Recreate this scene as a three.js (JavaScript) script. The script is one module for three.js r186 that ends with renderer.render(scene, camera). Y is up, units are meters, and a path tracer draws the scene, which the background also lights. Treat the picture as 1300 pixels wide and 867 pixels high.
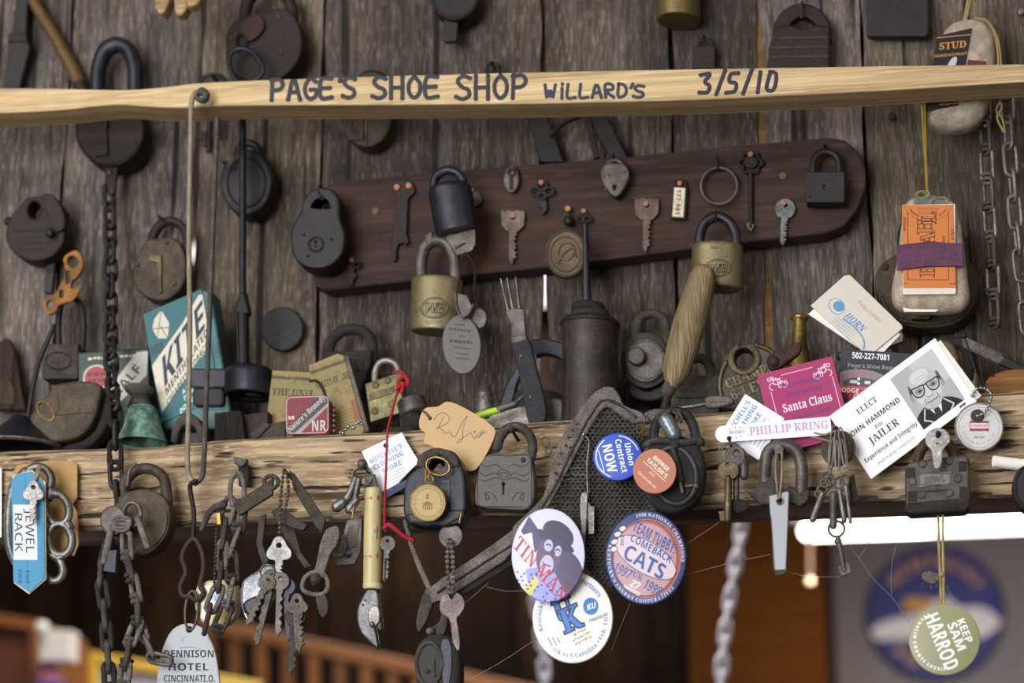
import * as THREE from 'three';
import { mergeGeometries } from 'three/addons/utils/BufferGeometryUtils.js';
import { FontLoader } from 'three/addons/loaders/FontLoader.js';
import { TextGeometry } from 'three/addons/geometries/TextGeometry.js';
import { RectAreaLightUniformsLib } from 'three/addons/lights/RectAreaLightUniformsLib.js';

// ---------------------------------------------------------------- camera
const scene = new THREE.Scene();
scene.background = new THREE.Color(0x000000);
const renderer = new THREE.WebGLRenderer({ antialias: true });
renderer.toneMapping = THREE.LinearToneMapping;
renderer.toneMappingExposure = 0.68;
renderer.shadowMap.enabled = true;
const FW = 1300, FH = 867, FOC = 2814;
const PITCH = 16.3 * Math.PI / 180, YAW = 10 * Math.PI / 180, DIST = 1.6;
const camera = new THREE.PerspectiveCamera(2 * Math.atan(FH / 2 / FOC) * 180 / Math.PI, FW / FH, 0.02, 30);
const AIM = new THREE.Vector3(0, 2.05, 0);
const VIEW = new THREE.Vector3(-Math.sin(YAW) * Math.cos(PITCH), Math.sin(PITCH), -Math.cos(YAW) * Math.cos(PITCH));
camera.position.copy(AIM).addScaledVector(VIEW, -DIST);
camera.lookAt(AIM);
camera.updateMatrixWorld();
camera.focus = 1.47;
camera.userData.fStop = 4.8;

// ---------------------------------------------------------------- lights: the ceiling fixtures of the two rooms
RectAreaLightUniformsLib.init();
const LAMPS = [            // x, y, z, width, depth, intensity: two on the shop side, one in the back room
  [-0.95, 2.86, 1.3, 1.2, 0.4, 17, 'flat ceiling lamp panel over the shop to the left'],
  [1.0, 2.86, 1.8, 1.2, 0.4, 11, 'flat ceiling lamp panel over the shop to the right'],
  [-0.55, 2.86, -2.3, 0.8, 0.4, 26, 'flat ceiling lamp panel deep in the back room'],
  [-0.1, 2.86, -0.8, 1.2, 0.4, 30, 'flat ceiling lamp panel just inside the back room'],
];
const SHOPWINDOW = { x: -0.8, y: 1.85, w: 1.3, h: 1.3, intensity: 18.5, color: 0xf3f6ff };   // daylight from the street, behind the camera
const FONT = await new FontLoader().loadAsync('fonts/droid/droid_serif_bold.typeface.json');
// ---------------------------------------------------------------- seeded random, noise, textures
let seed = 7;
const rnd = () => { seed = (seed * 1664525 + 1013904223) >>> 0; return seed / 4294967296; };
const rr = (a, b) => a + (b - a) * rnd();
const LAT = new Float32Array(65536); for (let i = 0; i < 65536; i++) LAT[i] = rnd();
const sm = t => t * t * (3 - 2 * t);
function vn(x, y, px, py, s = 0) {   // value noise on a lattice that repeats after px, py cells
  let xi = Math.floor(x), yi = Math.floor(y); const fx = sm(x - xi), fy = sm(y - yi);
  const X = i => ((i % px) + px) % px, Y = i => ((i % py) + py) % py;
  const at = (i, j) => LAT[(X(i) * 73 + Y(j) * 1931 + s * 7919 + ((X(i) * Y(j)) * 31)) & 65535];
  const a = at(xi, yi), b = at(xi + 1, yi), c = at(xi, yi + 1), d = at(xi + 1, yi + 1);
  return a + (b - a) * fx + (c - a) * fy + (a - b - c + d) * fx * fy;
}
function fbm(u, v, fx, fy, oct, s = 0) { let t = 0, a = 0.5, n = 0; for (let i = 0; i < oct; i++) { t += a * vn(u * fx, v * fy, fx, fy, s + i); n += a; a *= 0.55; fx *= 2; fy *= 2; } return t / n; }
function dataTex(w, h, fn, srgb = true) {
  const d = new Uint8Array(w * h * 4);
  for (let y = 0; y < h; y++) for (let x = 0; x < w; x++) { const c = fn(x / w, y / h), k = (y * w + x) * 4; for (let i = 0; i < 3; i++) d[k + i] = Math.max(0, Math.min(255, c[i])); d[k + 3] = 255; }
  const t = new THREE.DataTexture(d, w, h, THREE.RGBAFormat);
  t.wrapS = t.wrapT = THREE.RepeatWrapping; t.magFilter = THREE.LinearFilter; t.minFilter = THREE.LinearMipmapLinearFilter; t.generateMipmaps = true;
  if (srgb) t.colorSpace = THREE.SRGBColorSpace; t.needsUpdate = true; return t;
}
const mix = (a, b, t) => { t = Math.max(0, Math.min(1, t)); return [a[0] + (b[0] - a[0]) * t, a[1] + (b[1] - a[1]) * t, a[2] + (b[2] - a[2]) * t]; };
const lum = c => (c[0] + c[1] + c[2]) / 3;
function pair(w, h, fn, sx, sy, bump) {   // colour map and a bump map from one function returning [rgb, height]
  const hs = new Float32Array(w * h); let k = 0;
  const map = dataTex(w, h, (u, v) => { const [c, z] = fn(u, v); hs[k++] = z; return c; });
  k = 0; const bm = dataTex(w, h, () => { const z = hs[k++] * 255; return [z, z, z]; }, false);
  for (const t of [map, bm]) t.repeat.set(1 / sx, 1 / sy);
  return { map, bumpMap: bm, bumpScale: bump };
}
function plankTex(dark, mid, light, s) {
  return pair(512, 1024, (u, v) => {
    const w = u + 0.012 * (fbm(u, v, 3, 5, 2, s + 40) - 0.5);
    const g = fbm(w, v, 46, 9, 3, s), f = fbm(w, v, 220, 60, 2, s + 9), b = fbm(u, v, 3, 3, 3, s + 20), crack = fbm(w, v, 22, 2, 2, s + 60);
    let c = mix(dark, mid, (g - 0.2) * 1.35 + (b - 0.5) * 1.5);
    c = mix(c, light, Math.max(0, f - 0.48) * 2.0 * (0.3 + b));
    const k = crack < 0.27 ? (0.27 - crack) * 9 : 0; c = mix(c, [20, 16, 13], k);
    return [c, Math.max(0, 0.25 + 0.45 * g + 0.45 * f - k)];
  }, 0.17, 0.42, 0.0016);
}
const TX = {
  plankA: plankTex([56, 50, 45], [106, 96, 86], [152, 141, 128], 1),
  plankB: plankTex([44, 38, 33], [82, 72, 63], [134, 122, 108], 90),
  plankC: plankTex([64, 56, 46], [116, 103, 86], [158, 144, 123], 170),
  handle: plankTex([112, 94, 62], [158, 136, 96], [184, 162, 122], 230),
  beam: pair(1024, 512, (u, v) => {
    const w = v + 0.02 * (fbm(u, v, 6, 3, 2, 7) - 0.5);
    const g = fbm(u, w, 9, 30, 3, 3), f = fbm(u, w, 60, 120, 2, 5), b = fbm(u, v, 7, 3, 3, 11), cr = fbm(u, w, 13, 34, 3, 31);
    let c = mix([116, 97, 72], [182, 158, 122], (g - 0.25) * 1.9 + (b - 0.5) * 0.9);
    c = mix(c, [210, 190, 156], Math.max(0, f - 0.58) * 2.4); c = mix(c, [150, 138, 122], Math.max(0, b - 0.58) * 2);
    const k = cr < 0.34 ? (0.34 - cr) * 9 : 0; c = mix(c, [36, 26, 18], k);
    return [c, Math.max(0, 0.3 + 0.4 * g + 0.4 * f - k)];
  }, 0.4, 0.1, 0.0014),
  stick: pair(1024, 256, (u, v) => {
    const g = fbm(u, v + 0.01 * fbm(u, v, 3, 3, 2, 2), 3, 20, 4, 51), f = fbm(u, v, 24, 90, 2, 55), b = fbm(u, v, 4, 2, 3, 57);
    let c = mix([156, 129, 88], [210, 182, 134], (g - 0.2) * 1.6); c = mix(c, [230, 212, 172], Math.max(0, f - 0.55) * 2);
    c = mix(c, [150, 138, 122], Math.max(0, b - 0.62) * 3); return [c, g * 0.5 + f * 0.5];
  }, 0.5, 0.05, 0.0003),
  board: pair(1024, 256, (u, v) => {
    const g = fbm(u, v, 5, 22, 4, 81), f = fbm(u, v, 30, 100, 2, 85), b = fbm(u, v, 5, 3, 3, 87);
    let c = mix([42, 31, 26], [72, 54, 45], (g - 0.25) * 1.8); c = mix(c, [98, 76, 62], Math.max(0, f - 0.6) * 2.2); c = mix(c, [104, 70, 42], Math.max(0, b - 0.62) * 2.4);
    return [c, g * 0.6 + f * 0.4];
  }, 0.4, 0.11, 0.0004),
  metal: pair(512, 512, (u, v) => {
    const a = fbm(u, v, 6, 6, 5, 101), f = fbm(u, v, 90, 90, 2, 105), s = fbm(u, v, 22, 22, 3, 109);
    const t = 172 + (a - 0.5) * 130 + (f - 0.5) * 80 + (s > 0.66 ? (s - 0.66) * 260 : 0);
    return [[t * 1.02, t * 0.99, t * 0.96], a * 0.4 + f * 0.6];
  }, 0.05, 0.05, 0.00022),
  dust: pair(512, 512, (u, v) => {
    const a = fbm(u, v, 5, 5, 4, 131), f = fbm(u, v, 120, 120, 2, 135);
    const t = 178 + (a - 0.5) * 100 + (f - 0.5) * 190; return [[t, t * 0.985, t * 0.955], f];
  }, 0.04, 0.04, 0.0005),
  rust: pair(512, 512, (u, v) => {
    const a = fbm(u, v, 7, 7, 5, 141), f = fbm(u, v, 70, 70, 3, 145);
    return [mix(mix([120, 108, 100], [215, 190, 172], (f - 0.25) * 1.8), [190, 150, 120], (a - 0.52) * 2.4), f];
  }, 0.05, 0.05, 0.0004),
  paper: pair(256, 256, (u, v) => { const a = fbm(u, v, 5, 5, 4, 151), f = fbm(u, v, 60, 60, 2, 155), t = 236 + (a - 0.5) * 26 + (f - 0.5) * 18; return [[t, t * 0.99, t * 0.965], f]; }, 0.05, 0.05, 0.00005),
  cloth: pair(512, 512, (u, v) => {
    const weave = 0.5 + 0.25 * Math.sin(u * 402) + 0.25 * Math.sin(v * 402), a = fbm(u, v, 5, 5, 4, 161), f = fbm(u, v, 50, 50, 2, 165);
    const t = 205 + (a - 0.5) * 90 + (weave - 0.5) * 30 + (f - 0.5) * 50; return [[t, t * 0.97, t * 0.92], weave * 0.6 + f * 0.4];
  }, 0.03, 0.03, 0.0003),
  verdigris: pair(256, 256, (u, v) => { const a = fbm(u, v, 5, 5, 5, 171), f = fbm(u, v, 40, 40, 2, 175); return [mix([66, 88, 76], [150, 196, 170], (a - 0.3) * 2.2 + (f - 0.5) * 0.6), f]; }, 0.035, 0.035, 0.0003),
  plaster: pair(256, 256, (u, v) => { const a = fbm(u, v, 5, 5, 5, 181), t = 225 + (a - 0.5) * 30; return [[t, t, t], a]; }, 0.8, 0.8, 0.001),
};
const mat = (o, tx) => new THREE.MeshStandardMaterial({ ...(tx || {}), ...o });
const M = {
  plankA: mat({ roughness: 0.93 }, TX.plankA), plankB: mat({ roughness: 0.93 }, TX.plankB), plankC: mat({ roughness: 0.93 }, TX.plankC),
  beam: mat({ roughness: 0.92 }, TX.beam), stick: mat({ roughness: 0.72 }, TX.stick), board: mat({ color: 0xe6cdb8, roughness: 0.85 }, TX.board),
  iron: mat({ color: 0x3a332e, metalness: 0.35, roughness: 0.6 }, TX.rust),
  black: mat({ color: 0x262422, metalness: 0.3, roughness: 0.55 }, TX.metal),
  blue: mat({ color: 0x2a2e3c, metalness: 0.4, roughness: 0.38 }, TX.metal),
  rustbrown: mat({ color: 0x5e473a, metalness: 0.3, roughness: 0.7 }, TX.rust),
  steel: mat({ color: 0xa8a49c, metalness: 0.6, roughness: 0.4 }, TX.metal),
  greysteel: mat({ color: 0x77736d, metalness: 0.5, roughness: 0.5 }, TX.metal),
  dusty: mat({ color: 0x969087, metalness: 0.05, roughness: 0.95 }, TX.dust),
  dustydark: mat({ color: 0x66615a, metalness: 0.1, roughness: 0.92 }, TX.dust),
  dustyblack: mat({ color: 0x423f3d, metalness: 0.1, roughness: 0.9 }, TX.dust),
  brassold: mat({ color: 0x776c48, metalness: 0.6, roughness: 0.5 }, TX.metal),
  brassdull: mat({ color: 0x5e5340, metalness: 0.35, roughness: 0.65 }, TX.metal),
  alloy: mat({ color: 0x9a8e64, metalness: 0.45, roughness: 0.5 }, TX.metal),
  brass: mat({ color: 0xc9a452, metalness: 0.8, roughness: 0.34 }, TX.metal),
  chrome: mat({ color: 0xa2a5a6, metalness: 0.95, roughness: 0.26 }),
  nickel: mat({ color: 0x929492, metalness: 0.8, roughness: 0.4 }, TX.metal),
  bright: mat({ color: 0x868888, metalness: 0.6, roughness: 0.4 }),
  alu: mat({ color: 0xd0d2d0, metalness: 0.35, roughness: 0.5 }, TX.metal),
  copper: mat({ color: 0x96613f, metalness: 0.4, roughness: 0.55 }),
  orangerust: mat({ color: 0xb88030, metalness: 0.15, roughness: 0.75 }, TX.metal),
  verdigris: mat({ roughness: 0.85, metalness: 0.1 }, TX.verdigris),
  paper: mat({ color: 0xf4f2ec, roughness: 0.85 }, TX.paper),
  manila: mat({ color: 0xb89a6c, roughness: 0.9 }, TX.paper),
  card: mat({ color: 0xb08d58, roughness: 0.9 }, TX.paper),
  cloth: mat({ color: 0xcfc2b0, roughness: 0.97 }, TX.cloth),
  string: mat({ color: 0xc8b878, roughness: 0.95 }, TX.cloth),
  yellowstring: mat({ color: 0xc9b03c, roughness: 0.9 }, TX.cloth),
  cord: mat({ color: 0xb5ad98, roughness: 0.95 }, TX.cloth),
  cordgrey: mat({ color: 0x75706a, roughness: 0.97 }, TX.dust),
  redyarn: mat({ color: 0x9c1820, roughness: 0.95 }),
  handlewood: mat({ roughness: 0.65 }, TX.handle),
  darkhole: mat({ color: 0x0c0b0a, roughness: 0.9 }),
  cream: mat({ color: 0xd2c38a, roughness: 0.5 }, TX.paper),
  green: mat({ color: 0x9cc31a, roughness: 0.4 }),
  web: mat({ color: 0x8a857f, roughness: 0.9 }),
  teal: mat({ color: 0x2c7377, roughness: 0.38, metalness: 0.2 }, TX.metal),
  purpledark: mat({ color: 0x32292f, roughness: 0.6, metalness: 0.2 }, TX.metal),
  leather: mat({ color: 0x605a50, roughness: 0.95 }, TX.dust),
  oldwood: mat({ color: 0xc08a48, roughness: 0.55 }, TX.stick),
};

// ---------------------------------------------------------------- placing: the point of the plane z that a line of sight meets
const CP = camera.position, CR = new THREE.Matrix3().setFromMatrix4(camera.matrixWorld);
const V = (x, y, z) => new THREE.Vector3(x, y, z);
function W(px, py, z) {
  const d = V((px - FW / 2) / FOC, (FH / 2 - py) / FOC, -1).applyMatrix3(CR);
  return d.multiplyScalar((z - CP.z) / d.z).add(CP);
}
const INV = camera.matrixWorldInverse.copy(camera.matrixWorld).invert();
function proj(p) { const q = p.clone().applyMatrix4(INV); return [FW / 2 + FOC * q.x / -q.z, FH / 2 - FOC * q.y / -q.z]; }
const used = {};
function numbered(n) { const k = used[n] = (used[n] ?? -1) + 1; return k ? n + '_' + String(k).padStart(3, '0') : n; }

// A thing: a Group at its place; shapes are measured in photo pixels at the thing's own depth and turned into metres there
let G = null;
function T(name, label, category, cx, cy, zf, group) {
  const g = new THREE.Group(); g.name = numbered(name); g.userData = { label, category }; if (group) g.userData.group = group;
  const o = W(cx, cy, zf); g.position.copy(o); scene.add(g);
  const s = (W(cx + 1, cy, zf).distanceTo(o) + W(cx, cy + 1, zf).distanceTo(o)) / 2;
  G = { g, cx, cy, zf, o, s }; return g;
}
function toLocal(px, py, zw) { const w = W(px, py, zw), [a, b] = proj(V(w.x, w.y, G.zf)); return V(a - G.cx, G.cy - b, (zw - G.zf) / G.s); }
function clean(geo) { let q = geo.index ? geo.toNonIndexed() : geo; for (const k of Object.keys(q.attributes)) if (!['position', 'normal', 'uv'].includes(k)) q.deleteAttribute(k); q.morphAttributes = {}; q.clearGroups(); return q; }
function join(list) { const l = list.flat(9).map(clean); return l.length === 1 ? l[0] : mergeGeometries(l); }
function planarUV(geo) {
  geo.computeBoundingBox(); const b = geo.boundingBox, p = geo.attributes.position, uv = geo.attributes.uv;
  for (let i = 0; i < p.count; i++) uv.setXY(i, (p.getX(i) - b.min.x) / (b.max.x - b.min.x), (p.getY(i) - b.min.y) / (b.max.y - b.min.y));
}
function boxUV(geo) {
  const p = geo.attributes.position, n = geo.attributes.normal, uv = geo.attributes.uv, ox = rnd(), oy = rnd();
  for (let i = 0; i < p.count; i++) {
    const a = Math.abs(n.getX(i)), b = Math.abs(n.getY(i)), c = Math.abs(n.getZ(i)), x = p.getX(i), y = p.getY(i), z = p.getZ(i);
    if (c >= a && c >= b) uv.setXY(i, x + ox, y + oy); else if (a >= b) uv.setXY(i, z + ox, y + oy); else uv.setXY(i, x + ox, z + oy);
  }
}
function spin(geo, o) {   // turn about a pivot given in pixels
  if (!(o.r || o.rx || o.ry)) return geo; const a = o.at || [G.cx, G.cy], x = a[0] - G.cx, y = G.cy - a[1], zz = a[2] || 0, D = Math.PI / 180;
  const m = new THREE.Matrix4().makeTranslation(x, y, zz).multiply(new THREE.Matrix4().makeRotationFromEuler(new THREE.Euler((o.rx || 0) * D, (o.ry || 0) * D, (o.r || 0) * D, 'ZYX'))).multiply(new THREE.Matrix4().makeTranslation(-x, -y, -zz));
  return geo.applyMatrix4(m);
}
function P(name, geos, m, o = {}) {
  let geo = join(Array.isArray(geos) ? geos : [geos]);
  if (o.planar) planarUV(geo);
  spin(geo, o); if (o.z) geo.translate(0, 0, o.z);
  const p = geo.attributes.position;
  const fuzz = o.fuzz ?? (m === M.dusty || m === M.dustydark || m === M.dustyblack || m === M.leather ? 0.5 : 0);   // uneven crust of dust
  if (fuzz) { const n = geo.attributes.normal; for (let i = 0; i < p.count; i++) { const x = p.getX(i), y = p.getY(i), z = p.getZ(i), h = Math.sin(Math.round(x * 8) * 12.9898 + Math.round(y * 8) * 78.233 + Math.round(z * 8) * 37.719) * 43758.5453, k = (h - Math.floor(h) - 0.4) * fuzz * 2; p.setXYZ(i, x + n.getX(i) * k, y + n.getY(i) * k, z + n.getZ(i) * k); } }
  for (let i = 0; i < p.count; i++) { const w = W(G.cx + p.getX(i), G.cy - p.getY(i), G.zf); p.setXYZ(i, w.x - G.o.x, w.y - G.o.y, p.getZ(i) * G.s); }
  if (!o.planar && !o.keepuv) boxUV(geo);
  const mesh = new THREE.Mesh(geo, m); mesh.name = name; mesh.castShadow = mesh.receiveShadow = true;
  if (o.label) mesh.userData.label = o.label; if (o.kind) mesh.userData.kind = o.kind;
  (o.p || G.g).add(mesh); return mesh;
}
// shapes, all in photo pixels; front faces lie at z = 0 of the thing and depth runs towards the wall
const lp = pts => pts.map(([x, y]) => new THREE.Vector2(x - G.cx, G.cy - y));
const smooth = (pts, n = 6, closed = true) => new THREE.CatmullRomCurve3(pts.map(p => V(p[0], p[1], 0)), closed).getPoints(pts.length * n).slice(0, closed ? -1 : undefined).map(v => [v.x, v.y]);
const oval = (x, y, rx, ry = rx, n = 36, r = 0, a0 = 0, a1 = 360) => { const o = []; const full = a1 - a0 >= 360; for (let i = 0; i < n + (full ? 0 : 1); i++) { const a = (a0 + (a1 - a0) * i / n) * Math.PI / 180, c = Math.cos(r * Math.PI / 180), s = Math.sin(r * Math.PI / 180), u = rx * Math.cos(a), w = ry * Math.sin(a); o.push([x + u * c + w * s, y - (w * c - u * s)]); } return o; };
function ext(pts, d, b = 1, holes = [], zf = 0, seg = 2) {
  b = Math.min(b, d / 2 - 0.01); const sh = new THREE.Shape(lp(pts)); for (const h of holes) sh.holes.push(new THREE.Path(lp(h)));
  const e = new THREE.ExtrudeGeometry(sh, { depth: d - 2 * b, bevelEnabled: b > 0.02, bevelThickness: b, bevelSize: b, bevelOffset: -b, bevelSegments: seg, curveSegments: 8 });
  return e.translate(0, 0, zf - d + b);
}
function rrect(x, y, w, h, r, n = 4) {   // rounded rectangle around x, y
  r = Math.min(r, w / 2, h / 2); const o = []; for (const [sx, sy, a] of [[1, -1, 0], [-1, -1, 90], [-1, 1, 180], [1, 1, 270]]) for (let i = 0; i <= n; i++) { const t = (a + 90 * i / n) * Math.PI / 180; o.push([x + sx * (w / 2 - r) + r * Math.cos(t), y + sy * (h / 2 - r) - r * Math.sin(t)]); } return o;
}
const box = (x, y, w, h, d, r = 2, b = 1, zf = 0) => ext(rrect(x, y, w, h, r), d, b, [], zf);
const disc = (x, y, rx, ry, d, b = 1, zf = 0, n = 36, seg = 2) => ext(oval(x, y, rx, ry, n), d, b, [], zf, seg);
function tube(pts, r, o = {}) {   // points [x, y, z pixels] or, with o.w, [x, y, z metres]
  const v = pts.map(p => o.w ? toLocal(p[0], p[1], p[2]) : V(p[0] - G.cx, G.cy - p[1], (p[2] || 0) + (o.z || 0)));
  const c = o.straight ? new THREE.CurvePath() : new THREE.CatmullRomCurve3(v, !!o.closed, 'centripetal');
  if (o.straight) for (let i = 1; i < v.length; i++) c.add(new THREE.LineCurve3(v[i - 1], v[i]));
  const ns = o.n || Math.max(6, pts.length * 5), g = new THREE.TubeGeometry(c, ns, r, o.sides || 8, !!o.closed);
  if (o.taper) { const p = g.attributes.position; for (let i = 0; i <= ns; i++) { const t = i / ns, q = c.getPointAt(t), k = o.taper(t); for (let j = 0; j <= (o.sides || 8); j++) { const n = i * ((o.sides || 8) + 1) + j; p.setXYZ(n, q.x + (p.getX(n) - q.x) * k, q.y + (p.getY(n) - q.y) * k, q.z + (p.getZ(n) - q.z) * k); } } }
  const out = [g];
  if (!o.closed && !o.open) { const k0 = o.taper ? o.taper(0) : 1, k1 = o.taper ? o.taper(1) : 1; for (const [q, k] of [[v[0], k0], [v[v.length - 1], k1]]) out.push(new THREE.SphereGeometry(r * k, 8, 6).translate(q.x, q.y, q.z)); }
  return join(out);
}
const ring = (x, y, rx, ry, t, z = 0, r = 0, sides = 8, n = 40) => tube(oval(x, y, rx, ry, 20, r).map(p => [p[0], p[1], z]), t, { closed: true, n, sides });
function lathe(x, y, prof, z = 0, n = 28) { return new THREE.LatheGeometry(prof.map(([r, dy]) => new THREE.Vector2(Math.max(r, 0.001), -dy)), n).translate(x - G.cx, G.cy - y, z); }
const ball = (x, y, z, r, sy = 1, n = 12) => new THREE.SphereGeometry(r, n, Math.max(6, n - 4)).scale(1, sy, 1).translate(x - G.cx, G.cy - y, z);
const barrel = (x, y, w, d, prof, z, n = 44) => new THREE.LatheGeometry(prof.map(([r, dy]) => new THREE.Vector2(Math.max(r, 0.001) * w / 2, -dy)), n).scale(1, 1, d / w).translate(x - G.cx, G.cy - y, z);   // upright barrel, flattened front to back
const arch = (x0, x1, top, bot, n = 12, bot2 = bot) => { const o = [[x0, bot]], c = (x0 + x1) / 2, r = Math.abs(x1 - x0) / 2, h = Math.min(r, bot - top); for (let i = 0; i <= n; i++) { const a = Math.PI * (1 - i / n); o.push([c + (x1 - x0) / 2 * Math.cos(a), top + h - h * Math.sin(a)]); } o.push([x1, bot2]); return o; };
const rivet = (x, y, r, m, zf = 0, name = 'rivet') => P(name, ball(x, y, zf, r, 1, 10), m);
function line(a, b, n) { return Array.from({ length: n + 1 }, (_, i) => a.map((v, k) => v + (b[k] - v) * i / n)); }

// printed faces
function canvas(w, h, draw, bg) { const c = document.createElement('canvas'); c.width = w; c.height = h; const x = c.getContext('2d'); if (bg) { x.fillStyle = bg; x.fillRect(0, 0, w, h); } draw(x, w, h); return c; }
function print(w, h, bg, draw, o = {}) {
  const t = new THREE.CanvasTexture(canvas(w, h, draw, bg)); t.colorSpace = THREE.SRGBColorSpace; t.magFilter = THREE.LinearFilter;
  const m = new THREE.MeshStandardMaterial({ map: t, roughness: o.rough ?? 0.8, metalness: o.metal ?? 0 });
  if (o.bump) { const b = new THREE.CanvasTexture(t.image); m.bumpMap = b; m.bumpScale = o.bump; } return m;
}
function txt(x, s, px, py, font, fill, align = 'center', w) { x.font = font; x.fillStyle = fill; x.textAlign = align; x.textBaseline = 'middle'; if (w) { const k = w / x.measureText(s).width; x.save(); x.translate(px, py); x.scale(k, 1); x.fillText(s, 0, 0); x.restore(); } else x.fillText(s, px, py); }
function arcText(x, s, cx, cy, r, a0, a1, font, fill, inward = false) {   // letters spread from angle a0 to a1 (degrees, clockwise from the top)
  x.font = font; x.fillStyle = fill; x.textAlign = 'center'; x.textBaseline = 'middle'; const n = s.length;
  const ws = [...s].map(c => x.measureText(c).width), tot = ws.reduce((a, b) => a + b, 0); let acc = 0;
  for (let i = 0; i < n; i++) { const t = (a0 + (a1 - a0) * (acc + ws[i] / 2) / tot) * Math.PI / 180; acc += ws[i]; x.save(); x.translate(cx + r * Math.sin(t), cy - r * Math.cos(t)); x.rotate(inward ? t + Math.PI : t); x.fillText(s[i], 0, 0); x.restore(); }
}
function dashes(x, cx, cy, w, h, fill) { x.fillStyle = fill; let u = cx - w / 2; while (u < cx + w / 2) { const l = rr(0.4, 1.3) * h; x.fillRect(u, cy - h / 2 + rr(-0.1, 0.1) * h, l, h * rr(0.7, 1)); u += l + h * 0.35; } }   // print too small to read
function speckle(x, w, h, n, colors, r0, r1) { for (let i = 0; i < n; i++) { x.globalAlpha = rr(0.1, 0.5); x.fillStyle = colors[Math.floor(rnd() * colors.length)]; x.beginPath(); x.arc(rnd() * w, rnd() * h, rr(r0, r1), 0, 7); x.fill(); } x.globalAlpha = 1; }

// ================================================================ the setting
function S(name, geo, m, parent) { const q = new THREE.Mesh(geo, m); q.name = name; q.castShadow = q.receiveShadow = true; if (!parent) q.userData.kind = 'structure'; (parent || scene).add(q); return q; }
function slab(x0, x1, y0, y1, z0, z1) { const g = new THREE.BoxGeometry(x1 - x0, y1 - y0, z1 - z0).toNonIndexed(); g.translate((x0 + x1) / 2, (y0 + y1) / 2, (z0 + z1) / 2); boxUV(g); return g; }
const RX0 = -2.2, RX1 = 2.2, RZ0 = -2.8, RZ1 = 2.6, RH = 2.95;
const wallPaint = mat({ color: 0xa29d96, roughness: 0.9 }, TX.plaster), ceilPaint = mat({ color: 0xc6c3bd, roughness: 0.9 }, TX.plaster), floorWood = mat({ color: 0x8a7a66, roughness: 0.7 }, TX.board);
const greyWall = mat({ color: 0x96919a, roughness: 0.9 }, TX.plaster);
const darkPlank = [0x5e4a3a, 0x4a382b, 0x6a5443].map(c => new THREE.MeshPhysicalMaterial({ ...TX.plankC, color: c, roughness: 0.95, specularIntensity: 0.2 }));
S('floor', slab(RX0, RX1, -0.1, 0, RZ0, RZ1), floorWood);
S('ceiling', slab(RX0, RX1, RH, RH + 0.1, RZ0, RZ1), ceilPaint);
S('wall_left', slab(RX0 - 0.1, RX0, 0, RH, RZ0, RZ1), wallPaint);
S('wall_right', slab(RX1, RX1 + 0.1, 0, RH, RZ0, RZ1), wallPaint);
{ // street side, with the shop window
  const q = SHOPWINDOW, x0 = q.x - q.w / 2, x1 = q.x + q.w / 2, y0 = q.y - q.h / 2, y1 = q.y + q.h / 2, g = new THREE.Group(); g.name = 'wall_front'; g.userData = { kind: 'structure', label: 'plastered street wall behind the camera' }; scene.add(g);
  for (const b of [[RX0, x0, 0, RH], [x1, RX1, 0, RH], [x0, x1, 0, y0], [x0, x1, y1, RH]]) S('wall_panel', slab(...b, RZ1, RZ1 + 0.1), wallPaint, g);
  const win = new THREE.Group(); win.name = 'window_1'; win.userData = { kind: 'structure', label: 'bright shop window behind the camera' }; scene.add(win);
  S('pane', slab(x0, x1, y0, y1, RZ1 + 0.05, RZ1 + 0.06), new THREE.MeshStandardMaterial({ color: 0xffffff, emissive: q.color, emissiveIntensity: 3 }), win);
  const fr = mat({ color: 0xe8e6e0, roughness: 0.6 }); for (const b of [[x0, x1, y0, y0 + 0.05], [x0, x1, y1 - 0.05, y1], [x0, x0 + 0.05, y0, y1], [x1 - 0.05, x1, y0, y1], [q.x - 0.02, q.x + 0.02, y0, y1]]) S('window_frame', slab(...b, RZ1 + 0.01, RZ1 + 0.05), fr, win);
  const l = new THREE.RectAreaLight(q.color, q.intensity, q.w, q.h); l.position.set(q.x, q.y, RZ1 - 0.005); l.lookAt(q.x, q.y, 0); scene.add(l);
}
S('wall_rear', slab(RX0, RX1, 0, RH, RZ0 - 0.1, RZ0), greyWall);

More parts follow.
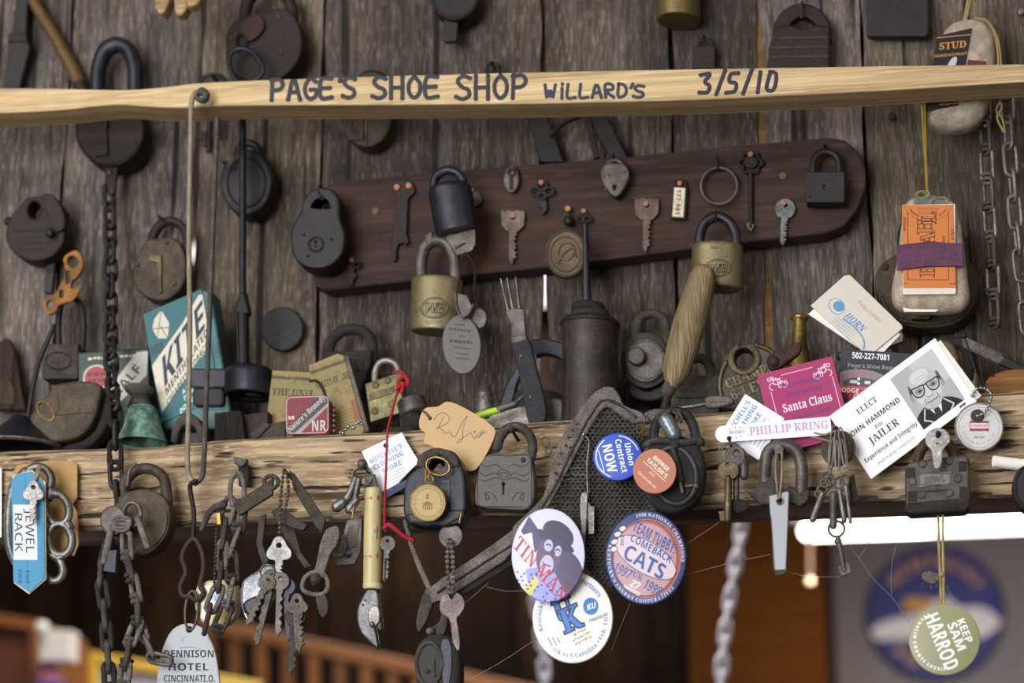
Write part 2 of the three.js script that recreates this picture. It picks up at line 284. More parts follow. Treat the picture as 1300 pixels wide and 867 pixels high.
// the plank partition over the opening: upright boards, some standing apart
{
  const part = new THREE.Group(); part.name = 'wall_back'; part.userData = { kind: 'structure', label: 'partition of grey weathered upright planks' }; scene.add(part);
  const edges = [[-160, 2], [77, 2.2], [244, 5.6], [405, 2.6], [690, 5.0], [855, 2.2], [970, 4.4], [1103, 2.0], [1345, 2]];   // pixel of the joint on the wall at mid height, gap in mm
  const y0 = W(650, 640, 0).y, kinds = [M.plankA, M.plankA, M.plankC, M.plankB, M.plankB, M.plankB, M.plankA, M.plankC];
  const xs = edges.map(([p]) => W(p, 260, 0).x), gaps = edges.map(e => e[1] / 1000);
  const plank = (x0, x1, m, zf) => {
    const nx = 10, ny = 90, th = 0.008, pos = [], idx = [], s = rnd() * 50; const wob = (y, k) => 0.0009 * Math.sin(y * 37 + k * 5 + s) + 0.0006 * Math.sin(y * 91 + k * 3);
    for (let j = 0; j <= ny; j++) for (let i = 0; i <= nx; i++) {
      const y = y0 + (RH - y0) * (j / ny) ** 1.6, t = i / nx, a = x0 + wob(y, 1), b = x1 + wob(y, 2), e = Math.min(t, 1 - t) * (x1 - x0);
      pos.push(a + (b - a) * t, y, zf + 0.0022 * (fbm(t * 0.1 + s, y * 0.3, 40, 8, 2, 3) - 0.5) + (e < 0.001 ? -0.0012 : 0));
    }
    const W1 = nx + 1; for (let j = 0; j < ny; j++) for (let i = 0; i < nx; i++) { const k = j * W1 + i; idx.push(k, k + 1, k + W1, k + 1, k + W1 + 1, k + W1); }
    const n0 = pos.length / 3; for (let i = 0; i < n0; i++) pos.push(pos[3 * i], pos[3 * i + 1], zf - th);
    const rim = []; for (let i = 0; i < nx; i++) rim.push(i); for (let j = 0; j < ny; j++) rim.push(j * W1 + nx); for (let i = nx; i > 0; i--) rim.push(ny * W1 + i); for (let j = ny; j > 0; j--) rim.push(j * W1);
    rim.forEach((a, i) => { const b = rim[(i + 1) % rim.length]; idx.push(a, a + n0, b, b, a + n0, b + n0); });
    for (let j = 0; j < ny; j++) for (let i = 0; i < nx; i++) { const k = n0 + j * W1 + i; idx.push(k, k + W1, k + 1, k + 1, k + W1, k + W1 + 1); }
    let g = new THREE.BufferGeometry(); g.setAttribute('position', new THREE.Float32BufferAttribute(pos, 3)); g.setIndex(idx); g = g.toNonIndexed(); g.computeVertexNormals(); g.setAttribute('uv', new THREE.Float32BufferAttribute(new Float32Array(g.attributes.position.count * 2), 2)); boxUV(g);
    S('plank', g, m, part);
  };
  for (let i = 0; i + 1 < xs.length; i++) plank(xs[i] + gaps[i] / 2, xs[i + 1] - gaps[i + 1] / 2, kinds[i], -0.002 + rr(-0.001, 0.001));
  for (let x = xs[0], k = 0; x > RX0; x -= 0.14, k++) plank(Math.max(RX0, x - 0.14), x - 0.0015, kinds[k % 8], -0.002);
  for (let x = xs[xs.length - 1], k = 0; x < RX1; x += 0.14, k++) plank(x + 0.0015, Math.min(RX1, x + 0.14), kinds[k % 8], -0.002);
  const bat = mat({ color: 0x4a3a2e, roughness: 0.9 }, TX.plankB), pine = mat({ color: 0x94805a, roughness: 0.8 }, TX.stick);
  for (const [i, m, z, dx] of [[1, bat, -0.012, 0], [3, bat, -0.012, 0], [5, bat, -0.012, 0], [7, bat, -0.012, 0]]) S('batten', slab(xs[i] - 0.03 + dx, xs[i] + 0.03 + dx, y0, RH, z - 0.02, z), m, part);
  S('filler_strip', slab(xs[6] - 0.003, xs[6] + 0.003, y0, RH, -0.02, -0.006), pine, part); S('batten', slab(xs[4] - 0.02, xs[4] + 0.02, W(690, 250, 0).y, RH, -0.03, -0.012), pine, part);
}
// the hewn beam that makes the ledge
const BEAMZ = 0.085;
const topPx = [[-900, 612], [-60, 573], [0, 570], [100, 567], [200, 563], [300, 553], [440, 547], [560, 541], [620, 536], [720, 530], [850, 525], [960, 514], [1100, 505], [1230, 496], [1300, 493], [1400, 489], [2200, 450]];
const botPx = [[-900, 715], [-60, 679], [0, 676], [200, 667], [500, 658], [850, 645], [1000, 637], [1300, 628], [1400, 626], [2200, 600]];
const lerpAt = (t, x) => { for (let i = 1; i < t.length; i++) if (x <= t[i][0]) { const a = t[i - 1], b = t[i]; return a[1] + (b[1] - a[1]) * (x - a[0]) / (b[0] - a[0]); } return t[t.length - 1][1]; };
const topY = px => W(px, lerpAt(topPx, px), BEAMZ).y;      // height of the ledge
{
  const nx = 520, sect = 64, pos = [], idx = [];
  for (let i = 0; i <= nx; i++) {
    const px = -900 + 3100 * i / nx, a = W(px, lerpAt(topPx, px), BEAMZ), b = W(px, lerpAt(botPx, px), BEAMZ);
    for (let j = 0; j <= sect; j++) {
      let y, z; const t = j / sect, r = 0.007;
      if (t < 0.12) { y = a.y; z = (BEAMZ - r) * (t / 0.12) - 0.001 * (1 - t / 0.12); }
      else if (t < 0.2) { const q = (t - 0.12) / 0.08 * Math.PI / 2; y = a.y - r + r * Math.cos(q); z = BEAMZ - r + r * Math.sin(q); }
      else if (t < 0.8) { const q = (t - 0.2) / 0.6; y = a.y - r + (b.y - a.y + 2 * r) * q; z = BEAMZ; }
      else if (t < 0.88) { const q = (t - 0.8) / 0.08 * Math.PI / 2; y = b.y + r - r * Math.sin(q); z = BEAMZ - r + r * Math.cos(q); }
      else { const q = (t - 0.88) / 0.12; y = b.y + 0.019 * q; z = (BEAMZ - r) * (1 - q); }
      const f = t > 0.1 && t < 0.9 ? 1 : 0, gr = fbm(a.x + 2, y * 3, 8, 30, 3, 3), fine = fbm(a.x + 2, y * 3, 30, 160, 2, 9), cr = fbm(a.x + 2, y * 3, 7, 60, 2, 77);
      z -= f * (0.003 * gr + 0.0013 * fine + (cr < 0.3 ? (0.3 - cr) * 0.02 : 0)); if (f && (t < 0.24 || t > 0.76)) y += 0.002 * (fine - 0.5);
      pos.push(a.x, y, z);
    }
  }
  const W1 = sect + 1; for (let i = 0; i < nx; i++) for (let j = 0; j < sect; j++) { const k = i * W1 + j; idx.push(k, k + 1, k + W1, k + 1, k + W1 + 1, k + W1); }
  let g = new THREE.BufferGeometry(); g.setAttribute('position', new THREE.Float32BufferAttribute(pos, 3)); g.setIndex(idx); g.computeVertexNormals();
  g.setAttribute('uv', new THREE.Float32BufferAttribute(new Float32Array(g.attributes.position.count * 2), 2)); g = g.toNonIndexed(); boxUV(g);
  const beam = S('trim_1', g, M.beam); beam.userData.label = 'rough hewn tan timber beam carrying the hanging things';
}
// the dark board let in behind the beam, its lower edge a little below it
{ const b = W(650, 670, -0.05).y; const t = S('trim_2', slab(RX0, RX1, b, b + 0.06, -0.06, -0.045), mat({ color: 0x8a7468, roughness: 0.8 }, TX.plaster)); t.userData.label = 'brown board under the beam at the head of the opening'; }

// ---------------------------------------------------------------- the back room seen under the beam
{
  const zb = -2.6, yb = 0.5; const wall = new THREE.Group(); wall.name = 'wall_rear_boards'; wall.userData = { kind: 'structure', label: 'dark upright board lining of the back room' }; scene.add(wall);
  const x1 = W(868, 760, zb).x; let k = 0;
  for (let x = RX0; x < x1 - 0.02; x += 0.125, k++) S('board', slab(x + 0.004, Math.min(x + 0.121, x1), yb, RH, zb - 0.02, zb + rr(0, 0.012)), darkPlank[(k * 7) % 3], wall);
  const pz = -2.2, a = W(874, 760, pz).x, b = W(1046, 760, pz).x;
  const d = S('wall_closet', slab(a, b, 0, RH, RZ0, pz), new THREE.MeshPhysicalMaterial({ ...TX.stick, color: 0x4a300c, roughness: 0.95, specularIntensity: 0.2 })); d.userData.label = 'brown wood panelled closet side in the back room';
}
{ // strip lamp of the back room
  const z = -1.75; T('strip_lamp', 'glowing white fluorescent strip lamp hanging in the back room', 'lamp', 1170, 662, z);
  P('housing', box(1206, 648, 410, 8, 50, 3, 1, 0), mat({ color: 0x8a8884, roughness: 0.6 }), { r: 2 });
  P('tube', [tube([[1026, 673, -8], [1390, 660, -8]], 11.5, { straight: true, n: 2, sides: 16 })], new THREE.MeshStandardMaterial({ color: 0xffffff, emissive: 0xfff6ea, emissiveIntensity: 10 }));
  for (const x of [1080, 1330]) P('hanger', tube([[x, 640, -10], [x, 300, -10]], 2.5, { straight: true, n: 1 }), M.greysteel);
  const l = new THREE.RectAreaLight(0xfff0dc, 130, 0.5, 0.07), c = W(1205, 690, z + 0.005); l.position.copy(c); l.lookAt(c.x - 0.35, c.y - 1, c.z - 0.5); scene.add(l);
}
{ // pull switch
  T('pull_cord', 'thin brown pull cord with round ball end below the strip lamp', 'cord', 1028, 680, -1.72);
  P('cord', tube([[1028, 676], [1028, 738]], 2.4, { straight: true, n: 2 }), mat({ color: 0x3a2a20, roughness: 0.9 })); P('ball', ball(1028, 738, 0, 5), mat({ color: 0xb8a488, roughness: 0.5 }));
}
{ // round emblem on the far wall
  const z = RZ0 + 0.02; T('round_sign', 'round blue sign with white state outline on grey wall', 'sign', 1187, 778, z);
  const m = print(512, 512, '#16267a', (x, w, h) => {
    x.fillStyle = '#3a3240'; x.fillRect(0, 0, w, 0); arcText(x, 'KENTUCKY', 256, 256, 198, -58, 62, 'bold 66px sans-serif', '#d49a3c'); arcText(x, 'PO', 256, 256, 200, 228, 196, 'bold 62px sans-serif', '#d49a3c', true);
    x.fillStyle = '#e2dfe8'; x.beginPath(); [[0, 330], [60, 290], [120, 275], [190, 262], [250, 210], [300, 196], [350, 235], [420, 232], [470, 250], [512, 300], [450, 345], [380, 370], [240, 362], [120, 360], [40, 362]].forEach((p, i) => i ? x.lineTo(...p) : x.moveTo(...p)); x.fill();
    x.fillStyle = '#d49a3c'; x.fillRect(140, 200, 100, 50);
  }, { rough: 0.6 });
  P('face', disc(1187, 778, 86, 84, 6, 1), m, { planar: true }); P('rim', ring(1187, 778, 86, 84, 2.5, -2), mat({ color: 0x1a2350, roughness: 0.6 }));
}
{ // stair railing
  const rw = [mat({ color: 0xb88a60, roughness: 0.55 }, TX.stick), mat({ color: 0xa07650, roughness: 0.55 }, TX.stick)];
  T('stair_railing', 'reddish brown wooden stair railing with upright balusters, out of focus', 'railing', 460, 830, -1.95);
  P('rail', ext([[250, 780], [700, 876], [700, 894], [250, 799]], 24, 3), rw[0]);
  for (let i = 0; i < 13; i++) { const x = 262 + 33.5 * i, y = 790 + 0.213 * (x - 262); P('baluster', box(x, y + 110, 12, 200, 12, 2, 1, -5), rw[i % 2]); }
  P('bottom_rail', ext([[250, 960], [700, 1056], [700, 1074], [250, 980]], 24, 3), rw[0]);
}
{ T('cabinet', 'honey brown wooden cabinet corner at lower left edge', 'cabinet', 0, 830, -1.4); const c = mat({ color: 0xb58450, roughness: 0.5 }, TX.stick);
  P('top', ext([[-160, 754], [44, 786], [46, 801], [-160, 772]], 180, 2), c); P('stile', box(42, 1000, 9, 400, 180, 1, 1, -2), c); P('panel', box(-60, 1000, 196, 400, 170, 1, 1, -12), mat({ color: 0x7a4a2a, roughness: 0.5 }, TX.stick)); }
{ T('white_box', 'small white box beside the brown cabinet corner', 'box', 68, 820, -1.35); P('body', box(69, 820, 40, 38, 30, 2, 2), mat({ color: 0xd6cdca, roughness: 0.7 })); P('lid', box(69, 803, 41, 6, 31, 1, 0.5, 0.5), mat({ color: 0xe2dad6, roughness: 0.7 })); }
{ T('white_ball', 'round white ball ornament on the cabinet corner', 'ball', 52, 796, -1.33); P('ball', ball(52, 796, -4, 8.5), mat({ color: 0xe6e2de, roughness: 0.4 })); P('stem', tube([[52, 798, -4], [46, 800, -14]], 3), mat({ color: 0xbab4ae, roughness: 0.5 })); }
{ T('pink_pouch', 'small pink and purple pouch under the white box', 'pouch', 58, 858, -1.36); P('body', ext(smooth([[48, 842], [60, 838], [70, 850], [74, 875], [50, 878]]), 20, 8), mat({ color: 0xa0607a, roughness: 0.8 })); P('band', box(62, 870, 34, 10, 24, 3, 2, 2), mat({ color: 0x3a348a, roughness: 0.8 })); }
{ T('picture_frame', 'yellow picture frame around a pale print, lower left background', 'picture frame', 200, 870, -1.5); const y = mat({ color: 0xd9b23c, roughness: 0.5 });
  P('frame', ext([[112, 826], [330, 866], [330, 1010], [112, 1000]], 14, 3, [[[124, 842], [124, 990], [318, 998], [318, 877]]]), y); P('print', ext([[118, 836], [324, 873], [324, 1000], [118, 994]], 3, 0.2, [], -6), print(256, 256, '#b9b2b8', (x, w, h) => { x.fillStyle = '#8f858c'; x.fillRect(0, 0, w, 50); x.fillStyle = '#e6e2e4'; x.fillRect(30, 60, 190, 60); }), { planar: true }); }

// ================================================================ makers shared by many things
function linkGeo(len, w, r) { const a = (len - w) / 2, pts = []; for (let i = 0; i <= 8; i++) { const t = Math.PI * i / 8; pts.push(V(w / 2 * Math.cos(t), a + w / 2 * Math.sin(t), 0)); } for (let i = 0; i <= 8; i++) { const t = Math.PI + Math.PI * i / 8; pts.push(V(w / 2 * Math.cos(t), -a + w / 2 * Math.sin(t), 0)); } return new THREE.TubeGeometry(new THREE.CatmullRomCurve3(pts, true, 'centripetal'), 26, r, 6, true); }
function chain(pts, pitch, w, r, m, o = {}) {
  const v = pts.map(p => toLocal(p[0], p[1], p[2] ?? G.zf)), c = new THREE.CatmullRomCurve3(v, false, 'centripetal'), L = c.getLength(), n = Math.max(1, Math.round(L / pitch)), st = L / n;
  for (let i = 0; i < n; i++) {
    const u = (i + 0.5) / n, p = c.getPointAt(u), t = c.getTangentAt(u), q = new THREE.Quaternion().setFromUnitVectors(V(0, 1, 0), t);
    const tw = (i % 2 ? (o.b ?? 75) : (o.a ?? 10)) * Math.PI / 180 + rr(-0.2, 0.2);
    const g = [linkGeo(st + r * 3.1, w, r)];
    if (o.knot) { for (const k of [-1, 1]) g.push(new THREE.TorusGeometry(w * 0.42, r * 0.95, 6, 14).rotateX(Math.PI / 2).translate(0, st * 0.42 + k * r * 1.05, 0)); }
    const gg = join(g).applyMatrix4(new THREE.Matrix4().makeRotationY(tw)).applyMatrix4(new THREE.Matrix4().makeRotationFromQuaternion(q)).translate(p.x, p.y, p.z);
    P(o.name || 'link', gg, Array.isArray(m) ? m[i % m.length] : m);
  }
}
function beads(pts, pitch, r, m) { const v = pts.map(p => toLocal(p[0], p[1], p[2] ?? G.zf)), c = new THREE.CatmullRomCurve3(v, false, 'centripetal'), n = Math.round(c.getLength() / pitch), l = []; for (let i = 0; i <= n; i++) { const p = c.getPointAt(i / n); l.push(new THREE.SphereGeometry(r, 9, 6).translate(p.x, p.y, p.z)); } l.push(new THREE.TubeGeometry(c, n * 2, r * 0.3, 4)); return l; }
// a flat cut key: bow around x, y, blade running down
function flatKey(x, y, R, len, bw, o = {}) {
  const bow = o.bow || 'round', pts = [], side = o.side || 1, t = []; const sq = o.sq || 1;
  if (bow === 'round') for (const p of oval(x, y, R * sq, R, 22, 0, -60, 240)) t.push(p);
  if (bow === 'clover') for (let i = 0; i <= 40; i++) { const a = (-62 + 304 * i / 40) * Math.PI / 180, k = R * (0.86 + 0.17 * Math.cos(3 * (a - Math.PI / 2))); t.push([x + k * Math.cos(a), y - k * Math.sin(a)]); }
  if (bow === 'crown') for (const [a, b] of [[0.45, 0.85], [0.95, 0.35], [1, -0.5], [0.98, -0.95], [0.72, -0.86], [0.35, -0.97], [0, -0.86], [-0.35, -0.97], [-0.72, -0.86], [-0.98, -0.95], [-1, -0.5], [-0.95, 0.35], [-0.45, 0.85]]) t.push([x + a * R * sq, y + b * R]);
  pts.push(...t.slice().reverse().map(p => p));   // from upper left round to lower right is kept counter-clockwise below
  const b0 = y + R * 0.8, b1 = y + R + len, h = bw / 2, n = o.teeth || 5; const left = [], right = [];
  for (let i = 0; i <= n; i++) { const yy = b0 + R * 0.3 + (b1 - b0 - R * 0.3 - bw) * i / n; right.push([x + h * side, yy], [x + h * side * (i % 2 ? 0.15 : 0.55), yy + (b1 - b0) / n * 0.35]); }
  const ring0 = t; // bow runs right-lower -> top -> left-lower
  const blade = [[x - h * side, b0], [x - h * side, b1 - bw * 0.6], [x - h * side * 0.1, b1], ...right.reverse(), [x + h * side, b0]];
  const poly = side > 0 ? [...ring0, ...blade] : [...ring0, ...blade.reverse()];
  return ext(poly, o.d || 3, o.b ?? 0.6, [oval(x, y - R * (o.hole ?? 0.35), R * 0.2, R * 0.2, 10)]);
}
function skeleton(x, y, R, len, r, o = {}) {   // ring bow, round stem, flat bit
  const s = o.side || 1; return [ring(x, y, R, R * (o.oval || 0.8), r * 0.9, -r), tube([[x, y + R * (o.oval || 0.8), -r], [x, y + R + len, -r]], r, { straight: true, n: 2 }), lathe(x, y + R + 3, [[r, -2], [r * 1.7, 0], [r, 2]], -r, 12), ext([[x, y + R + len - 14], [x + s * 11, y + R + len - 14], [x + s * 11, y + R + len - 9], [x + s * 7, y + R + len - 9], [x + s * 7, y + R + len - 6], [x + s * 11, y + R + len - 6], [x + s * 11, y + R + len - 2], [x, y + R + len - 2]].map(p => p), 4, 0.5)];
}
function nailHead(x, y, r, m, p) { P('nail', [disc(x, y, r, r, 2.4, 0.8, 2.2, 12), tube([[x, y, 0], [x, y, -14]], r * 0.4, { straight: true, n: 1 })], m, p ? { p } : {}); }
const keyhole = (x, y, r, h) => [[x - r * 0.5, y + h], [x - r * 0.5, y + r * 0.6], ...oval(x, y, r, r, 12, 0, 300, 60 + 180 - 0).map(p => p)];
function hole(x, y, r, h, p, zf = 0.25) { P('keyhole', [disc(x, y, r, r, 0.8, 0.1, zf, 14), box(x, y + h / 2, r * 1.0, h, 0.8, 0.3, 0.1, zf)], M.darkhole, p ? { p } : {}); }

// ================================================================ on the upper planks
T('iron_bar', 'dark flat iron tool arm hanging at top left corner', 'tool', 20, 110, 0.012);
P('blade', ext([[24, -40], [38, -40], [33, 44], [38, 60], [24, 114], [3, 114], [11, 52], [14, 44]], 14, 2), M.black); P('collar', ext([[11, 42], [34, 42], [35, 54], [10, 54]], 18, 2, [], 2), M.iron);

T('curved_handle', 'orange brown curved wooden handle at top left corner', 'handle', 105, 118, 0.016);
P('grip', tube([[28, -25], [44, 6], [60, 32], [76, 60], [92, 90], [106, 122]], 8.5, { taper: t => 0.85 + 0.25 * t, z: -10, sides: 12 }), mat({ color: 0x776430, roughness: 0.6 }, TX.stick)); P('ferrule', tube([[98, 104], [104, 117]], 10, { straight: true, n: 2, z: -10, sides: 12 }), M.iron);

{ T('padlock', 'large dark round padlock with tall thick shackle and drop plate, left of cord', 'padlock', 139, 165, 0.026);
  const b = P('body', [disc(139, 164, 44, 47, 34, 3, 0, 48, 3)], M.iron); P('rim', ring(139, 164, 42, 45, 1.8, -1, 0, 6), M.black, { p: b });
  P('shackle', tube([[121, 150], [119, 110], [121, 78], [130, 58], [144, 51], [158, 58], [166, 78], [167, 110], [165, 150]], 10, { z: -14, sides: 14, n: 50 }), M.blue);
  const d = P('drop_plate', ext([[122, 200], [122, 155], [125, 148], [131, 146], [137, 149], [138, 160], [136, 166], [138, 174], [138, 198]], 5, 1, [], 4), M.iron); P('rivet', ball(130, 152, 4, 3), M.greysteel, { p: d });
  for (const [x, y] of [[106, 140], [172, 182], [150, 204]]) rivet(x, y, 2, M.dustydark);
  P('chain_lug', ext(smooth([[133, 204], [146, 204], [145, 226], [142, 244], [134, 244], [131, 226]]), 7, 1.5, [], -6), M.iron); P('lug_rivet', ball(137, 217, -6, 4), M.greysteel); }
{ T('chain', 'long dark twisted link chain hanging from large round padlock down over beam', 'chain', 140, 240, 0.03);
  chain([[138, 240, 0.02], [140, 330, 0.03], [140, 420, 0.05], [142, 480, 0.075], [146, 530, 0.097], [147, 600, 0.097], [151, 640, 0.1]], 25, 13, 3.1, [M.dustyblack, M.black]); }

T('wood_splinter', 'pale frayed wood stub poking down at top left', 'wood', 225, 10, 0.1);
P('stub', [ext([[196, -40], [196, 8], [201, 16], [206, 17], [210, 12], [213, 4], [217, -4], [222, -40]], 22, 3), ext([[216, -40], [220, 8], [223, 18], [230, 17], [236, 8], [242, -40]], 20, 3, [], -3), ext([[236, -40], [238, 10], [244, 9], [252, 4], [258, -4], [258, -40]], 18, 3, [], 2)], mat({ color: 0xfff0d8, roughness: 0.95 }, TX.beam));

{ T('padlock', 'dark heart shaped padlock with swivel cover above the painted stick', 'padlock', 335, 60, 0.027);
  P('body', ext(smooth([[286, 58], [289, 36], [302, 25], [320, 25], [340, 13], [362, 10], [376, 24], [383, 46], [381, 70], [368, 90], [346, 103], [320, 104], [297, 92], [287, 74]]), 36, 3, [], 0, 3), M.iron);
  P('shackle', tube([[306, 32], [307, 5], [316, -14], [338, -22], [358, -12], [366, 5], [367, 24]], 7.5, { z: -17, sides: 12 }), M.iron);
  P('cover', ext(smooth([[309, 46], [306, 36], [313, 26], [324, 20], [334, 24], [337, 36], [329, 48], [318, 54]]), 7, 1.5, [], 6), M.rustbrown);
  for (const [x, y] of [[294, 49], [354, 21], [357, 66]]) rivet(x, y, 2.4, M.greysteel);
  P('staple', tube([[303, 66, 3], [301, 52, 4], [306, 44, 6], [313, 50, 5], [312, 64, 2]], 2, {}), M.iron); }
{ T('hanging_rod', 'long black iron rod with triangular eye and cast base hanging down wall', 'tool', 307, 300, 0.045);
  P('eye', tube([[290, 70], [299, 61], [314, 62], [326, 73], [333, 89], [322, 101], [307, 106], [294, 93]], 3, { closed: true, n: 60, z: -4 }), M.blue);
  P('rod', [tube([[307, 104], [307, 372]], 4.4, { straight: true, n: 2, z: -4, sides: 12 })], M.blue);
  P('collar', ext([[304, 370], [311, 370], [317, 396], [315, 399], [300, 399], [298, 396]], 16, 3, [], 3), M.black);
  P('shank', [tube([[307, 392], [308, 470]], 7.5, { straight: true, n: 2, z: -4, sides: 14 }), tube([[302, 400, 2], [303, 465, 2]], 1.5, { straight: true, n: 1 })], M.black);
  const b = P('base', lathe(316, 466, [[0, 0], [24, 0], [30, 4], [31, 12], [31, 34], [29, 37], [26, 34], [25, 14], [0, 12]], -4, 36), M.blue); P('coil', [tube(line([0, 0], [1, 0], 40).map(([t]) => [316 + 18 * Math.cos(t * 14), 490 + 14 * t, -4 + 18 * Math.sin(t * 14)]), 2.5, { n: 80, sides: 6 })], M.black, { p: b });
  P('arm', box(270, 482, 52, 25, 26, 4, 2.5, 8), M.blue); P('arm_tip', box(266, 505, 40, 24, 22, 6, 3, 6), M.black); }
T('skeleton_key', 'dark skeleton key on plank behind painted stick beside cord knot', 'key', 266, 150, 0.008);
P('key', [ring(270, 103, 14, 9, 2.6, -2), tube([[268, 110], [264, 190]], 3.2, { straight: true, n: 2, z: -3 }), ext([[262, 166], [250, 168], [249, 176], [256, 178], [255, 184], [262, 186]], 5, 0.6)], M.black); P('nail', tube([[270, 97, 3], [270, 97, -16]], 2, { straight: true, n: 1 }), M.iron);
T('nail', 'short rusty brown nail below painted stick left of black rod', 'nail', 280, 165, 0.006); P('shank', tube([[279, 150], [279, 175]], 2.4, { straight: true, n: 1, z: -2 }), M.rustbrown); P('head', disc(279, 150, 4, 4, 3, 1, 0, 12), M.rustbrown);
{ T('padlock', 'black round padlock with notched edge behind black rod', 'padlock', 311, 230, 0.025);
  P('body', ext([...oval(312, 230, 33, 42, 40, 0, -215, 115), [294, 196], [300, 206], [292, 214], [284, 206]], 34, 3), M.black); P('face_ring', ring(313, 232, 24, 31, 1.4, 0, 0, 6), M.iron); P('keyhole', disc(297, 212, 4, 6, 2, 0.3, 1, 14), M.darkhole); P('shackle', tube(arch(297, 325, 176, 206), 5, { z: -16, sides: 10 }), M.black); }
{ T('padlock', 'green brass round padlock with diamond plate half hidden by stick lettering', 'padlock', 465, 150, 0.02);
  P('body', disc(465, 148, 32, 38, 26, 3), M.brassdull); const p = P('plate', box(452, 160, 21, 38, 5, 2, 1, 3), M.brassdull); P('emblem', [tube([[452, 148, 3.5], [459, 160, 3.5], [452, 172, 3.5], [445, 160, 3.5]], 0.8, { closed: true, straight: false, n: 24, sides: 5 }), tube([[452, 154, 3.5], [456, 160, 3.5], [452, 166, 3.5], [448, 160, 3.5]], 0.7, { closed: true, n: 24, sides: 5 })], M.brassold, { p }); P('rib', box(465, 150, 3, 64, 3, 1, 1, 2), M.brassold); P('shackle', tube(arch(453, 487, 90, 130), 6, { z: -12, sides: 10 }), M.black); }
{ T('padlock', 'dark round padlock cut off by top edge, with hanging hasp tag', 'padlock', 577, 10, 0.024); P('body', disc(577, -8, 32, 33, 30, 3), M.black); P('rim', ring(577, -8, 29, 30, 1.6, 0, 0, 6), M.rustbrown); P('hasp', ext([[562, 18], [580, 18], [578, 48], [564, 50], [560, 46]], 8, 1, [], -8), M.black); }
{ T('padlock', 'tiny dark padlock peeping over stick, right of the round padlock with hasp tag', 'padlock', 624, 110, 0.012); P('shackle', tube(arch(617, 632, 78, 104), 2.6, { z: -5 }), M.black); P('body', box(625, 112, 26, 26, 12, 3, 1), M.black); P('nail', tube([[624, 79, 2], [624, 79, -20]], 1.6, { straight: true, n: 1 }), M.iron); }
{ T('tongs', 'dark iron tongs crossing behind top of brown key board', 'tongs', 730, 170, 0.014);
  P('arm', ext([[655, 118], [682, 118], [700, 160], [716, 205], [686, 205], [674, 165]], 12, 2), M.black); P('arm', ext([[736, 118], [758, 118], [772, 150], [800, 205], [778, 205], [752, 160]], 12, 2, [], 2), M.black); P('spring', tube([[700, 172], [712, 160], [728, 152], [745, 146]], 3, { z: 2 }), M.iron); P('arm_edge', ext([[742, 150], [750, 150], [762, 200], [754, 204]], 8, 1, [], 5), M.iron); }
{ T('padlock', 'brass barrel padlock with stamped lettering cut off by top edge', 'padlock', 860, 0, 0.022);
  const m = print(256, 320, '#6b5c38', (x, w, h) => { txt(x, 'MADE IN U.S.A.', 128, 190, 'bold 26px serif', '#2b2413', 'center', 190); txt(x, '1640', 128, 240, 'bold 30px serif', '#2b2413'); x.strokeStyle = '#a08b50'; for (const y of [165, 214, 262]) { x.beginPath(); x.moveTo(20, y); x.lineTo(236, y); x.stroke(); } }, { rough: 0.45, metal: 0.6, bump: 0.0002 });
  P('body', lathe(860, 22, [[0, 0], [26, 0], [28, -2], [28, -72], [25, -76], [0, -77]], -13, 40), m, { planar: true }); P('shackle', tube(arch(845, 875, -92, -50), 6, { z: -13 }), M.black); }
{ T('padlock', 'small rusty padlock on nail between top locks above the date', 'padlock', 893, 68, 0.008); P('body', box(893, 72, 29, 27, 12, 1.5, 1), M.iron); P('base_lip', box(893, 84, 30, 5, 13, 1, 1, 0.5), M.black); P('shackle', tube(arch(886, 903, 48, 66), 2, { z: -6 }), M.black); P('nail', tube([[894, 47, 4], [894, 45, -14]], 2, { straight: true, n: 1 }), M.black); }
{ T('padlock', 'dark ribbed padlock with broad shackle above stick near top right', 'padlock', 1015, 45, 0.02);
  P('shackle', ext([...oval(1018, 42, 38, 40, 24, 0, 0, 180), [980, 50], [1000, 50], ...oval(1019, 42, 19, 22, 20, 0, 180, 0), [1056, 50]].filter((p, i) => i < 27 || i > 27), 16, 3, [], -3), M.iron);
  P('body', ext([[984, 34], [1000, 30], [1018, 36], [1036, 30], [1054, 34], [1054, 100], [972, 100], [976, 60]], 24, 3), M.iron); for (const y of [48, 60, 72]) P('rib', box(1015, y, 72, 2.4, 2, 1, 0.6, 1), M.brassdull, { r: 1 }); P('nail', tube([[1018, 6, 6], [1018, 8, -20]], 2, { straight: true, n: 1 }), M.black); P('nail_bend', tube([[1018, 6, 6], [1018, 24, 4]], 1.5, { straight: true, n: 1 }), M.black); }
{ T('metal_plate', 'dark purple square metal plate with rounded corners at top right', 'plate', 1140, 20, 0.012); P('plate', box(1140, -10, 80, 112, 14, 6, 3), M.purpledark); P('rivet', ball(1137, 10, 0, 2), M.greysteel); }
T('nail', 'dark nail head in plank left of black label bag', 'nail', 1133, 147, 0.005); P('head', disc(1133, 147, 5.5, 5.5, 5, 2, 0, 18), M.black); P('shank', tube([[1133, 147, -3], [1133, 147, -12]], 2, { straight: true, n: 1 }), M.black);
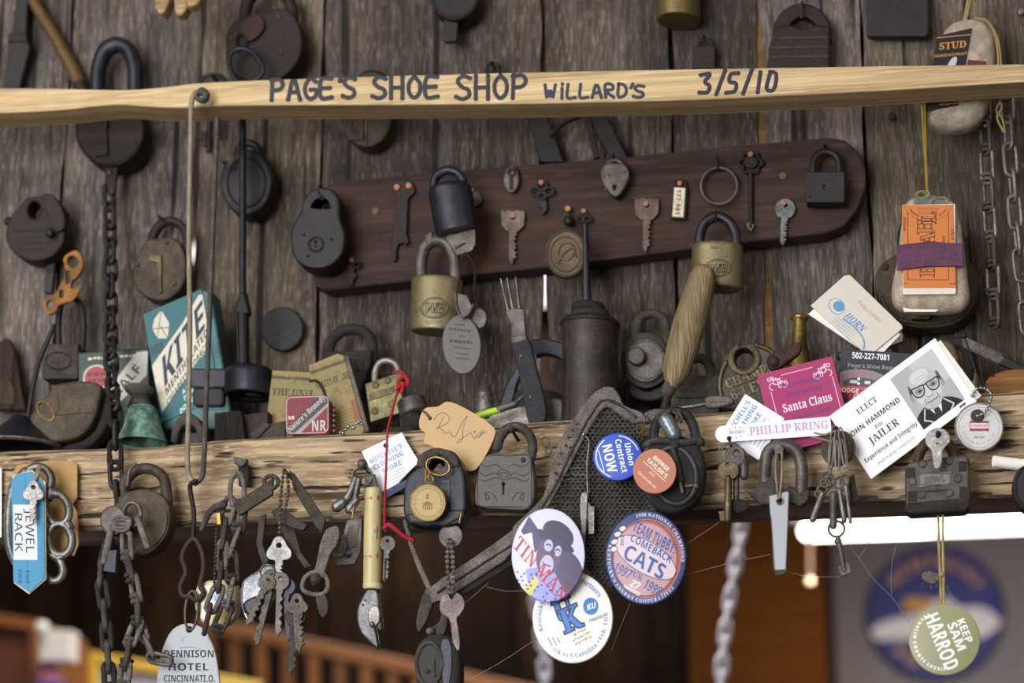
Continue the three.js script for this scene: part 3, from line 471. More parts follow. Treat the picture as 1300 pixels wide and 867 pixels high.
{ T('tobacco_bag', 'cloth tobacco bag with black gold lettered label hanging behind stick', 'bag', 1220, 90, 0.05);
  P('cloth', ext(smooth([[1181, 120], [1187, 80], [1192, 48], [1206, 27], [1228, 19], [1250, 22], [1262, 38], [1264, 80], [1257, 122], [1246, 148], [1228, 158], [1198, 160], [1180, 152]], 4), 44, 17, [], 0, 6), M.cloth);
  P('label', ext([[1190, 46], [1234, 36], [1217, 134], [1174, 142]], 2, 0.4, [], 1.6), print(360, 800, '#15151a', (x, w, h) => {
    x.setTransform(0.83, -0.1, 0, 1, 56, 60); const gold = '#c98a35'; x.strokeStyle = gold; x.lineWidth = 8; x.beginPath(); x.moveTo(0, 40); x.lineTo(360, 40); x.stroke(); txt(x, 'STUD', 190, 126, 'bold 92px serif', gold); txt(x, 'SMOKING', 90, 216, 'bold 36px serif', gold); txt(x, 'TOBACCO', 270, 216, 'bold 36px serif', gold);
    x.fillStyle = '#b9b4ac'; x.beginPath(); x.ellipse(180, 310, 34, 80, 0.5, 0, 7); x.fill(); dashes(x, 180, 640, 250, 24, gold); dashes(x, 180, 684, 230, 16, gold); x.beginPath(); x.moveTo(0, 730); x.lineTo(360, 730); x.stroke();
  }), { planar: true });
  P('tax_band', ext([[1229, 76], [1252, 78], [1252, 92], [1226, 92]], 2, 0.3, [], 0.8), mat({ color: 0x5a2426, roughness: 0.8 })); 
  P('draw_string', [tube([[1232, -30, -14], [1228, 0, -14], [1224, 22, -12]], 1.5), tube([[1235, -30, -14], [1231, 0, -14], [1226, 22, -12]], 1.3), tube([[1238, 20, -8], [1252, 26, 0], [1262, 42, 1], [1267, 66, -2], [1268, 122, -4], [1272, 135, -3], [1266, 148, -2], [1274, 166, -3]], 1.5), tube([[1240, 21, -8], [1254, 28, 0], [1265, 45, 1], [1270, 66, -2], [1270, 124, -4], [1265, 140, -2], [1272, 150, 0], [1276, 168, -2]], 1.2)], M.string); }
{ T('chain', 'knotted steel wire chain hanging beside orange paper bag', 'chain', 1255, 130, 0.03); chain([[1248, 118, 0.03], [1252, 190, 0.03], [1256, 270, 0.03], [1260, 340, 0.03], [1263, 412, 0.03]], 36, 15, 2.9, [M.steel, M.greysteel], { knot: true, a: 25, b: 60 }); P('top_hook', tube([[1232, 122, -2], [1240, 118, 2], [1250, 122, 0], [1252, 134, -2]], 2.6), M.greysteel); }
{ T('chain', 'steel wire chain with open links at right edge', 'chain', 1280, 130, 0.024); chain([[1278, 118, 0.024], [1281, 180, 0.024], [1285, 230, 0.024], [1290, 290, 0.024], [1296, 345, 0.024], [1304, 420, 0.024]], 34, 15, 2.8, [M.steel, M.steel], { a: 15, b: 70 }); P('top_ring', ring(1274, 122, 9, 5, 2.6, 0), M.greysteel); }
{ T('padlock', 'big round dark brass padlock behind bag with orange papers', 'padlock', 1177, 350, 0.026);
  P('body', ext(smooth([[1111, 366], [1114, 343], [1128, 328], [1160, 316], [1200, 316], [1230, 330], [1242, 352], [1240, 382], [1226, 402], [1207, 413], [1145, 413], [1124, 396]], 5), 36, 3), M.brassdull); P('rim', tube([[1118, 374, 0], [1128, 394, 0], [1146, 407, 0], [1205, 407, 0], [1222, 396, 0], [1235, 378, 0]], 2), M.brassold); P('rivet', disc(1123, 339, 5, 5, 3, 1, 2, 16), M.black); P('latch', box(1169, 401, 26, 13, 12, 4, 2, 8), M.brassold); P('shackle', tube(arch(1148, 1205, 268, 325), 9, { z: -16, sides: 12 }), M.iron); }
{ T('tobacco_bag', 'cloth tobacco bag with orange paper packet and purple band', 'bag', 1180, 320, 0.07);
  P('cloth', ext(smooth([[1143, 290], [1150, 254], [1166, 246], [1194, 246], [1214, 256], [1222, 292], [1229, 350], [1231, 378], [1220, 391], [1180, 394], [1142, 390], [1132, 376], [1138, 330]], 4), 34, 15, [], 0, 6), M.cloth);
  const pk = P('paper_packet', box(1179.5, 318, 67, 114, 5, 1, 0.5, 5), mat({ color: 0xe8e2d6, roughness: 0.8 }, TX.paper), { r: 0.5 });
  P('packet_cover', ext([[1145, 262], [1210, 262], [1213.5, 367], [1147, 367]], 2, 0.3, [], 6.2), print(400, 640, '#c4743a', (x, w, h) => {
    const k = '#3a2a1e'; x.strokeStyle = k; x.lineWidth = 5; x.strokeRect(45, 40, 300, 540); x.fillStyle = '#c4743a'; x.beginPath(); x.arc(195, -60, 190, 0, 7); x.fill(); x.lineWidth = 2; x.beginPath(); x.arc(195, -60, 190, 0.3, 2.84); x.stroke();
    arcText(x, 'DEALERS', 195, -60, 165, 235, 205, 'bold 22px serif', k, true); arcText(x, 'TO ALL', 195, -60, 165, 150, 125, 'bold 22px serif', k, true); for (let i = 0; i < 5; i++) { x.fillStyle = '#a05c2c'; x.fillRect(110 + i * 6, 24 + i * 16, 170 - i * 12, 6); }
    x.save(); x.translate(190, 560); x.rotate(-Math.PI / 2); x.font = 'bold 150px serif'; x.lineWidth = 6; x.strokeStyle = k; x.textAlign = 'left'; x.textBaseline = 'middle'; x.strokeText('B', 0, 0); x.strokeText('A', 240, 0); x.strokeText('H', 330, -20); x.strokeText('L', 410, 10); x.restore();
    x.save(); x.translate(310, 330); x.rotate(-Math.PI / 2); txt(x, 'PAPERS', 40, 0, 'bold 30px sans-serif', k); x.restore(); x.save(); x.translate(375, 250); x.rotate(-Math.PI / 2); txt(x, 'X FILS', 20, 0, 'bold 30px sans-serif', k); x.restore(); x.save(); x.translate(20, 150); x.rotate(-Math.PI / 2); txt(x, 'MARQUE', 0, 0, 'bold 26px sans-serif', k); x.restore(); x.fillStyle = k; x.fillRect(0, 608, 40, 5); x.fillRect(350, 608, 50, 5);
  }), { planar: true, p: pk });
  P('purple_band', ext([[1138, 314], [1180, 309], [1222, 312], [1224, 341], [1180, 341], [1139, 346]], 3, 1, [], 9), mat({ color: 0x6a2058, roughness: 0.34 }, TX.metal));
  P('stuffing', ext(smooth([[1158, 264], [1162, 252], [1180, 246], [1198, 252], [1202, 264]]), 18, 6, [], 2), mat({ color: 0x7d8a94, roughness: 0.95 }, TX.cloth)); P('loose_paper', ext([[1146, 388], [1198, 386], [1188, 394], [1148, 394]], 2, 0.3, [], -6), M.paper);
  P('string', [tube([[1170, 118, -30], [1172, 150, -30], [1175, 200, -26], [1178, 254, -12]], 1.5), tube([[1174, 118, -30], [1175, 160, -30], [1178, 252, -12]], 1.2)], M.yellowstring); P('string_tie', [ring(1170, 250, 9, 6, 1, 0, 20, 6), ring(1192, 257, 11, 5, 1, 3, -15, 6), ring(1172, 248, 8, 5, 1, 2, -10, 6)], M.string); }

// ---------------------------------------------------------------- left planks
{ T('padlock', 'dark round padlock with stamped face hanging at left edge', 'padlock', 45, 290, 0.024);
  P('body', ext([...oval(44, 296, 38, 35, 40, 0, 150, 390), [78, 262], [62, 246], [34, 250], [16, 270]], 30, 3, [oval(43, 266, 8, 11, 18)]), M.iron); P('hasp', ext(smooth([[56, 248], [70, 250], [82, 270], [84, 290], [74, 296], [64, 280]]), 10, 2, [], 6), M.iron); P('knob', ball(7, 278, -10, 6), M.iron);
  P('stamp', [box(40, 300, 50, 1.4, 1, 0.4, 0.2, 0.8), box(40, 308, 44, 1.2, 1, 0.4, 0.2, 0.8), box(38, 292, 44, 1.2, 1, 0.4, 0.2, 0.8), box(38, 316, 34, 1.2, 1, 0.4, 0.2, 0.8)], M.dustydark); rivet(66, 298, 6, M.black, 6, 'pivot'); }
T('iron_strap', 'dark iron strap running down below left edge padlock', 'strap', 65, 340, 0.012); P('strap', ext([[62, 296], [78, 296], [70, 330], [66, 372], [56, 372], [58, 330]], 8, 1.5), M.black); P('end_loop', ring(66, 298, 8, 8, 2.5, 0), M.black);
{ T('bottle_opener', 'rusty orange openwork bottle opener at left', 'opener', 80, 360, 0.03);
  P('body', ext(smooth([[97, 318], [104, 326], [104, 342], [97, 352], [92, 356], [90, 366], [100, 366], [96, 376], [84, 384], [74, 388], [72, 394], [62, 399], [56, 394], [56, 382], [64, 376], [72, 370], [76, 360], [82, 350], [82, 338], [80, 328], [88, 320]], 3), 6, 1, [oval(92, 332, 7, 8, 16, -20), rrect(86, 352, 5, 17, 2), rrect(78, 373, 6, 10, 2), oval(64, 387, 5, 6, 14, -20)]), M.orangerust); P('lever_hook', tube([[88, 382, -2], [96, 374, -2], [101, 364, -2]], 2.2), M.orangerust); }
{ T('padlock', 'dark square padlock with long shackle under orange bottle opener', 'padlock', 80, 455, 0.026); P('body', box(76, 457, 46, 42, 30, 2, 2), M.dustydark); P('face_ring', ring(74, 458, 16, 11, 0.8, 0, 0, 5), M.iron); P('base', box(76, 478, 46, 6, 31, 2, 1, 0.5), M.black); P('shackle', tube([[69, 440], [69, 400], [73, 380], [84, 372], [95, 380], [100, 400], [99, 440]], 4, { z: -15, sides: 10 }), M.black); }
{ T('padlock', 'dark brass pear shaped padlock with drop cover beside cord', 'padlock', 203, 340, 0.022);
  P('body', ext(smooth([[168, 350], [172, 328], [184, 306], [202, 302], [222, 302], [234, 322], [236, 348], [226, 370], [206, 381], [184, 376], [172, 364]]), 30, 3), M.brassdull); P('shackle', tube([[188, 312], [190, 295], [200, 280], [214, 276], [228, 284], [233, 302], [232, 318]], 6, { z: -14, sides: 12 }), M.iron); P('cover', ext([[190, 324], [206, 324], [206, 372], [203, 372], [200, 334], [190, 332]], 4, 0.8, [], 3), M.brassold); for (const [x, y] of [[174, 336], [212, 308], [222, 360]]) rivet(x, y, 3, M.brassold); P('nail', tube([[205, 280, 2], [201, 274, 0], [202, 274, -30]], 1.6), M.black); }
{ T('metal_disc', 'plain dark round disc nailed to plank below black padlock', 'disc', 358, 417, 0.006); P('disc', disc(358, 417, 27, 28, 7, 2), M.black); P('scratches', [box(358, 420, 30, 0.6, 0.6, 0.2, 0.1, 0.3), box(362, 428, 24, 0.6, 0.6, 0.2, 0.1, 0.3)], M.iron, { r: 30 }); }
{ T('wood_fragment', 'bare ochre wood fragment clinging to plank at far left', 'wood', 12, 480, 0.014); P('chip', ext([[-10, 438], [8, 428], [12, 432], [20, 450], [26, 490], [32, 520], [-10, 520]], 12, 2), mat({ color: 0x6c5a48, roughness: 0.9 }, TX.plankC)); P('inset', ext([[-6, 495], [8, 470], [20, 500], [20, 514], [-6, 514]], 3, 1, [], 1.5), mat({ color: 0x9a8660, roughness: 0.9 }, TX.plankC)); }
T('nail', 'bright nail head at upper right edge', 'nail', 1297, 14, 0.004); P('head', disc(1297, 14, 4.5, 4.5, 4, 1.4, 0, 14), M.nickel); P('shank', tube([[1297, 14, -2], [1297, 14, -12]], 1.6, { straight: true, n: 1 }), M.nickel);

// ================================================================ the brown key board and what hangs on it
const BZ = 0.02;
{ T('mounting_board', 'long dark brown board with rounded end screwed across the planks', 'board', 750, 270, BZ);
  P('board', ext([[396, 348], [404, 300], [414, 236], [424, 230], [560, 218], [800, 198], [960, 182], [1048, 174], [1072, 177], [1090, 192], [1099, 215], [1099, 238], [1088, 266], [1072, 286], [1048, 296], [900, 313], [700, 339], [520, 357], [412, 368], [400, 362]], 32, 3), M.board);
  for (const [x, y] of [[477, 268], [994, 223]]) P('screw', [disc(x, y, 5, 5, 3, 1, 1.6, 14), box(x, y, 8, 1, 0.8, 0.2, 0.1, 1.9)], M.brassold);
  for (const [x, y] of [[1047, 187]]) P('nail', tube([[x, y, 10], [x, y - 1, -10]], 1.8, { straight: true, n: 1 }), M.rustbrown); }
function boardKey(label, cx, cy, fn) { T('key', label, 'key', cx, cy, BZ + 0.004); fn(); }
{ T('padlock', 'blackish oval padlock with round keyhole plate over left end of board', 'padlock', 404, 290, 0.046);
  P('body', ext(smooth([[368, 302], [372, 284], [381, 268], [384, 254], [392, 242], [406, 237], [422, 240], [431, 254], [432, 276], [438, 296], [436, 318], [424, 334], [406, 341], [386, 338], [373, 326]], 4), 34, 4, [smooth([[390, 266], [394, 254], [405, 246], [418, 250], [424, 262], [423, 268]])], 0, 3), M.black);
  P('keyhole_plate', ring(401, 310, 9, 9, 1.6, 0.5), M.iron); hole(401, 306, 2, 9); for (const [x, y] of [[386, 298], [421, 304], [391, 325]]) rivet(x, y, 2, M.iron); P('wire', tube([[405, 236, -10], [405, 246, 2], [412, 252, 0], [402, 250, -4]], 1.3), M.black); P('wire_nail', tube([[405, 230, -30], [405, 236, 0]], 1.6, { straight: true, n: 1 }), M.black); }
{ T('bottle_opener', 'flat dark iron can wrench nailed with two copper nails', 'opener', 512, 280, BZ + 0.004);
  P('body', ext([[498, 238], [501, 231], [510, 228], [521, 229], [526, 236], [526, 244], [518, 252], [516, 296], [519, 306], [516, 311], [512, 308], [506, 309], [503, 318], [503, 330], [499, 332], [496, 322], [498, 300], [503, 252], [499, 246]], 5, 1), M.iron); nailHead(504, 238, 4, M.copper); nailHead(519, 236, 4, M.copper); }
boardKey('small dark key stub with copper nail at lower left of board', 446, 345, () => { P('key', [ring(439, 336, 4, 4, 1.5, 0), ring(453, 336, 4, 4, 1.5, 0), ext([[442, 334], [450, 334], [450, 345], [453, 350], [448, 356], [448, 362], [442, 362], [442, 354], [438, 348], [442, 344]], 4, 0.8)], M.iron); nailHead(446, 330, 3.5, M.copper); });
{ T('padlock', 'blue black barrel padlock with key in it, tilted, on board', 'padlock', 570, 250, 0.06);
  const o = { r: 10, at: [570, 250] };
  P('body', barrel(570, 261, 56, 40, [[0, -33], [0.84, -32], [0.95, -29], [1, -24], [1, 24], [0.97, 28]], -18), M.blue, o); P('base', barrel(570, 287, 56, 40, [[0.97, -2], [0.97, 1], [0.9, 4], [0, 5]], -18), M.brassdull, o);
  P('shackle', tube(arch(551, 589, 210, 240), 5.5, { z: -16, sides: 12 }), M.blue, o);
  P('key', ext([[562, 296], [588, 288], [600, 282], [601, 305], [596, 314], [577, 320]], 4, 0.8, [[[573, 310], [588, 302], [590, 305], [575, 313]]], -14), M.greysteel); P('key_blade', box(570, 294, 10, 16, 3, 1, 0.4, -15), M.greysteel); }
{ T('key', 'small dark bowed key half behind blue black barrel padlock', 'key', 605, 250, BZ + 0.004); P('bow', ext(smooth([[600, 244], [606, 242], [612, 250], [610, 258], [602, 262], [596, 254]]), 4, 1), M.greysteel); P('blade', box(594, 260, 14, 5, 3, 1, 0.5), M.greysteel, { r: 30, at: [600, 256] }); nailHead(599, 242, 3.2, M.copper); }
const wb = (cx, w, top, h, sh, rot, label, m, zf) => {
  T('padlock', label, 'padlock', cx, top + h / 2, zf);
  const pm = print(512, 512, '#6e6648', (x) => { x.strokeStyle = '#221e12'; x.lineWidth = 9; x.beginPath(); x.ellipse(270, 320, 135, 95, -0.1, 0, 7); x.stroke(); x.lineWidth = 4; x.beginPath(); x.ellipse(270, 320, 118, 80, -0.1, 0, 7); x.stroke(); x.font = 'italic bold 130px serif'; x.textAlign = 'center'; x.textBaseline = 'middle'; x.lineWidth = 7; x.strokeText('W', 225, 322); x.strokeText('B', 318, 322); if (sh) { txt(x, '621', 240, 90, 'bold 44px serif', '#221e12'); } speckle(x, 512, 512, 300, ['#5d5436', '#7c7450', '#4a4228'], 2, 16); }, { rough: 0.42, metal: 0.55, bump: 0.0003 });
  P('body', barrel(cx, top + h / 2, w, 40, [[0, -h / 2], [0.88, -h / 2], [0.97, -h / 2 + 2], [1, -h / 2 + 6], [1, h / 2 - 5], [0.97, h / 2 - 1], [0.9, h / 2 + 1], [0, h / 2 + 1]], -20), pm, { planar: true, r: rot });
  return [cx, top];
};
{ wb(550, 66, 347, 69, false, -2, 'brass padlock with oval stamp and grey shackle, hanging left under board', M.brassold, 0.055);
  P('shackle', tube([[533, 355, -16], [531, 330, -16], [537, 308, -16], [550, 300, -16], [564, 304, -16], [573, 322, -16], [575, 352, -16]], 7.5, { sides: 14, n: 40 }), M.greysteel); P('clevis', ext([[539, 296], [546, 290], [548, 300], [545, 308], [538, 308]], 10, 2, [], -8), M.dusty); }
{ T('metal_tag', 'oval grey advertising spoon bowl tag with small print hanging from brass lock', 'tag', 586, 438, 0.062);
  P('bowl', disc(586, 437, 25, 38, 4, 1.5, 0, 40), print(300, 456, '#4c4a47', (x, w) => { const k = '#262422'; [[60, 16, 80], [100, 20, 170], [145, 20, 22], [190, 22, 180], [240, 14, 120], [285, 14, 90], [320, 14, 110]].forEach(([y, h, l]) => { x.save(); x.translate(150, y + 20); x.rotate(0.18); dashes(x, 0, 0, l, h, k); x.restore(); }); speckle(x, w, 456, 120, ['#6d6a66', '#4e4c48'], 2, 10); }, { rough: 0.45, metal: 0.45 }), { planar: true, r: 5 });
  P('clip', [ext([[576, 372], [594, 376], [600, 390], [594, 402], [588, 404], [580, 396]], 4, 1, [], 4), tube([[580, 375, 5], [581, 392, 6], [588, 404, 6], [596, 400, 6], [602, 388, 4]], 1.6)], M.greysteel); P('cap', disc(607, 402, 10, 13, 5, 1.6, -6), M.greysteel);
  P('wire', [tube([[588, 316, -14], [584, 340, -6], [580, 376, 2]], 1.2), tube([[588, 316, -14], [600, 334, -10], [601, 372, -4]], 1.2)], M.black); }
{ T('escutcheon', 'small oval pewter keyhole cover near top of board', 'keyhole cover', 649, 228, BZ + 0.006); P('plate', disc(649, 227, 10, 17, 5, 2), M.greysteel); P('key_motif', [ring(650, 219, 4, 4, 1.4, 1), box(649, 232, 5, 18, 3, 1.4, 1, 2)], M.black); }
boardKey('dark ornate key with pierced bow and copper nail, middle of board', 688, 250, () => { P('bow', [ring(688, 235, 6, 6, 1.8, 0), ring(680, 243, 6, 5, 1.7, 0), ring(697, 243, 6, 5, 1.7, 0), ring(688, 249, 5, 4, 1.6, 0)], M.black); P('blade', ext([[684, 250], [693, 250], [695, 264], [692, 270], [688, 273], [688, 264], [683, 262]], 4, 0.8), M.black); nailHead(687, 232, 3.5, M.copper); });
boardKey('corroded flat key with square crown bow, lower middle of board', 651, 300, () => { P('key', flatKey(651, 281, 15, 40, 10, { bow: 'crown', d: 4 }), mat({ color: 0x8a7c74, roughness: 0.6, metalness: 0.35 }, TX.metal)); nailHead(651, 274, 3.5, M.copper); });
boardKey('rusty flat key with square crown bow beside number tag', 821, 285, () => { P('key', flatKey(821, 266, 15.5, 39, 10, { bow: 'crown', d: 4 }), mat({ color: 0x7c6a60, roughness: 0.65, metalness: 0.3 }, TX.metal)); nailHead(820, 259, 3.5, M.copper); });
{ T('padlock', 'small grey heart shaped padlock on board', 'padlock', 781, 225, BZ + 0.012); P('body', ext(smooth([[762, 218], [768, 208], [781, 206], [793, 208], [799, 220], [794, 236], [782, 249], [770, 240]]), 14, 2.5), M.greysteel); P('shackle', tube(arch(770, 790, 201, 214), 2.6, { z: -6 }), M.greysteel); hole(780, 237, 3.2, 5); for (const [x, y] of [[766, 225], [773, 222], [793, 218], [769, 240]]) rivet(x, y, 1.7, M.dusty); P('nail', tube([[779, 198, 4], [779, 203, -16]], 1.7, { straight: true, n: 1 }), M.black); }
{ T('number_tag', 'narrow metal tag printed 177-981 upright on board', 'tag', 862, 254, BZ + 0.005); P('plate', box(862, 257, 20, 42, 5, 2, 1), M.iron, { r: -4 }); P('print', box(862, 257, 14, 37, 1.4, 0.6, 0.2, 0.9), print(140, 370, '#cfc4a6', (x) => { x.save(); x.translate(62, 185); x.rotate(Math.PI / 2); txt(x, '177-981', 0, 0, 'bold 78px sans-serif', '#2c2620', 'center', 330); txt(x, 'RETURN TO', 30, -46, '26px sans-serif', '#6a5c48'); x.restore(); speckle(x, 140, 370, 60, ['#6a5a40', '#8d7c5c'], 2, 9); }), { planar: true, r: -4 }); P('loop', ring(863, 234, 7, 6, 1.6, -1), M.iron); nailHead(863, 233, 3.4, M.copper); }
{ T('key_ring', 'bare steel key ring hanging on nail at upper right of board', 'ring', 913, 233, BZ + 0.006); P('ring', [ring(913, 236, 23, 23, 2, 0, 0, 8, 56), ring(914, 235, 23, 23, 1.6, -2.5, 0, 8, 56)], M.greysteel); P('nail', tube([[911, 202, 8], [912, 214, 0], [912, 212, -14]], 1.8), M.black); }
{ wb(909, 66, 304, 57, true, -1, 'brass padlock with oval stamp and blue black shackle, right of board', M.brassold, 0.056);
  P('shackle', tube([[887, 312, -17], [887, 295, -17], [893, 278, -17], [909, 269, -17], [925, 277, -17], [933, 294, -17], [933, 312, -17]], 6.5, { sides: 14, n: 40 }), M.blue); P('wire_loop', tube([[908, 262, -20], [907, 270, -8], [908, 278, -12]], 1.6), M.black); }
boardKey('long dark skeleton key with scalloped bow on board right', 952, 240, () => { P('bow', tube(Array.from({ length: 32 }, (_, i) => { const a = i / 32 * 6.283, k = 13.5 + 2 * Math.cos(6 * a); return [953 + k * Math.cos(a), 206 + k * 0.9 * Math.sin(a), -2]; }), 2, { closed: true, n: 80 }), M.iron); P('bow_plate', disc(953, 205, 9, 8, 3, 1, -1), M.iron); P('stem', tube([[953, 219], [953, 288]], 2.8, { straight: true, n: 2, z: -2 }), M.iron); P('bit', ext([[947, 284], [953, 280], [958, 286], [954, 294], [949, 291]], 4, 1), M.greysteel); nailHead(953, 196, 3.6, M.copper); });
boardKey('plain nickel flat key with round bow at right of board', 997, 280, () => { P('key', flatKey(996, 265, 13, 34, 9, { d: 3.4, teeth: 6 }), mat({ color: 0x7f8a8a, roughness: 0.42, metalness: 0.6 }, TX.metal), { r: -3 }); nailHead(995, 258, 3.6, M.copper); });
{ T('padlock', 'small black square padlock with bent shackle on rounded board end', 'padlock', 1048, 225, BZ + 0.016); P('body', box(1048, 237, 50, 40, 22, 3, 2), M.black); hole(1046, 236, 2.2, 6); rivet(1028, 250, 1.5, M.iron); P('shackle', tube(arch(1032, 1065, 189, 222), 4.2, { z: -10, sides: 10 }), M.black); }
{ T('medallion', 'bronze round embossed medallion hanging beside oil can spout', 'medallion', 719, 322, 0.05);
  P('disc', disc(719, 322, 27, 31, 8, 2.5, 0, 44), mat({ color: 0x6e5c40, roughness: 0.5, metalness: 0.45 }, TX.metal)); P('rim', ring(719, 322, 25, 29, 1.6, 0, 0, 6, 60), M.brassold); P('inner_ring', ring(718, 323, 19, 22, 0.9, 0, 0, 6, 50), M.brassold); P('relief', [tube([[708, 334], [716, 322], [726, 316], [732, 326]], 1.4, { z: 0 }), tube([[712, 312], [722, 308], [730, 316], [722, 330], [710, 326]], 1.4, { closed: true, z: 0 })], M.brassold); }
{ T('knob', 'tiny round dark knob with copper nail above bronze medallion', 'knob', 722, 278, BZ + 0.006); P('ball', ball(722, 281, 0, 6.5), M.black); P('neck', lathe(722, 272, [[2, -2], [3, 2], [2, 4]], 0, 12), M.black); nailHead(721, 265, 4, M.copper); }
boardKey('tiny skeleton key with three looped bow above oil can', 741, 285, () => { P('bow', [ring(736, 278, 4.5, 4, 1.5, 0), ring(746, 278, 4.5, 4, 1.5, 0), ring(741, 272, 4, 4, 1.4, 0)], M.iron); P('stem', tube([[741, 282], [742, 312]], 2.2, { straight: true, n: 1 }), M.iron); nailHead(741, 268, 3.2, M.copper); });

// ================================================================ printed cards and badges
function card(name, [TL, TR, BL], w, h, bg, draw, o = {}) {   // a flat printed piece given by three corners in pixels
  const BR = [TR[0] + BL[0] - TL[0], TR[1] + BL[1] - TL[1]], c = [TL, TR, BR, BL], x0 = Math.min(...c.map(p => p[0])), x1 = Math.max(...c.map(p => p[0])), y0 = Math.min(...c.map(p => p[1])), y1 = Math.max(...c.map(p => p[1])), k = o.k || 5;
  const m = print(Math.round((x1 - x0) * k), Math.round((y1 - y0) * k), bg, x => { x.setTransform(k * (TR[0] - TL[0]) / w, k * (TR[1] - TL[1]) / w, k * (BL[0] - TL[0]) / h, k * (BL[1] - TL[1]) / h, k * (TL[0] - x0), k * (TL[1] - y0)); draw(x, w, h); }, o);
  return P(name, ext(o.outline || c, o.d || 1.2, o.b ?? 0.2, o.holes || [], o.zf || 0), m, { planar: true, ...(o.p ? { p: o.p } : {}) });
}
function dome(cx, cy, rx, ry, h, edge) { // button badge: domed face and rolled rim, facing out
  const pr = []; for (let i = 0; i <= 8; i++) { const r = i / 8; pr.push(new THREE.Vector2(Math.max(0.001, r * 0.97), h * (1 - r * r * 0.9))); } pr.push(new THREE.Vector2(1, h * 0.02), new THREE.Vector2(1, -edge), new THREE.Vector2(0.95, -edge - 0.6), new THREE.Vector2(0.001, -edge - 0.6));
  return new THREE.LatheGeometry(pr.reverse(), 48).rotateX(Math.PI / 2).scale(rx, ry, 1).translate(cx - G.cx, G.cy - cy, 0);
}
function badge(cx, cy, rx, ry, rot, bg, draw, o = {}) {
  const m = print(512, 512, bg, x => { x.translate(256, 256); x.rotate(rot * Math.PI / 180); x.scale(256 / 100, 256 / 100); draw(x); }, { rough: o.rough ?? 0.5 });
  P('badge_shell', dome(cx, cy, rx, ry, o.h ?? 4, o.edge ?? 3), m, { planar: true });
  P('pin_back', tube([[cx - rx * 0.6, cy, -5], [cx, cy + 2, -7], [cx + rx * 0.6, cy, -5]], 0.9), M.steel);
}
const ledge = (px, z) => { const w = W(px, lerpAt(topPx, px), BEAMZ); return proj(V(w.x, w.y, z))[1]; };

// ================================================================ standing on the ledge of the beam
{ T('hand_bell', 'black flared bell with long bent wire handle at left end of ledge', 'bell', 28, 570, 0.057);
  P('bell', lathe(26, 567, [[0, -38], [10, -38], [13, -34], [22, -26], [34, -14], [48, -3], [50, 0], [46, 0], [30, -14], [0, -20]], 0, 40), M.blue); P('lip', lathe(26, 567, [[46, -3], [52, -2], [52, 1], [46, 2]], 0, 40), M.steel); P('handle', tube([[34, 540], [37, 520], [42, 490], [50, 458], [60, 434], [68, 414]], 3, { z: 0 }), M.black); P('collar', lathe(34, 540, [[0, -4], [9, -3], [10, 2], [6, 4]], 0, 18), M.black); }
{ T('tobacco_tin', 'dark green tobacco tin with red disc and slanted white band', 'tin', 145, 480, 0.03);
  P('tin', ext([[98, 447], [190, 440], [192, ledge(145, 0.03)], [100, ledge(145, 0.03)]], 34, 4), mat({ color: 0x20361f, roughness: 0.45, metalness: 0.2 }, TX.metal));
  card('label', [[100, 449], [188, 443], [101, 535]], 88, 88, '#20331f', x => { x.fillStyle = '#20331f'; x.fillRect(0, 0, 88, 88); dashes(x, 44, 8, 64, 4, '#c9c4b0'); x.fillStyle = '#b8b096'; x.beginPath(); x.arc(22, 33, 17, 0, 7); x.fill(); x.fillStyle = '#99222a'; x.beginPath(); x.arc(22, 33, 14.5, 0, 7); x.fill(); dashes(x, 22, 29, 22, 6, '#3a1518'); dashes(x, 22, 37, 20, 5, '#3a1518'); x.fillStyle = '#b5b1a3'; x.beginPath(); x.moveTo(74, 3); x.lineTo(88, 3); x.lineTo(86, 34); x.lineTo(30, 88); x.lineTo(30, 58); x.fill(); x.save(); x.translate(60, 40); x.rotate(-0.83); txt(x, 'HALF', 0, 0, 'bold 17px sans-serif', '#2a2c26', 'center', 50); x.restore(); speckle(x, 88, 88, 50, ['#5a4a30', '#8a8878'], 0.3, 1.4); }, { rough: 0.5, zf: 0.6 }); }
{ T('padlock', 'worn brass padlock body lying with oval slot at left ledge', 'padlock', 85, 530, 0.062);
  P('body', ext(smooth([[66, 490], [100, 483], [127, 489], [125, 512], [116, 538], [100, 554], [78, 560], [54, 560], [41, 548], [39, 528], [48, 512], [58, 502]], 4), 34, 4, [oval(58, 522, 7, 13, 18, -38)]), M.brassdull); P('slot_lip', ring(58, 522, 8, 14, 1.3, 0.5, -38, 6), M.brass); P('ridge', [tube([[70, 526, 0], [95, 524, 0], [118, 522, 0]], 1.4), tube([[72, 496, 0], [74, 516, 0], [70, 526, 0]], 1.2)], M.brassold); P('lower_jaw', ext(smooth([[128, 494], [134, 510], [128, 540], [108, 562], [70, 572], [60, 566], [96, 556], [116, 540]], 3), 26, 4, [], -14), M.dustyblack); }
{ T('bell', 'small bell with green verdigris skirt and grey knob top', 'bell', 180, 565, 0.062); const z = 0;
  P('skirt', lathe(181, 561, [[15, -45], [18, -42], [21, -30], [26, -12], [31, 0], [29, 1], [24, -12], [14, -44]], z, 40), M.verdigris); P('shoulder', lathe(178, 517, [[0, -16], [11, -16], [12, -8], [15, -2], [16, 1], [0, 1]], z, 32), M.dustydark); P('knob', lathe(177, 495, [[0, -8], [10, -7], [17, -4], [18, 0], [16, 4], [10, 7], [0, 8]], z, 32), M.dusty); }
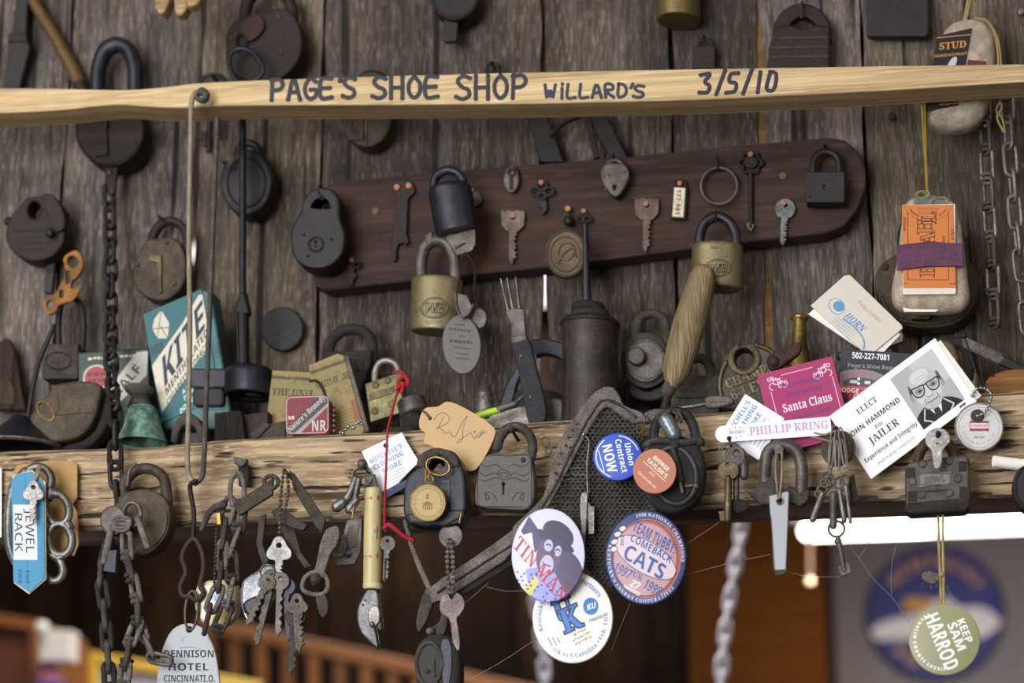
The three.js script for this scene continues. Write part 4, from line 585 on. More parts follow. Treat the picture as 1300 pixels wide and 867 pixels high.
{ T('tobacco_tin', 'teal tobacco tin with slanted cream lettered band, leaning on ledge', 'tin', 235, 455, 0.045);
  P('tin', ext([[183, 398], [256, 366], [268, 369], [293, 520], [284, 546], [207, 546]], 40, 3, [], -1), M.teal);
  card('label', [[182, 399], [256, 367], [205, 537]], 100, 150, '#24595d', x => { x.fillStyle = '#245f63'; x.fillRect(-10, -10, 130, 180);
    x.fillStyle = '#c2bba8'; x.strokeStyle = '#27312f'; x.lineWidth = 1; x.beginPath(); [[16, 12], [30, 4], [40, 26], [33, 46], [16, 40], [10, 24]].forEach((p, i) => i ? x.lineTo(...p) : x.moveTo(...p)); x.closePath(); x.fill(); x.stroke(); x.beginPath(); x.moveTo(30, 4); x.lineTo(16, 40); x.moveTo(10, 24); x.lineTo(38, 32); x.moveTo(24, 24); x.lineTo(33, 46); x.stroke(); x.fillStyle = '#22484a'; x.fillRect(2, 46, 22, 14);
    x.fillStyle = '#c9c1ad'; x.beginPath(); x.moveTo(0, 72); x.lineTo(60, 34); x.lineTo(94, 6); x.lineTo(100, 8); x.lineTo(100, 78); x.lineTo(64, 98); x.lineTo(4, 137); x.closePath(); x.fill(); x.save(); x.transform(0.86, -0.58, 0.1, 1, 8, 78); txt(x, 'KITE', 50, 14, 'italic bold 48px sans-serif', '#102a32', 'center', 100); txt(x, 'MENTHOLATED', 52, 38, 'bold 13px sans-serif', '#2a2c2c', 'center', 98); txt(x, 'CIGARETTE TOBACCO', 52, 52, 'bold 12px sans-serif', '#2a2c2c', 'center', 102); x.restore();
    x.save(); x.transform(0.92, -0.38, 0, 1, 0, 0); txt(x, 'A BLEND', 62, 141, 'bold 8px sans-serif', '#cfe0dc'); txt(x, 'TURKISH', 62, 150, 'bold 8px sans-serif', '#cfe0dc'); txt(x, 'DOMESTIC', 58, 160, 'bold 9px sans-serif', '#cfe0dc'); x.restore(); speckle(x, 100, 150, 60, ['#1f4a4c', '#8f8f80'], 0.3, 1.2); }, { rough: 0.62, zf: 0.6 }); }
{ T('iron_shoe', 'dusty grey curved iron shoe on ledge below teal tin', 'iron piece', 238, 550, 0.07); P('shell', ext([...oval(238, 560, 22, 36, 16, 0, 0, 180), [224, 562], ...oval(238, 562, 14, 24, 12, 0, 180, 0).slice(1, -1), [252, 562]], 30, 3), M.dustydark); P('inside', box(238, 556, 26, 22, 10, 3, 1, -14), M.black); }
{ T('wood_block', 'grey weathered wood block on ledge under black cast base', 'block', 290, 545, 0.068); P('block', ext([[272, 524], [306, 520], [312, 562], [272, 566]], 40, 2), mat({ color: 0x6e6862, roughness: 0.95 }, TX.plankA)); P('crack', box(292, 545, 1.2, 30, 1, 0.4, 0.1, 0.2), M.darkhole); }
{ T('iron_plate', 'rust edged dark iron plate on ledge under black cast base', 'plate', 325, 545, 0.06); P('plate', ext([[308, 526], [340, 522], [342, 566], [308, 566]], 20, 1.5), M.iron); P('rust_edge', box(310, 546, 4, 40, 21, 1, 0.6, 0.5), M.orangerust); }
{ T('leather_scrap', 'grey curled leather scrap lying before the faded bank notes', 'scrap', 340, 552, 0.08); P('scrap', ext([[318, 556], [330, 540], [362, 534], [362, 556], [340, 562]], 6, 1), M.leather); P('fold', ext([[318, 552], [336, 536], [344, 540], [326, 558]], 3, 0.6, [], 3), M.leather); }
const noteText = (x, w, h, a) => { x.fillStyle = '#8f7a50'; x.fillRect(-40, -40, 200, 200); x.fillStyle = '#77764f'; x.globalAlpha = 0.5; x.fillRect(-10, 4, 120, 50); x.globalAlpha = 1; x.strokeStyle = '#54492c'; x.lineWidth = 4; x.beginPath(); x.moveTo(0, 9); x.lineTo(w, 9); x.stroke(); txt(x, a, 40, 28, 'bold 12px serif', '#2f2a1c', 'center', 74); x.fillStyle = '#8a5a3a'; x.fillRect(50, 60, 30, 26); txt(x, a === 'THE UNITED' ? 'SILVER' : 'K 772', 48, 46, 'bold 10px serif', '#8a4a30'); for (let i = 0; i < 7; i++) { x.fillStyle = '#6e5a38'; x.fillRect(8 + i * 3, 70 + i * 4, 40, 1); } speckle(x, w, h, 90, ['#5e4c30', '#a89060', '#6a6642'], 0.5, 4); };
{ T('bank_note', 'faded yellow bank note fragment reading THE UNITED behind red tin', 'bank note', 365, 510, 0.05); card('paper', [[346, 470], [412, 474], [334, 566]], 72, 100, '#b4965c', (x, w, h) => noteText(x, w, h, 'THE UNITED'), { d: 3 }); P('backing', ext([[348, 474], [408, 478], [402, 566], [338, 566]], 4, 0.5, [], -4), M.card); }
{ T('bank_note', 'curled orange brown bank note reading STATES OF AMERICA beside red tin', 'bank note', 428, 500, 0.062); card('paper', [[392, 464], [432, 448], [414, 560]], 60, 100, '#b58a50', (x, w, h) => { noteText(x, w, h, 'STATES OF AMERICA'); }, { d: 3, outline: [[392, 464], [428, 449], [436, 452], [462, 545], [458, 556], [412, 560], [402, 520]] }); P('edge', ext([[428, 448], [442, 452], [468, 546], [458, 552]], 14, 1, [], -2), M.dusty); P('tear', tube([[394, 484, 1], [402, 484, 2], [410, 494, 2], [414, 506, 1]], 1.6), M.dustyblack); }
{ T('bead_string', 'short string of bright silver beads lying before orange bank note', 'beads', 445, 548, 0.083); P('beads', Array.from({ length: 9 }, (_, i) => ball(432 + i * 3.4, 549 - i * 1.6 + 2.5 * Math.sin(i * 1.7), 0, 2.1 + 0.5 * (i % 2))), M.chrome); }
{ T('medicine_tin', 'small red medicine tin with rounded corners on ledge', 'tin', 393, 527, 0.08);
  P('tin', ext(rrect(393, 529, 53, 48, 8), 26, 2, [], -1), mat({ color: 0x7a4a42, roughness: 0.5, metalness: 0.2 }, TX.rust)); P('side_beads', Array.from({ length: 6 }, (_, i) => ball(421, 512 + i * 6.5, -10, 2.2)), mat({ color: 0x9a6a5c, roughness: 0.5 }));
  card('lid', [[363, 503], [418, 501], [363, 552]], 100, 88, '#6e1c28', x => { x.fillStyle = '#701d29'; x.fillRect(-5, -5, 120, 110); x.fillStyle = '#3f3538'; x.beginPath(); x.moveTo(2, 78); x.lineTo(74, 2); x.lineTo(98, 2); x.lineTo(98, 14); x.lineTo(30, 86); x.lineTo(2, 86); x.fill(); x.fillStyle = '#8f8882'; x.beginPath(); x.moveTo(20, 86); x.lineTo(98, 18); x.lineTo(98, 26); x.lineTo(34, 86); x.fill(); x.save(); x.translate(47, 42); x.rotate(-0.74); txt(x, "Nature's Remedy", 0, 0, 'italic bold 17px serif', '#b9b2aa', 'center', 112); x.restore(); txt(x, 'NR', 76, 70, 'bold 34px sans-serif', '#b8b1aa', 'center', 34); txt(x, 'NR', 13, 50, 'bold 11px sans-serif', '#d6cfc8'); txt(x, 'LAXATIVE', 28, 18, 'bold 10px sans-serif', '#5a1a24'); x.strokeStyle = '#b0a49c'; x.lineWidth = 2; x.beginPath(); x.roundRect(2, 2, 96, 84, 12); x.stroke(); speckle(x, 100, 88, 60, ['#4a1a22', '#b08a80'], 0.3, 1.4); }, { rough: 0.62, d: 4, b: 1, zf: 1.5, outline: rrect(390.5, 527, 55, 50, 8) }); }
{ T('padlock', 'dark iron padlock with heavy shackle leaning behind bank note', 'padlock', 440, 455, 0.03); P('body', ext([[408, 440], [420, 446], [472, 444], [470, 462], [456, 505], [440, 520], [424, 510]], 28, 3), M.dustyblack); P('shackle', tube([[412, 450], [416, 432], [428, 418], [446, 414], [462, 420], [470, 436], [470, 452]], 7, { z: -14, sides: 12 }), M.dustyblack); P('emblem', [ring(452, 462, 9, 8, 1, 0.3, 0, 5), tube([[444, 470, 0.5], [452, 456, 0.5], [460, 470, 0.5]], 1)], M.dustydark); }
{ T('padlock', 'brass riveted padlock with steel shackle and red yarn on ledge', 'padlock', 488, 500, 0.062);
  P('body', ext([[463, 487], [510, 471], [512, 523], [470, 536]], 22, 1.5), mat({ color: 0x8f8a58, roughness: 0.45, metalness: 0.5 }, TX.metal)); for (const [x, y] of [[477, 489], [492, 483], [476, 522], [497, 513]]) P('rivet', [disc(x, y, 4, 4, 2, 0.6, 1.3, 16), ring(x, y, 4, 4, 0.5, 0.6, 0, 5, 20)], M.brassold); P('name_strip', ext([[468, 500], [500, 490], [501, 499], [469, 509]], 1.4, 0.4, [], 0.9), M.brassold); P('shackle', tube([[474, 488], [474, 470], [480, 458], [490, 455], [500, 460], [505, 476]], 4.4, { z: -10, sides: 12 }), M.steel); }
{ T('red_yarn', 'red yarn tied round brass padlock shackle and hanging over beam', 'yarn', 500, 560, 0.07);
  P('yarn', tube([[500, 473, 0.066], [508, 471, 0.068], [516, 480, 0.07], [514, 490, 0.072], [505, 498, 0.075], [501, 510, 0.08], [496, 530, 0.09], [492, 550, 0.106], [490, 600, 0.107], [488, 660, 0.105], [489, 674, 0.104]], 1.6, { w: true, n: 120, sides: 6 }), M.redyarn); P('knot', [tube([[506, 484, 0.072], [514, 478, 0.074], [518, 486, 0.074], [508, 494, 0.074]], 2.6, { w: true, closed: true }), tube([[504, 494, 0.076], [512, 486, 0.076], [510, 498, 0.076]], 2.4, { w: true })], M.redyarn); P('tail', tube([[488, 670, 0.105], [494, 666, 0.108], [502, 672, 0.108], [512, 680, 0.106], [524, 686, 0.105]], 2.8, { w: true, sides: 7 }), M.redyarn); }
{ T('iron_boss', 'stack of grey dusty iron bosses and washers on ledge', 'iron piece', 518, 520, 0.075); P('cap', lathe(522, 512, [[0, -12], [14, -12], [18, -9], [19, 6], [16, 10], [0, 11]], -20, 32), M.greysteel, { rx: 0, r: 18, at: [520, 520] }); P('stem', lathe(516, 532, [[0, -10], [15, -10], [17, 2], [14, 12], [0, 13]], -20, 32), M.dustyblack, { r: 18, at: [520, 520] }); P('washer', disc(505, 548, 22, 8, 24, 2, -6), M.dustyblack); }
{ T('spark_plug', 'grey ribbed spark plug top standing behind green wire', 'spark plug', 610, 495, 0.035); P('core', lathe(613, 513, [[0, -40], [4, -38], [5, -28], [8, -25], [9, -18], [11, -15], [9, -12], [12, -9], [10, -5], [12, 0], [12, 30], [0, 30]], -14, 24), M.steel); P('terminal', lathe(615, 474, [[0, -6], [3, -5], [3, 2]], -14, 12), M.nickel); }
{ T('pen', 'lime green stick with steel tip lying on ledge behind tag', 'pen', 620, 518, 0.07); P('barrel', tube([[584, 534], [612, 524], [632, 518]], 4.6, { straight: true, n: 3, z: -8, sides: 12 }), M.green); P('tip', tube([[630, 518], [652, 511]], 4.8, { straight: true, n: 2, z: -8, sides: 12 }), M.greysteel); P('wire', tube([[650, 512, -8], [664, 500, -8], [672, 494, -10]], 2.4), M.greysteel); }
{ T('steel_bar', 'grey galvanised bar lying along ledge behind fork handle', 'bar', 660, 530, 0.05); P('bar', ext([[604, 524], [612, 518], [716, 512], [720, 520], [718, 548], [610, 552], [604, 540]], 22, 3), M.steel, {}); P('hole', disc(617, 528, 5, 4, 1.4, 0.3, 0.8, 14), M.darkhole); P('end_nut', ext(smooth([[694, 512], [712, 508], [719, 520], [716, 540], [696, 542]]), 14, 3, [], 8), M.greysteel); }
{ T('fork', 'old table fork with black riveted handle leaning on ledge', 'fork', 665, 445, 0.075);
  const tn = (a, b) => tube([a, b], 2.1, { straight: true, n: 2, z: -4, taper: t => 0.6 + 0.5 * t });
  P('tines', [tn([635, 353], [646, 400]), tn([643, 352], [652, 400]), tn([654, 351], [660, 400])], M.nickel); P('neck', ext(smooth([[642, 394], [664, 392], [666, 408], [666, 432], [651, 434], [648, 412]], 4), 5, 1.4, [], -1), M.greysteel); P('handle', ext(smooth([[650, 432], [662, 426], [670, 428], [682, 470], [694, 520], [692, 534], [680, 542], [672, 538], [664, 500], [656, 460]], 3), 13, 3, [], 3), mat({ color: 0x33343a, roughness: 0.55 }, TX.dust)); P('bolster', ext([[648, 428], [668, 424], [670, 432], [651, 438]], 12, 2, [], 3.5), M.greysteel); for (const [x, y] of [[662, 453], [674, 505]]) P('rivet', ball(x, y, 3, 2.2), M.steel); }
{ T('iron_strap', 'black curved iron strap arching behind fork handle', 'strap', 690, 470, 0.04); P('strap', ext([[672, 432], [690, 428], [712, 434], [724, 444], [722, 462], [706, 452], [690, 449], [680, 452]], 14, 2), M.blue); P('leg', ext([[662, 450], [674, 444], [656, 486], [648, 520], [632, 520], [640, 490]], 12, 2, [], -4), M.blue); P('lower_jaw', ext(smooth([[634, 512], [650, 496], [690, 492], [712, 500], [706, 516], [660, 522]]), 16, 3, [], -6), M.dustyblack); }
{ T('oil_can', 'tall dark rusty oil can with thin upright spout on ledge', 'oil can', 750, 460, 0.052); const z = 0;
  P('body', lathe(749, 404, [[0, 0], [24, 0], [33, 2], [35, 6], [36, 12], [35, 60], [36, 136], [34, 140], [0, 141]], z, 44), mat({ color: 0x4a4442, roughness: 0.5, metalness: 0.4 }, TX.metal)); P('seam', lathe(749, 412, [[36, -3], [38.5, 0], [36, 3]], z, 44), M.iron); P('shoulder', lathe(749, 400, [[0, -6], [22, -6], [25, 0], [26, 4]], z, 36), M.dustyblack); P('cap', [lathe(747, 392, [[0, -6], [19, -6], [21, -3], [21, 4], [19, 8], [0, 8]], z, 32), ...[-2, 2, 6].map(d => lathe(747, 392 + d, [[20, -1], [22, 0], [20, 1]], z, 32))], M.dustyblack);
  P('spout', tube([[745, 388], [744, 340], [743, 296], [743, 285]], 6, { z, sides: 14, taper: t => 1.05 - 0.62 * t }), M.blue); }
{ T('padlock', 'round dial combination padlock with raised knob hanging right of oil can', 'padlock', 819, 450, 0.03);
  P('body', disc(819, 455, 31, 34, 26, 5, 0, 44, 4), M.dustydark); const d = P('dial', disc(820, 458, 26, 28, 6, 2, 4, 40), M.greysteel); P('graduations', Array.from({ length: 40 }, (_, i) => { const a = i * 9 * Math.PI / 180; return box(820 + 22.5 * Math.cos(a), 458 + 24 * Math.sin(a), 0.8, 0.8 + (i % 5 ? 1.6 : 3.2), 0.8, 0.2, 0.1, 4.3); }), M.dustyblack, { p: d }); P('knob', disc(810, 456, 11, 11, 16, 2, 18, 28), M.greysteel); P('back_rim', ring(820, 458, 29, 32, 2.2, -3, 0, 8, 56), M.dustydark); P('shackle', tube([[806, 432], [806, 412], [811, 400], [825, 394], [840, 400], [845, 415], [845, 440]], 6, { z: -14, sides: 12 }), M.dustydark); P('lower_case', ext(smooth([[795, 478], [820, 492], [844, 480], [842, 500], [820, 506], [798, 498]]), 20, 3, [], -12), M.black); }
{ T('screwdriver', 'worn wooden tool handle with ferrule leaning against wall', 'screwdriver', 872, 425, 0.064); const pth = [[895, 340], [890, 365], [880, 398], [868, 435], [858, 470], [852, 490]];
  P('handle', tube([[892, 352], [886, 375], [877, 405], [867, 440], [858, 472], [853, 487]], 19.5, { z: 0, sides: 20, n: 40, taper: t => 0.82 + 0.5 * Math.sin(Math.PI * Math.min(1, t * 0.95 + 0.05)) * 0.5 + (t > 0.9 ? -(t - 0.9) * 3 : 0) }), M.handlewood); P('ferrule', tube([[852, 488], [847, 498]], 9, { straight: true, n: 2, z: 0, sides: 16 }), M.dustydark); P('shank', tube([[848, 496], [843, 522]], 5.5, { straight: true, n: 2, z: 0, sides: 12 }), M.iron); }
{ T('padlock', 'grey dusty padlock behind the wooden tool handle', 'padlock', 885, 485, 0.035); P('body', ext([[852, 476], [912, 476], [914, ledge(885, 0.035)], [852, ledge(885, 0.035)]], 26, 3), M.dustydark); P('shackle', tube([[868, 478], [870, 460], [884, 451], [898, 458], [902, 478]], 6, { z: -12, sides: 12 }), M.dustydark); P('cover_seam', box(882, 505, 52, 1.6, 1, 0.4, 0.2, 0.6), M.dustyblack); }
{ T('chain_clasp', 'small grey chain clasp lying on beam edge below brass lever lock', 'clasp', 900, 512, 0.084); P('bar', tube([[858, 519], [882, 516], [898, 513]], 3, { z: 2 }), M.nickel); P('clasp', [ext(smooth([[896, 506], [912, 503], [930, 506], [932, 512], [914, 518], [898, 518]]), 8, 2, [], 5), box(914, 511, 26, 2, 2, 1, 0.4, 6)], M.greysteel); }
{ T('padlock', 'brass lever padlock with raised lettering behind pink card', 'padlock', 950, 475, 0.06);
  const bz = mat({ color: 0x5e5a4c, roughness: 0.6, metalness: 0.4 }, TX.metal);
  P('body', ext(smooth([[913, 475], [920, 452], [936, 440], [958, 435], [978, 442], [990, 458], [990, 500], [980, 520], [950, 522], [918, 516], [912, 496]], 4), 26, 3, [oval(945, 455, 12, 13, 24)]), bz);
  P('shackle_ring', ext([...oval(945, 456, 21, 21, 26, 0, 110, 400), ...oval(945, 456, 13, 14, 22, 0, 400, 110)], 9, 2, [], 3), M.brassold); P('rim', tube([[918, 512, 0], [914, 492, 0], [916, 474, 0], [922, 460, 0]], 3.4), M.brassold); P('rim_top', tube([[960, 438, 0], [976, 444, 0], [988, 456, 0]], 3.2), M.brassold);
  for (const [s, x, y, size] of [['CHAMPION', 923, 494, 11.5], ['6-LEVER', 930, 509, 13]]) { const tg = new TextGeometry(s, { font: FONT, size: 10, depth: 1.6, curveSegments: 3, bevelEnabled: false }); tg.scale(size / 10 * 0.92, size / 10, 1).rotateZ(0.37).translate(x - G.cx, G.cy - y, -0.2); P('lettering', tg, M.alloy); } }
{ T('brass_nozzle', 'brass flared hose nozzle standing behind pink card', 'nozzle', 1015, 440, 0.035); P('tube', lathe(1014, 470, [[0, -74], [9, -74], [11, -72], [11, -69], [8, -66], [10, -40], [15, -16], [20, 0], [20, 40], [0, 40]], -18, 32), mat({ color: 0x94803e, roughness: 0.4, metalness: 0.65 }, TX.metal)); P('lip', lathe(1014, 398, [[8, -3], [11.5, -1], [11.5, 2], [8, 3]], -18, 32), M.brass); }
{ T('thumb_lever', 'rusty iron thumb lever lying across brass nozzle', 'lever', 995, 450, 0.07); P('lever', ext(smooth([[973, 458], [976, 450], [990, 444], [1006, 436], [1016, 434], [1016, 446], [1002, 458], [986, 468], [977, 468]], 4), 12, 3), M.rustbrown); P('boss', ball(982, 459, -2, 8), M.rustbrown); }
{ T('card_box', 'worn cream cards with blue printed emblem tucked on wall', 'card box', 1088, 396, 0.06);
  P('box', ext([[1029, 396], [1034, 400], [1104, 448], [1146, 432], [1147, 424], [1142, 414], [1080, 356]], 14, 1, [], -3), mat({ color: 0x6a6258, roughness: 0.8 }, TX.paper)); P('lower_card', ext([[1026, 398], [1076, 352], [1143, 424], [1122, 446], [1100, 448]], 3, 0.3, [], -2.4), M.paper);
  card('top_card', [[1075, 349], [1144, 415], [1031, 391]], 100, 62, '#cbc3b4', (x, w, h) => { x.save(); x.translate(50, 31); x.translate(-50, -31); x.fillStyle = '#cbc4b6'; x.fillRect(-20, -20, 150, 110); txt(x, 'Tobasedo', 58, 17, '8px monospace', '#8d8578', 'center', 42); x.fillStyle = '#5d8fb5'; x.strokeStyle = '#5d8fb5'; x.lineWidth = 1; x.beginPath(); x.ellipse(24, 40, 12, 9, 0.3, 0, 7); x.stroke(); x.beginPath(); x.ellipse(26, 38, 8, 7, 0.3, 0, 7); x.fill(); txt(x, 'HORN', 56, 40, 'italic bold 13px serif', '#4a86b8', 'center', 32); x.lineWidth = 2; x.beginPath(); x.moveTo(42, 47); x.quadraticCurveTo(84, 42, 92, 60); x.stroke(); for (let i = 0; i < 4; i++) dashes(x, 52, 50 + i * 4, 36, 1.6, '#9aa0a0'); speckle(x, 100, 62, 40, ['#bcae96', '#efe8da'], 0.3, 1.5); x.restore(); }, { d: 2, b: 0.5, zf: 0.5, outline: [[1029, 388], [1072, 350], [1079, 349], [1145, 413], [1146, 417], [1106, 450], [1100, 450]].map(p => p) }); }
{ T('matchbook', 'black matchbook with white phone number above red car picture', 'matchbook', 1110, 470, 0.065);
  P('cover', tube([[1068, 450, 0], [1158, 456, 0]], 6.5, { straight: true, n: 2, sides: 14, z: -9 }), mat({ color: 0x23232b, roughness: 0.3 }));
  card('flap', [[1067, 443], [1160, 449], [1065, 520]], 100, 80, '#1d1b20', x => { x.fillStyle = '#1d1b22'; x.fillRect(-5, -5, 120, 110); txt(x, '502-227-7081', 42, 7.5, 'bold 11px sans-serif', '#f0eeea', 'center', 52); txt(x, "Page's Shoe Repair", 46, 20, 'bold 7px sans-serif', '#8f8c90', 'center', 72);
    x.fillStyle = '#7d7a7c'; x.beginPath(); x.ellipse(30, 45, 42, 20, 0, 0, 7); x.fill(); x.strokeStyle = '#c05058'; x.lineWidth = 1.6; x.beginPath(); x.ellipse(30, 50, 33, 20, 0, Math.PI, 0); x.stroke(); x.fillStyle = '#4a4850'; x.beginPath(); x.ellipse(30, 45, 26, 9, 0, 0, 7); x.fill(); x.fillStyle = '#d8ccc0'; x.fillRect(14, 40, 10, 4); x.fillRect(34, 40, 8, 4); x.fillStyle = '#ece8e4'; x.beginPath(); x.arc(26, 38, 2, 0, 7); x.arc(26, 44, 2, 0, 7); x.fill(); x.fillStyle = '#b81e26'; x.fillRect(-4, 50, 70, 40); x.fillStyle = '#c84a50'; x.fillRect(-4, 48, 70, 4); txt(x, 'DODGE', 12, 54, 'bold 8px sans-serif', '#f2eeea', 'center', 30); x.fillStyle = '#17161a'; x.beginPath(); x.arc(4, 66, 9, 0, 7); x.fill(); x.strokeStyle = '#e0d0e0'; x.beginPath(); x.arc(24, 62, 4, 0, 7); x.stroke(); }, { rough: 0.5, zf: 0 }); }
{ T('pipe_fitting', 'brass elbow fitting half hidden behind the election card', 'fitting', 1215, 460, 0.05); P('body', ext(smooth([[1186, 432], [1204, 430], [1216, 444], [1218, 470], [1206, 484], [1186, 480]]), 24, 5), M.brassold); P('elbow', tube([[1204, 432], [1222, 434], [1230, 448], [1230, 476]], 8, { z: -12, sides: 12 }), M.dustyblack); P('wood_peg', ext(smooth([[1204, 476], [1238, 464], [1238, 500], [1204, 500]]), 16, 4, [], -8), M.handlewood); }
{ T('steel_tool', 'grey scriber with dark tapered point slanting at right edge', 'tool', 1262, 450, 0.055); P('handle', ext([[1221, 428], [1226, 427], [1272, 448], [1276, 456], [1268, 462], [1222, 440]], 9, 2.5), M.dusty); P('shank', ext([[1270, 448], [1320, 474], [1320, 482], [1266, 461]], 8, 2, [], -0.5), M.black); }
{ T('wood_scrap', 'tan rounded wood scrap lying on ledge at right edge', 'wood', 1285, 485, 0.06); P('scrap', ext(smooth([[1252, 482], [1270, 470], [1310, 468], [1330, 480], [1330, ledge(1285, 0.06)], [1254, ledge(1285, 0.06)]], 4), 30, 8, [], 0, 4), mat({ color: 0xb08a58, roughness: 0.8 }, TX.stick)); P('dark_band', box(1262, 490, 5, 30, 28, 2, 2, -1), M.iron); }

// ================================================================ on the face of the beam
const FZ = BEAMZ;
const screwNail = (x, y, r, m, z0 = 6) => P('nail', [ball(x, y, z0, r, 1, 10), tube([[x, y, z0], [x, y + 1, -20]], r * 0.5, { straight: true, n: 1 })], m);
{ T('cardboard', 'torn tan cardboard pinned behind the metal knuckle grip', 'cardboard', 56, 650, FZ + 0.003); P('sheet', ext([[16, 600], [22, 590], [68, 584], [92, 585], [98, 590], [98, 632], [92, 640], [98, 650], [100, 690], [94, 706], [70, 700], [30, 704], [22, 660]], 3, 0.5), M.card); }
{ T('knuckle_grip', 'polished metal knuckle grip with four finger rings at left', 'metal grip', 60, 665, FZ + 0.022);
  for (const [x, y, a, c, r] of [[46, 609, 17, 18, 0], [70, 645, 15, 20, -18], [74, 684, 15, 20, -6], [64, 720, 13, 17, -26]]) P('finger_ring', ring(x, y, a, c, 5.2, -6, r, 10, 44), M.nickel);
  P('palm_rest', tube([[30, 598], [16, 616], [10, 645], [9, 676], [14, 704], [28, 724], [52, 736]], 6.5, { z: -6, sides: 12, n: 50 }), M.nickel); P('web', [tube([[62, 622], [60, 630]], 6, { z: -6 }), tube([[84, 664], [86, 668]], 6, { z: -6 }), tube([[76, 706], [72, 708]], 6, { z: -6 })], M.nickel); }
{ T('blue_strip', 'pale blue folded measuring tag with handwritten white label at left', 'tag', 33, 675, FZ + 0.028);
  P('backing', ext([[15, 603], [40, 596], [57, 612], [58, 735], [36, 754], [17, 740]], 2, 0.3, [], -1.6), M.cream);
  card('strip', [[14, 600], [56, 600], [16, 752]], 60, 215, '#44809f', x => { x.fillStyle = '#4686a8'; x.fillRect(-10, -10, 90, 240); x.strokeStyle = '#2c5f80'; x.lineWidth = 0.8; x.beginPath(); x.moveTo(26, 4); x.lineTo(29, 215); x.stroke(); for (let i = 0; i < 40; i++) { x.beginPath(); x.moveTo(60, 60 + i * 4); x.lineTo(60 - (i % 4 ? 5 : 11), 60 + i * 4); x.stroke(); } x.fillStyle = '#c9cccb'; x.fillRect(3, 60, 44, 98); x.save(); x.translate(33, 108); x.rotate(Math.PI / 2); txt(x, 'JEWEL', 0, 0, '22px sans-serif', '#26292c', 'center', 76); x.restore(); x.save(); x.translate(13, 108); x.rotate(Math.PI / 2); txt(x, 'RACK', 0, 0, '20px sans-serif', '#26292c', 'center', 70); x.restore(); x.save(); x.translate(20, 190); x.rotate(Math.PI / 2); txt(x, 'FAST', -2, -8, 'bold 9px serif', '#234'); txt(x, 'YOUR', -4, 6, 'bold 9px serif', '#234'); x.restore(); }, { zf: 0, outline: [[14, 612], [20, 602], [40, 598], [52, 606], [56, 616], [57, 734], [37, 752], [17, 738]] });
  P('string', [tube([[48, 591, -2], [46, 604, 3], [42, 618, 4]], 1.4), tube([[50, 591, -2], [48, 606, 3], [43, 618, 4]], 1.2)], M.cord); }
{ T('key', 'pale grey clover bow key tied over the blue tag', 'key', 42, 630, FZ + 0.034); P('key', flatKey(42, 624, 14, 28, 9, { bow: 'clover', d: 3, hole: 0.4 }), M.alu); }
T('paper_slip', 'white paper edge at far left of beam', 'paper', 0, 640, FZ + 0.002); P('slip', ext([[-30, 594], [2, 594], [2, 682], [-30, 682]], 1.5, 0.2), M.paper);
{ T('padlock', 'round dusty brass padlock on beam behind the long chain', 'padlock', 178, 645, FZ + 0.02); P('body', ext(smooth([[140, 660], [146, 634], [166, 622], [194, 622], [212, 636], [216, 660], [206, 688], [184, 704], [160, 700], [146, 684]]), 28, 4), M.brassdull); P('shackle', tube([[152, 634], [154, 608], [168, 594], [186, 592], [202, 602], [208, 634]], 7, { z: -14, sides: 12 }), M.brassdull); P('rim', tube([[206, 640, 0], [211, 660, 0], [203, 684, 0], [184, 698, 0]], 1.6), M.brassold); P('nail', tube([[173, 590, 4], [168, 600, 10], [165, 618, 10]], 2.2), M.dusty); }
{ T('padlock', 'small dusty round lock with keys tangled in the long chain', 'padlock', 150, 660, FZ + 0.035); P('body', disc(143, 660, 17, 19, 14, 3), M.greysteel); P('shackle', ring(166, 652, 11, 15, 3, -5), M.greysteel); P('key', [tube([[142, 672], [136, 700], [133, 714]], 4.5, { z: 2 }), tube([[176, 660, 2], [184, 682, 2], [188, 694, 2]], 4.5)], M.dusty); P('wire_coil', [ring(156, 662, 11, 5, 2, 4), ring(156, 666, 11, 5, 2, 4), ring(155, 670, 10, 5, 2, 4)], M.dusty); P('tag', ext([[136, 700], [150, 698], [148, 728], [132, 726]], 4, 1, [], 4), M.blue); }
{ T('chain', 'dust crusted chain hanging straight down at lower left', 'chain', 134, 700, FZ + 0.03); chain([[138, 690, FZ + 0.03], [129, 730, FZ + 0.03], [133, 770, FZ + 0.03], [136, 815, FZ + 0.03], [138, 850, FZ + 0.03], [142, 900, FZ + 0.03]], 27, 13, 3.6, [M.dustyblack, M.dustydark], { a: 20, b: 80 }); }
{ T('chain', 'dust crusted chain of knotted links left of hotel tag', 'chain', 170, 690, FZ + 0.034); chain([[160, 680, FZ + 0.034], [163, 715, FZ + 0.034], [172, 750, FZ + 0.034], [174, 790, FZ + 0.034], [166, 815, FZ + 0.034], [158, 860, FZ + 0.034], [156, 900, FZ + 0.034]], 27, 14, 3.4, [M.dusty, M.dustydark], { knot: true, a: 30, b: 75 }); }
{ T('chain', 'short dusty chain branching toward the hotel tag', 'chain', 180, 800, FZ + 0.03); chain([[176, 790, FZ + 0.03], [188, 820, FZ + 0.03], [196, 834, FZ + 0.03], [214, 838, FZ + 0.03]], 26, 13, 2.8, M.dusty, { a: 25, b: 70 }); }
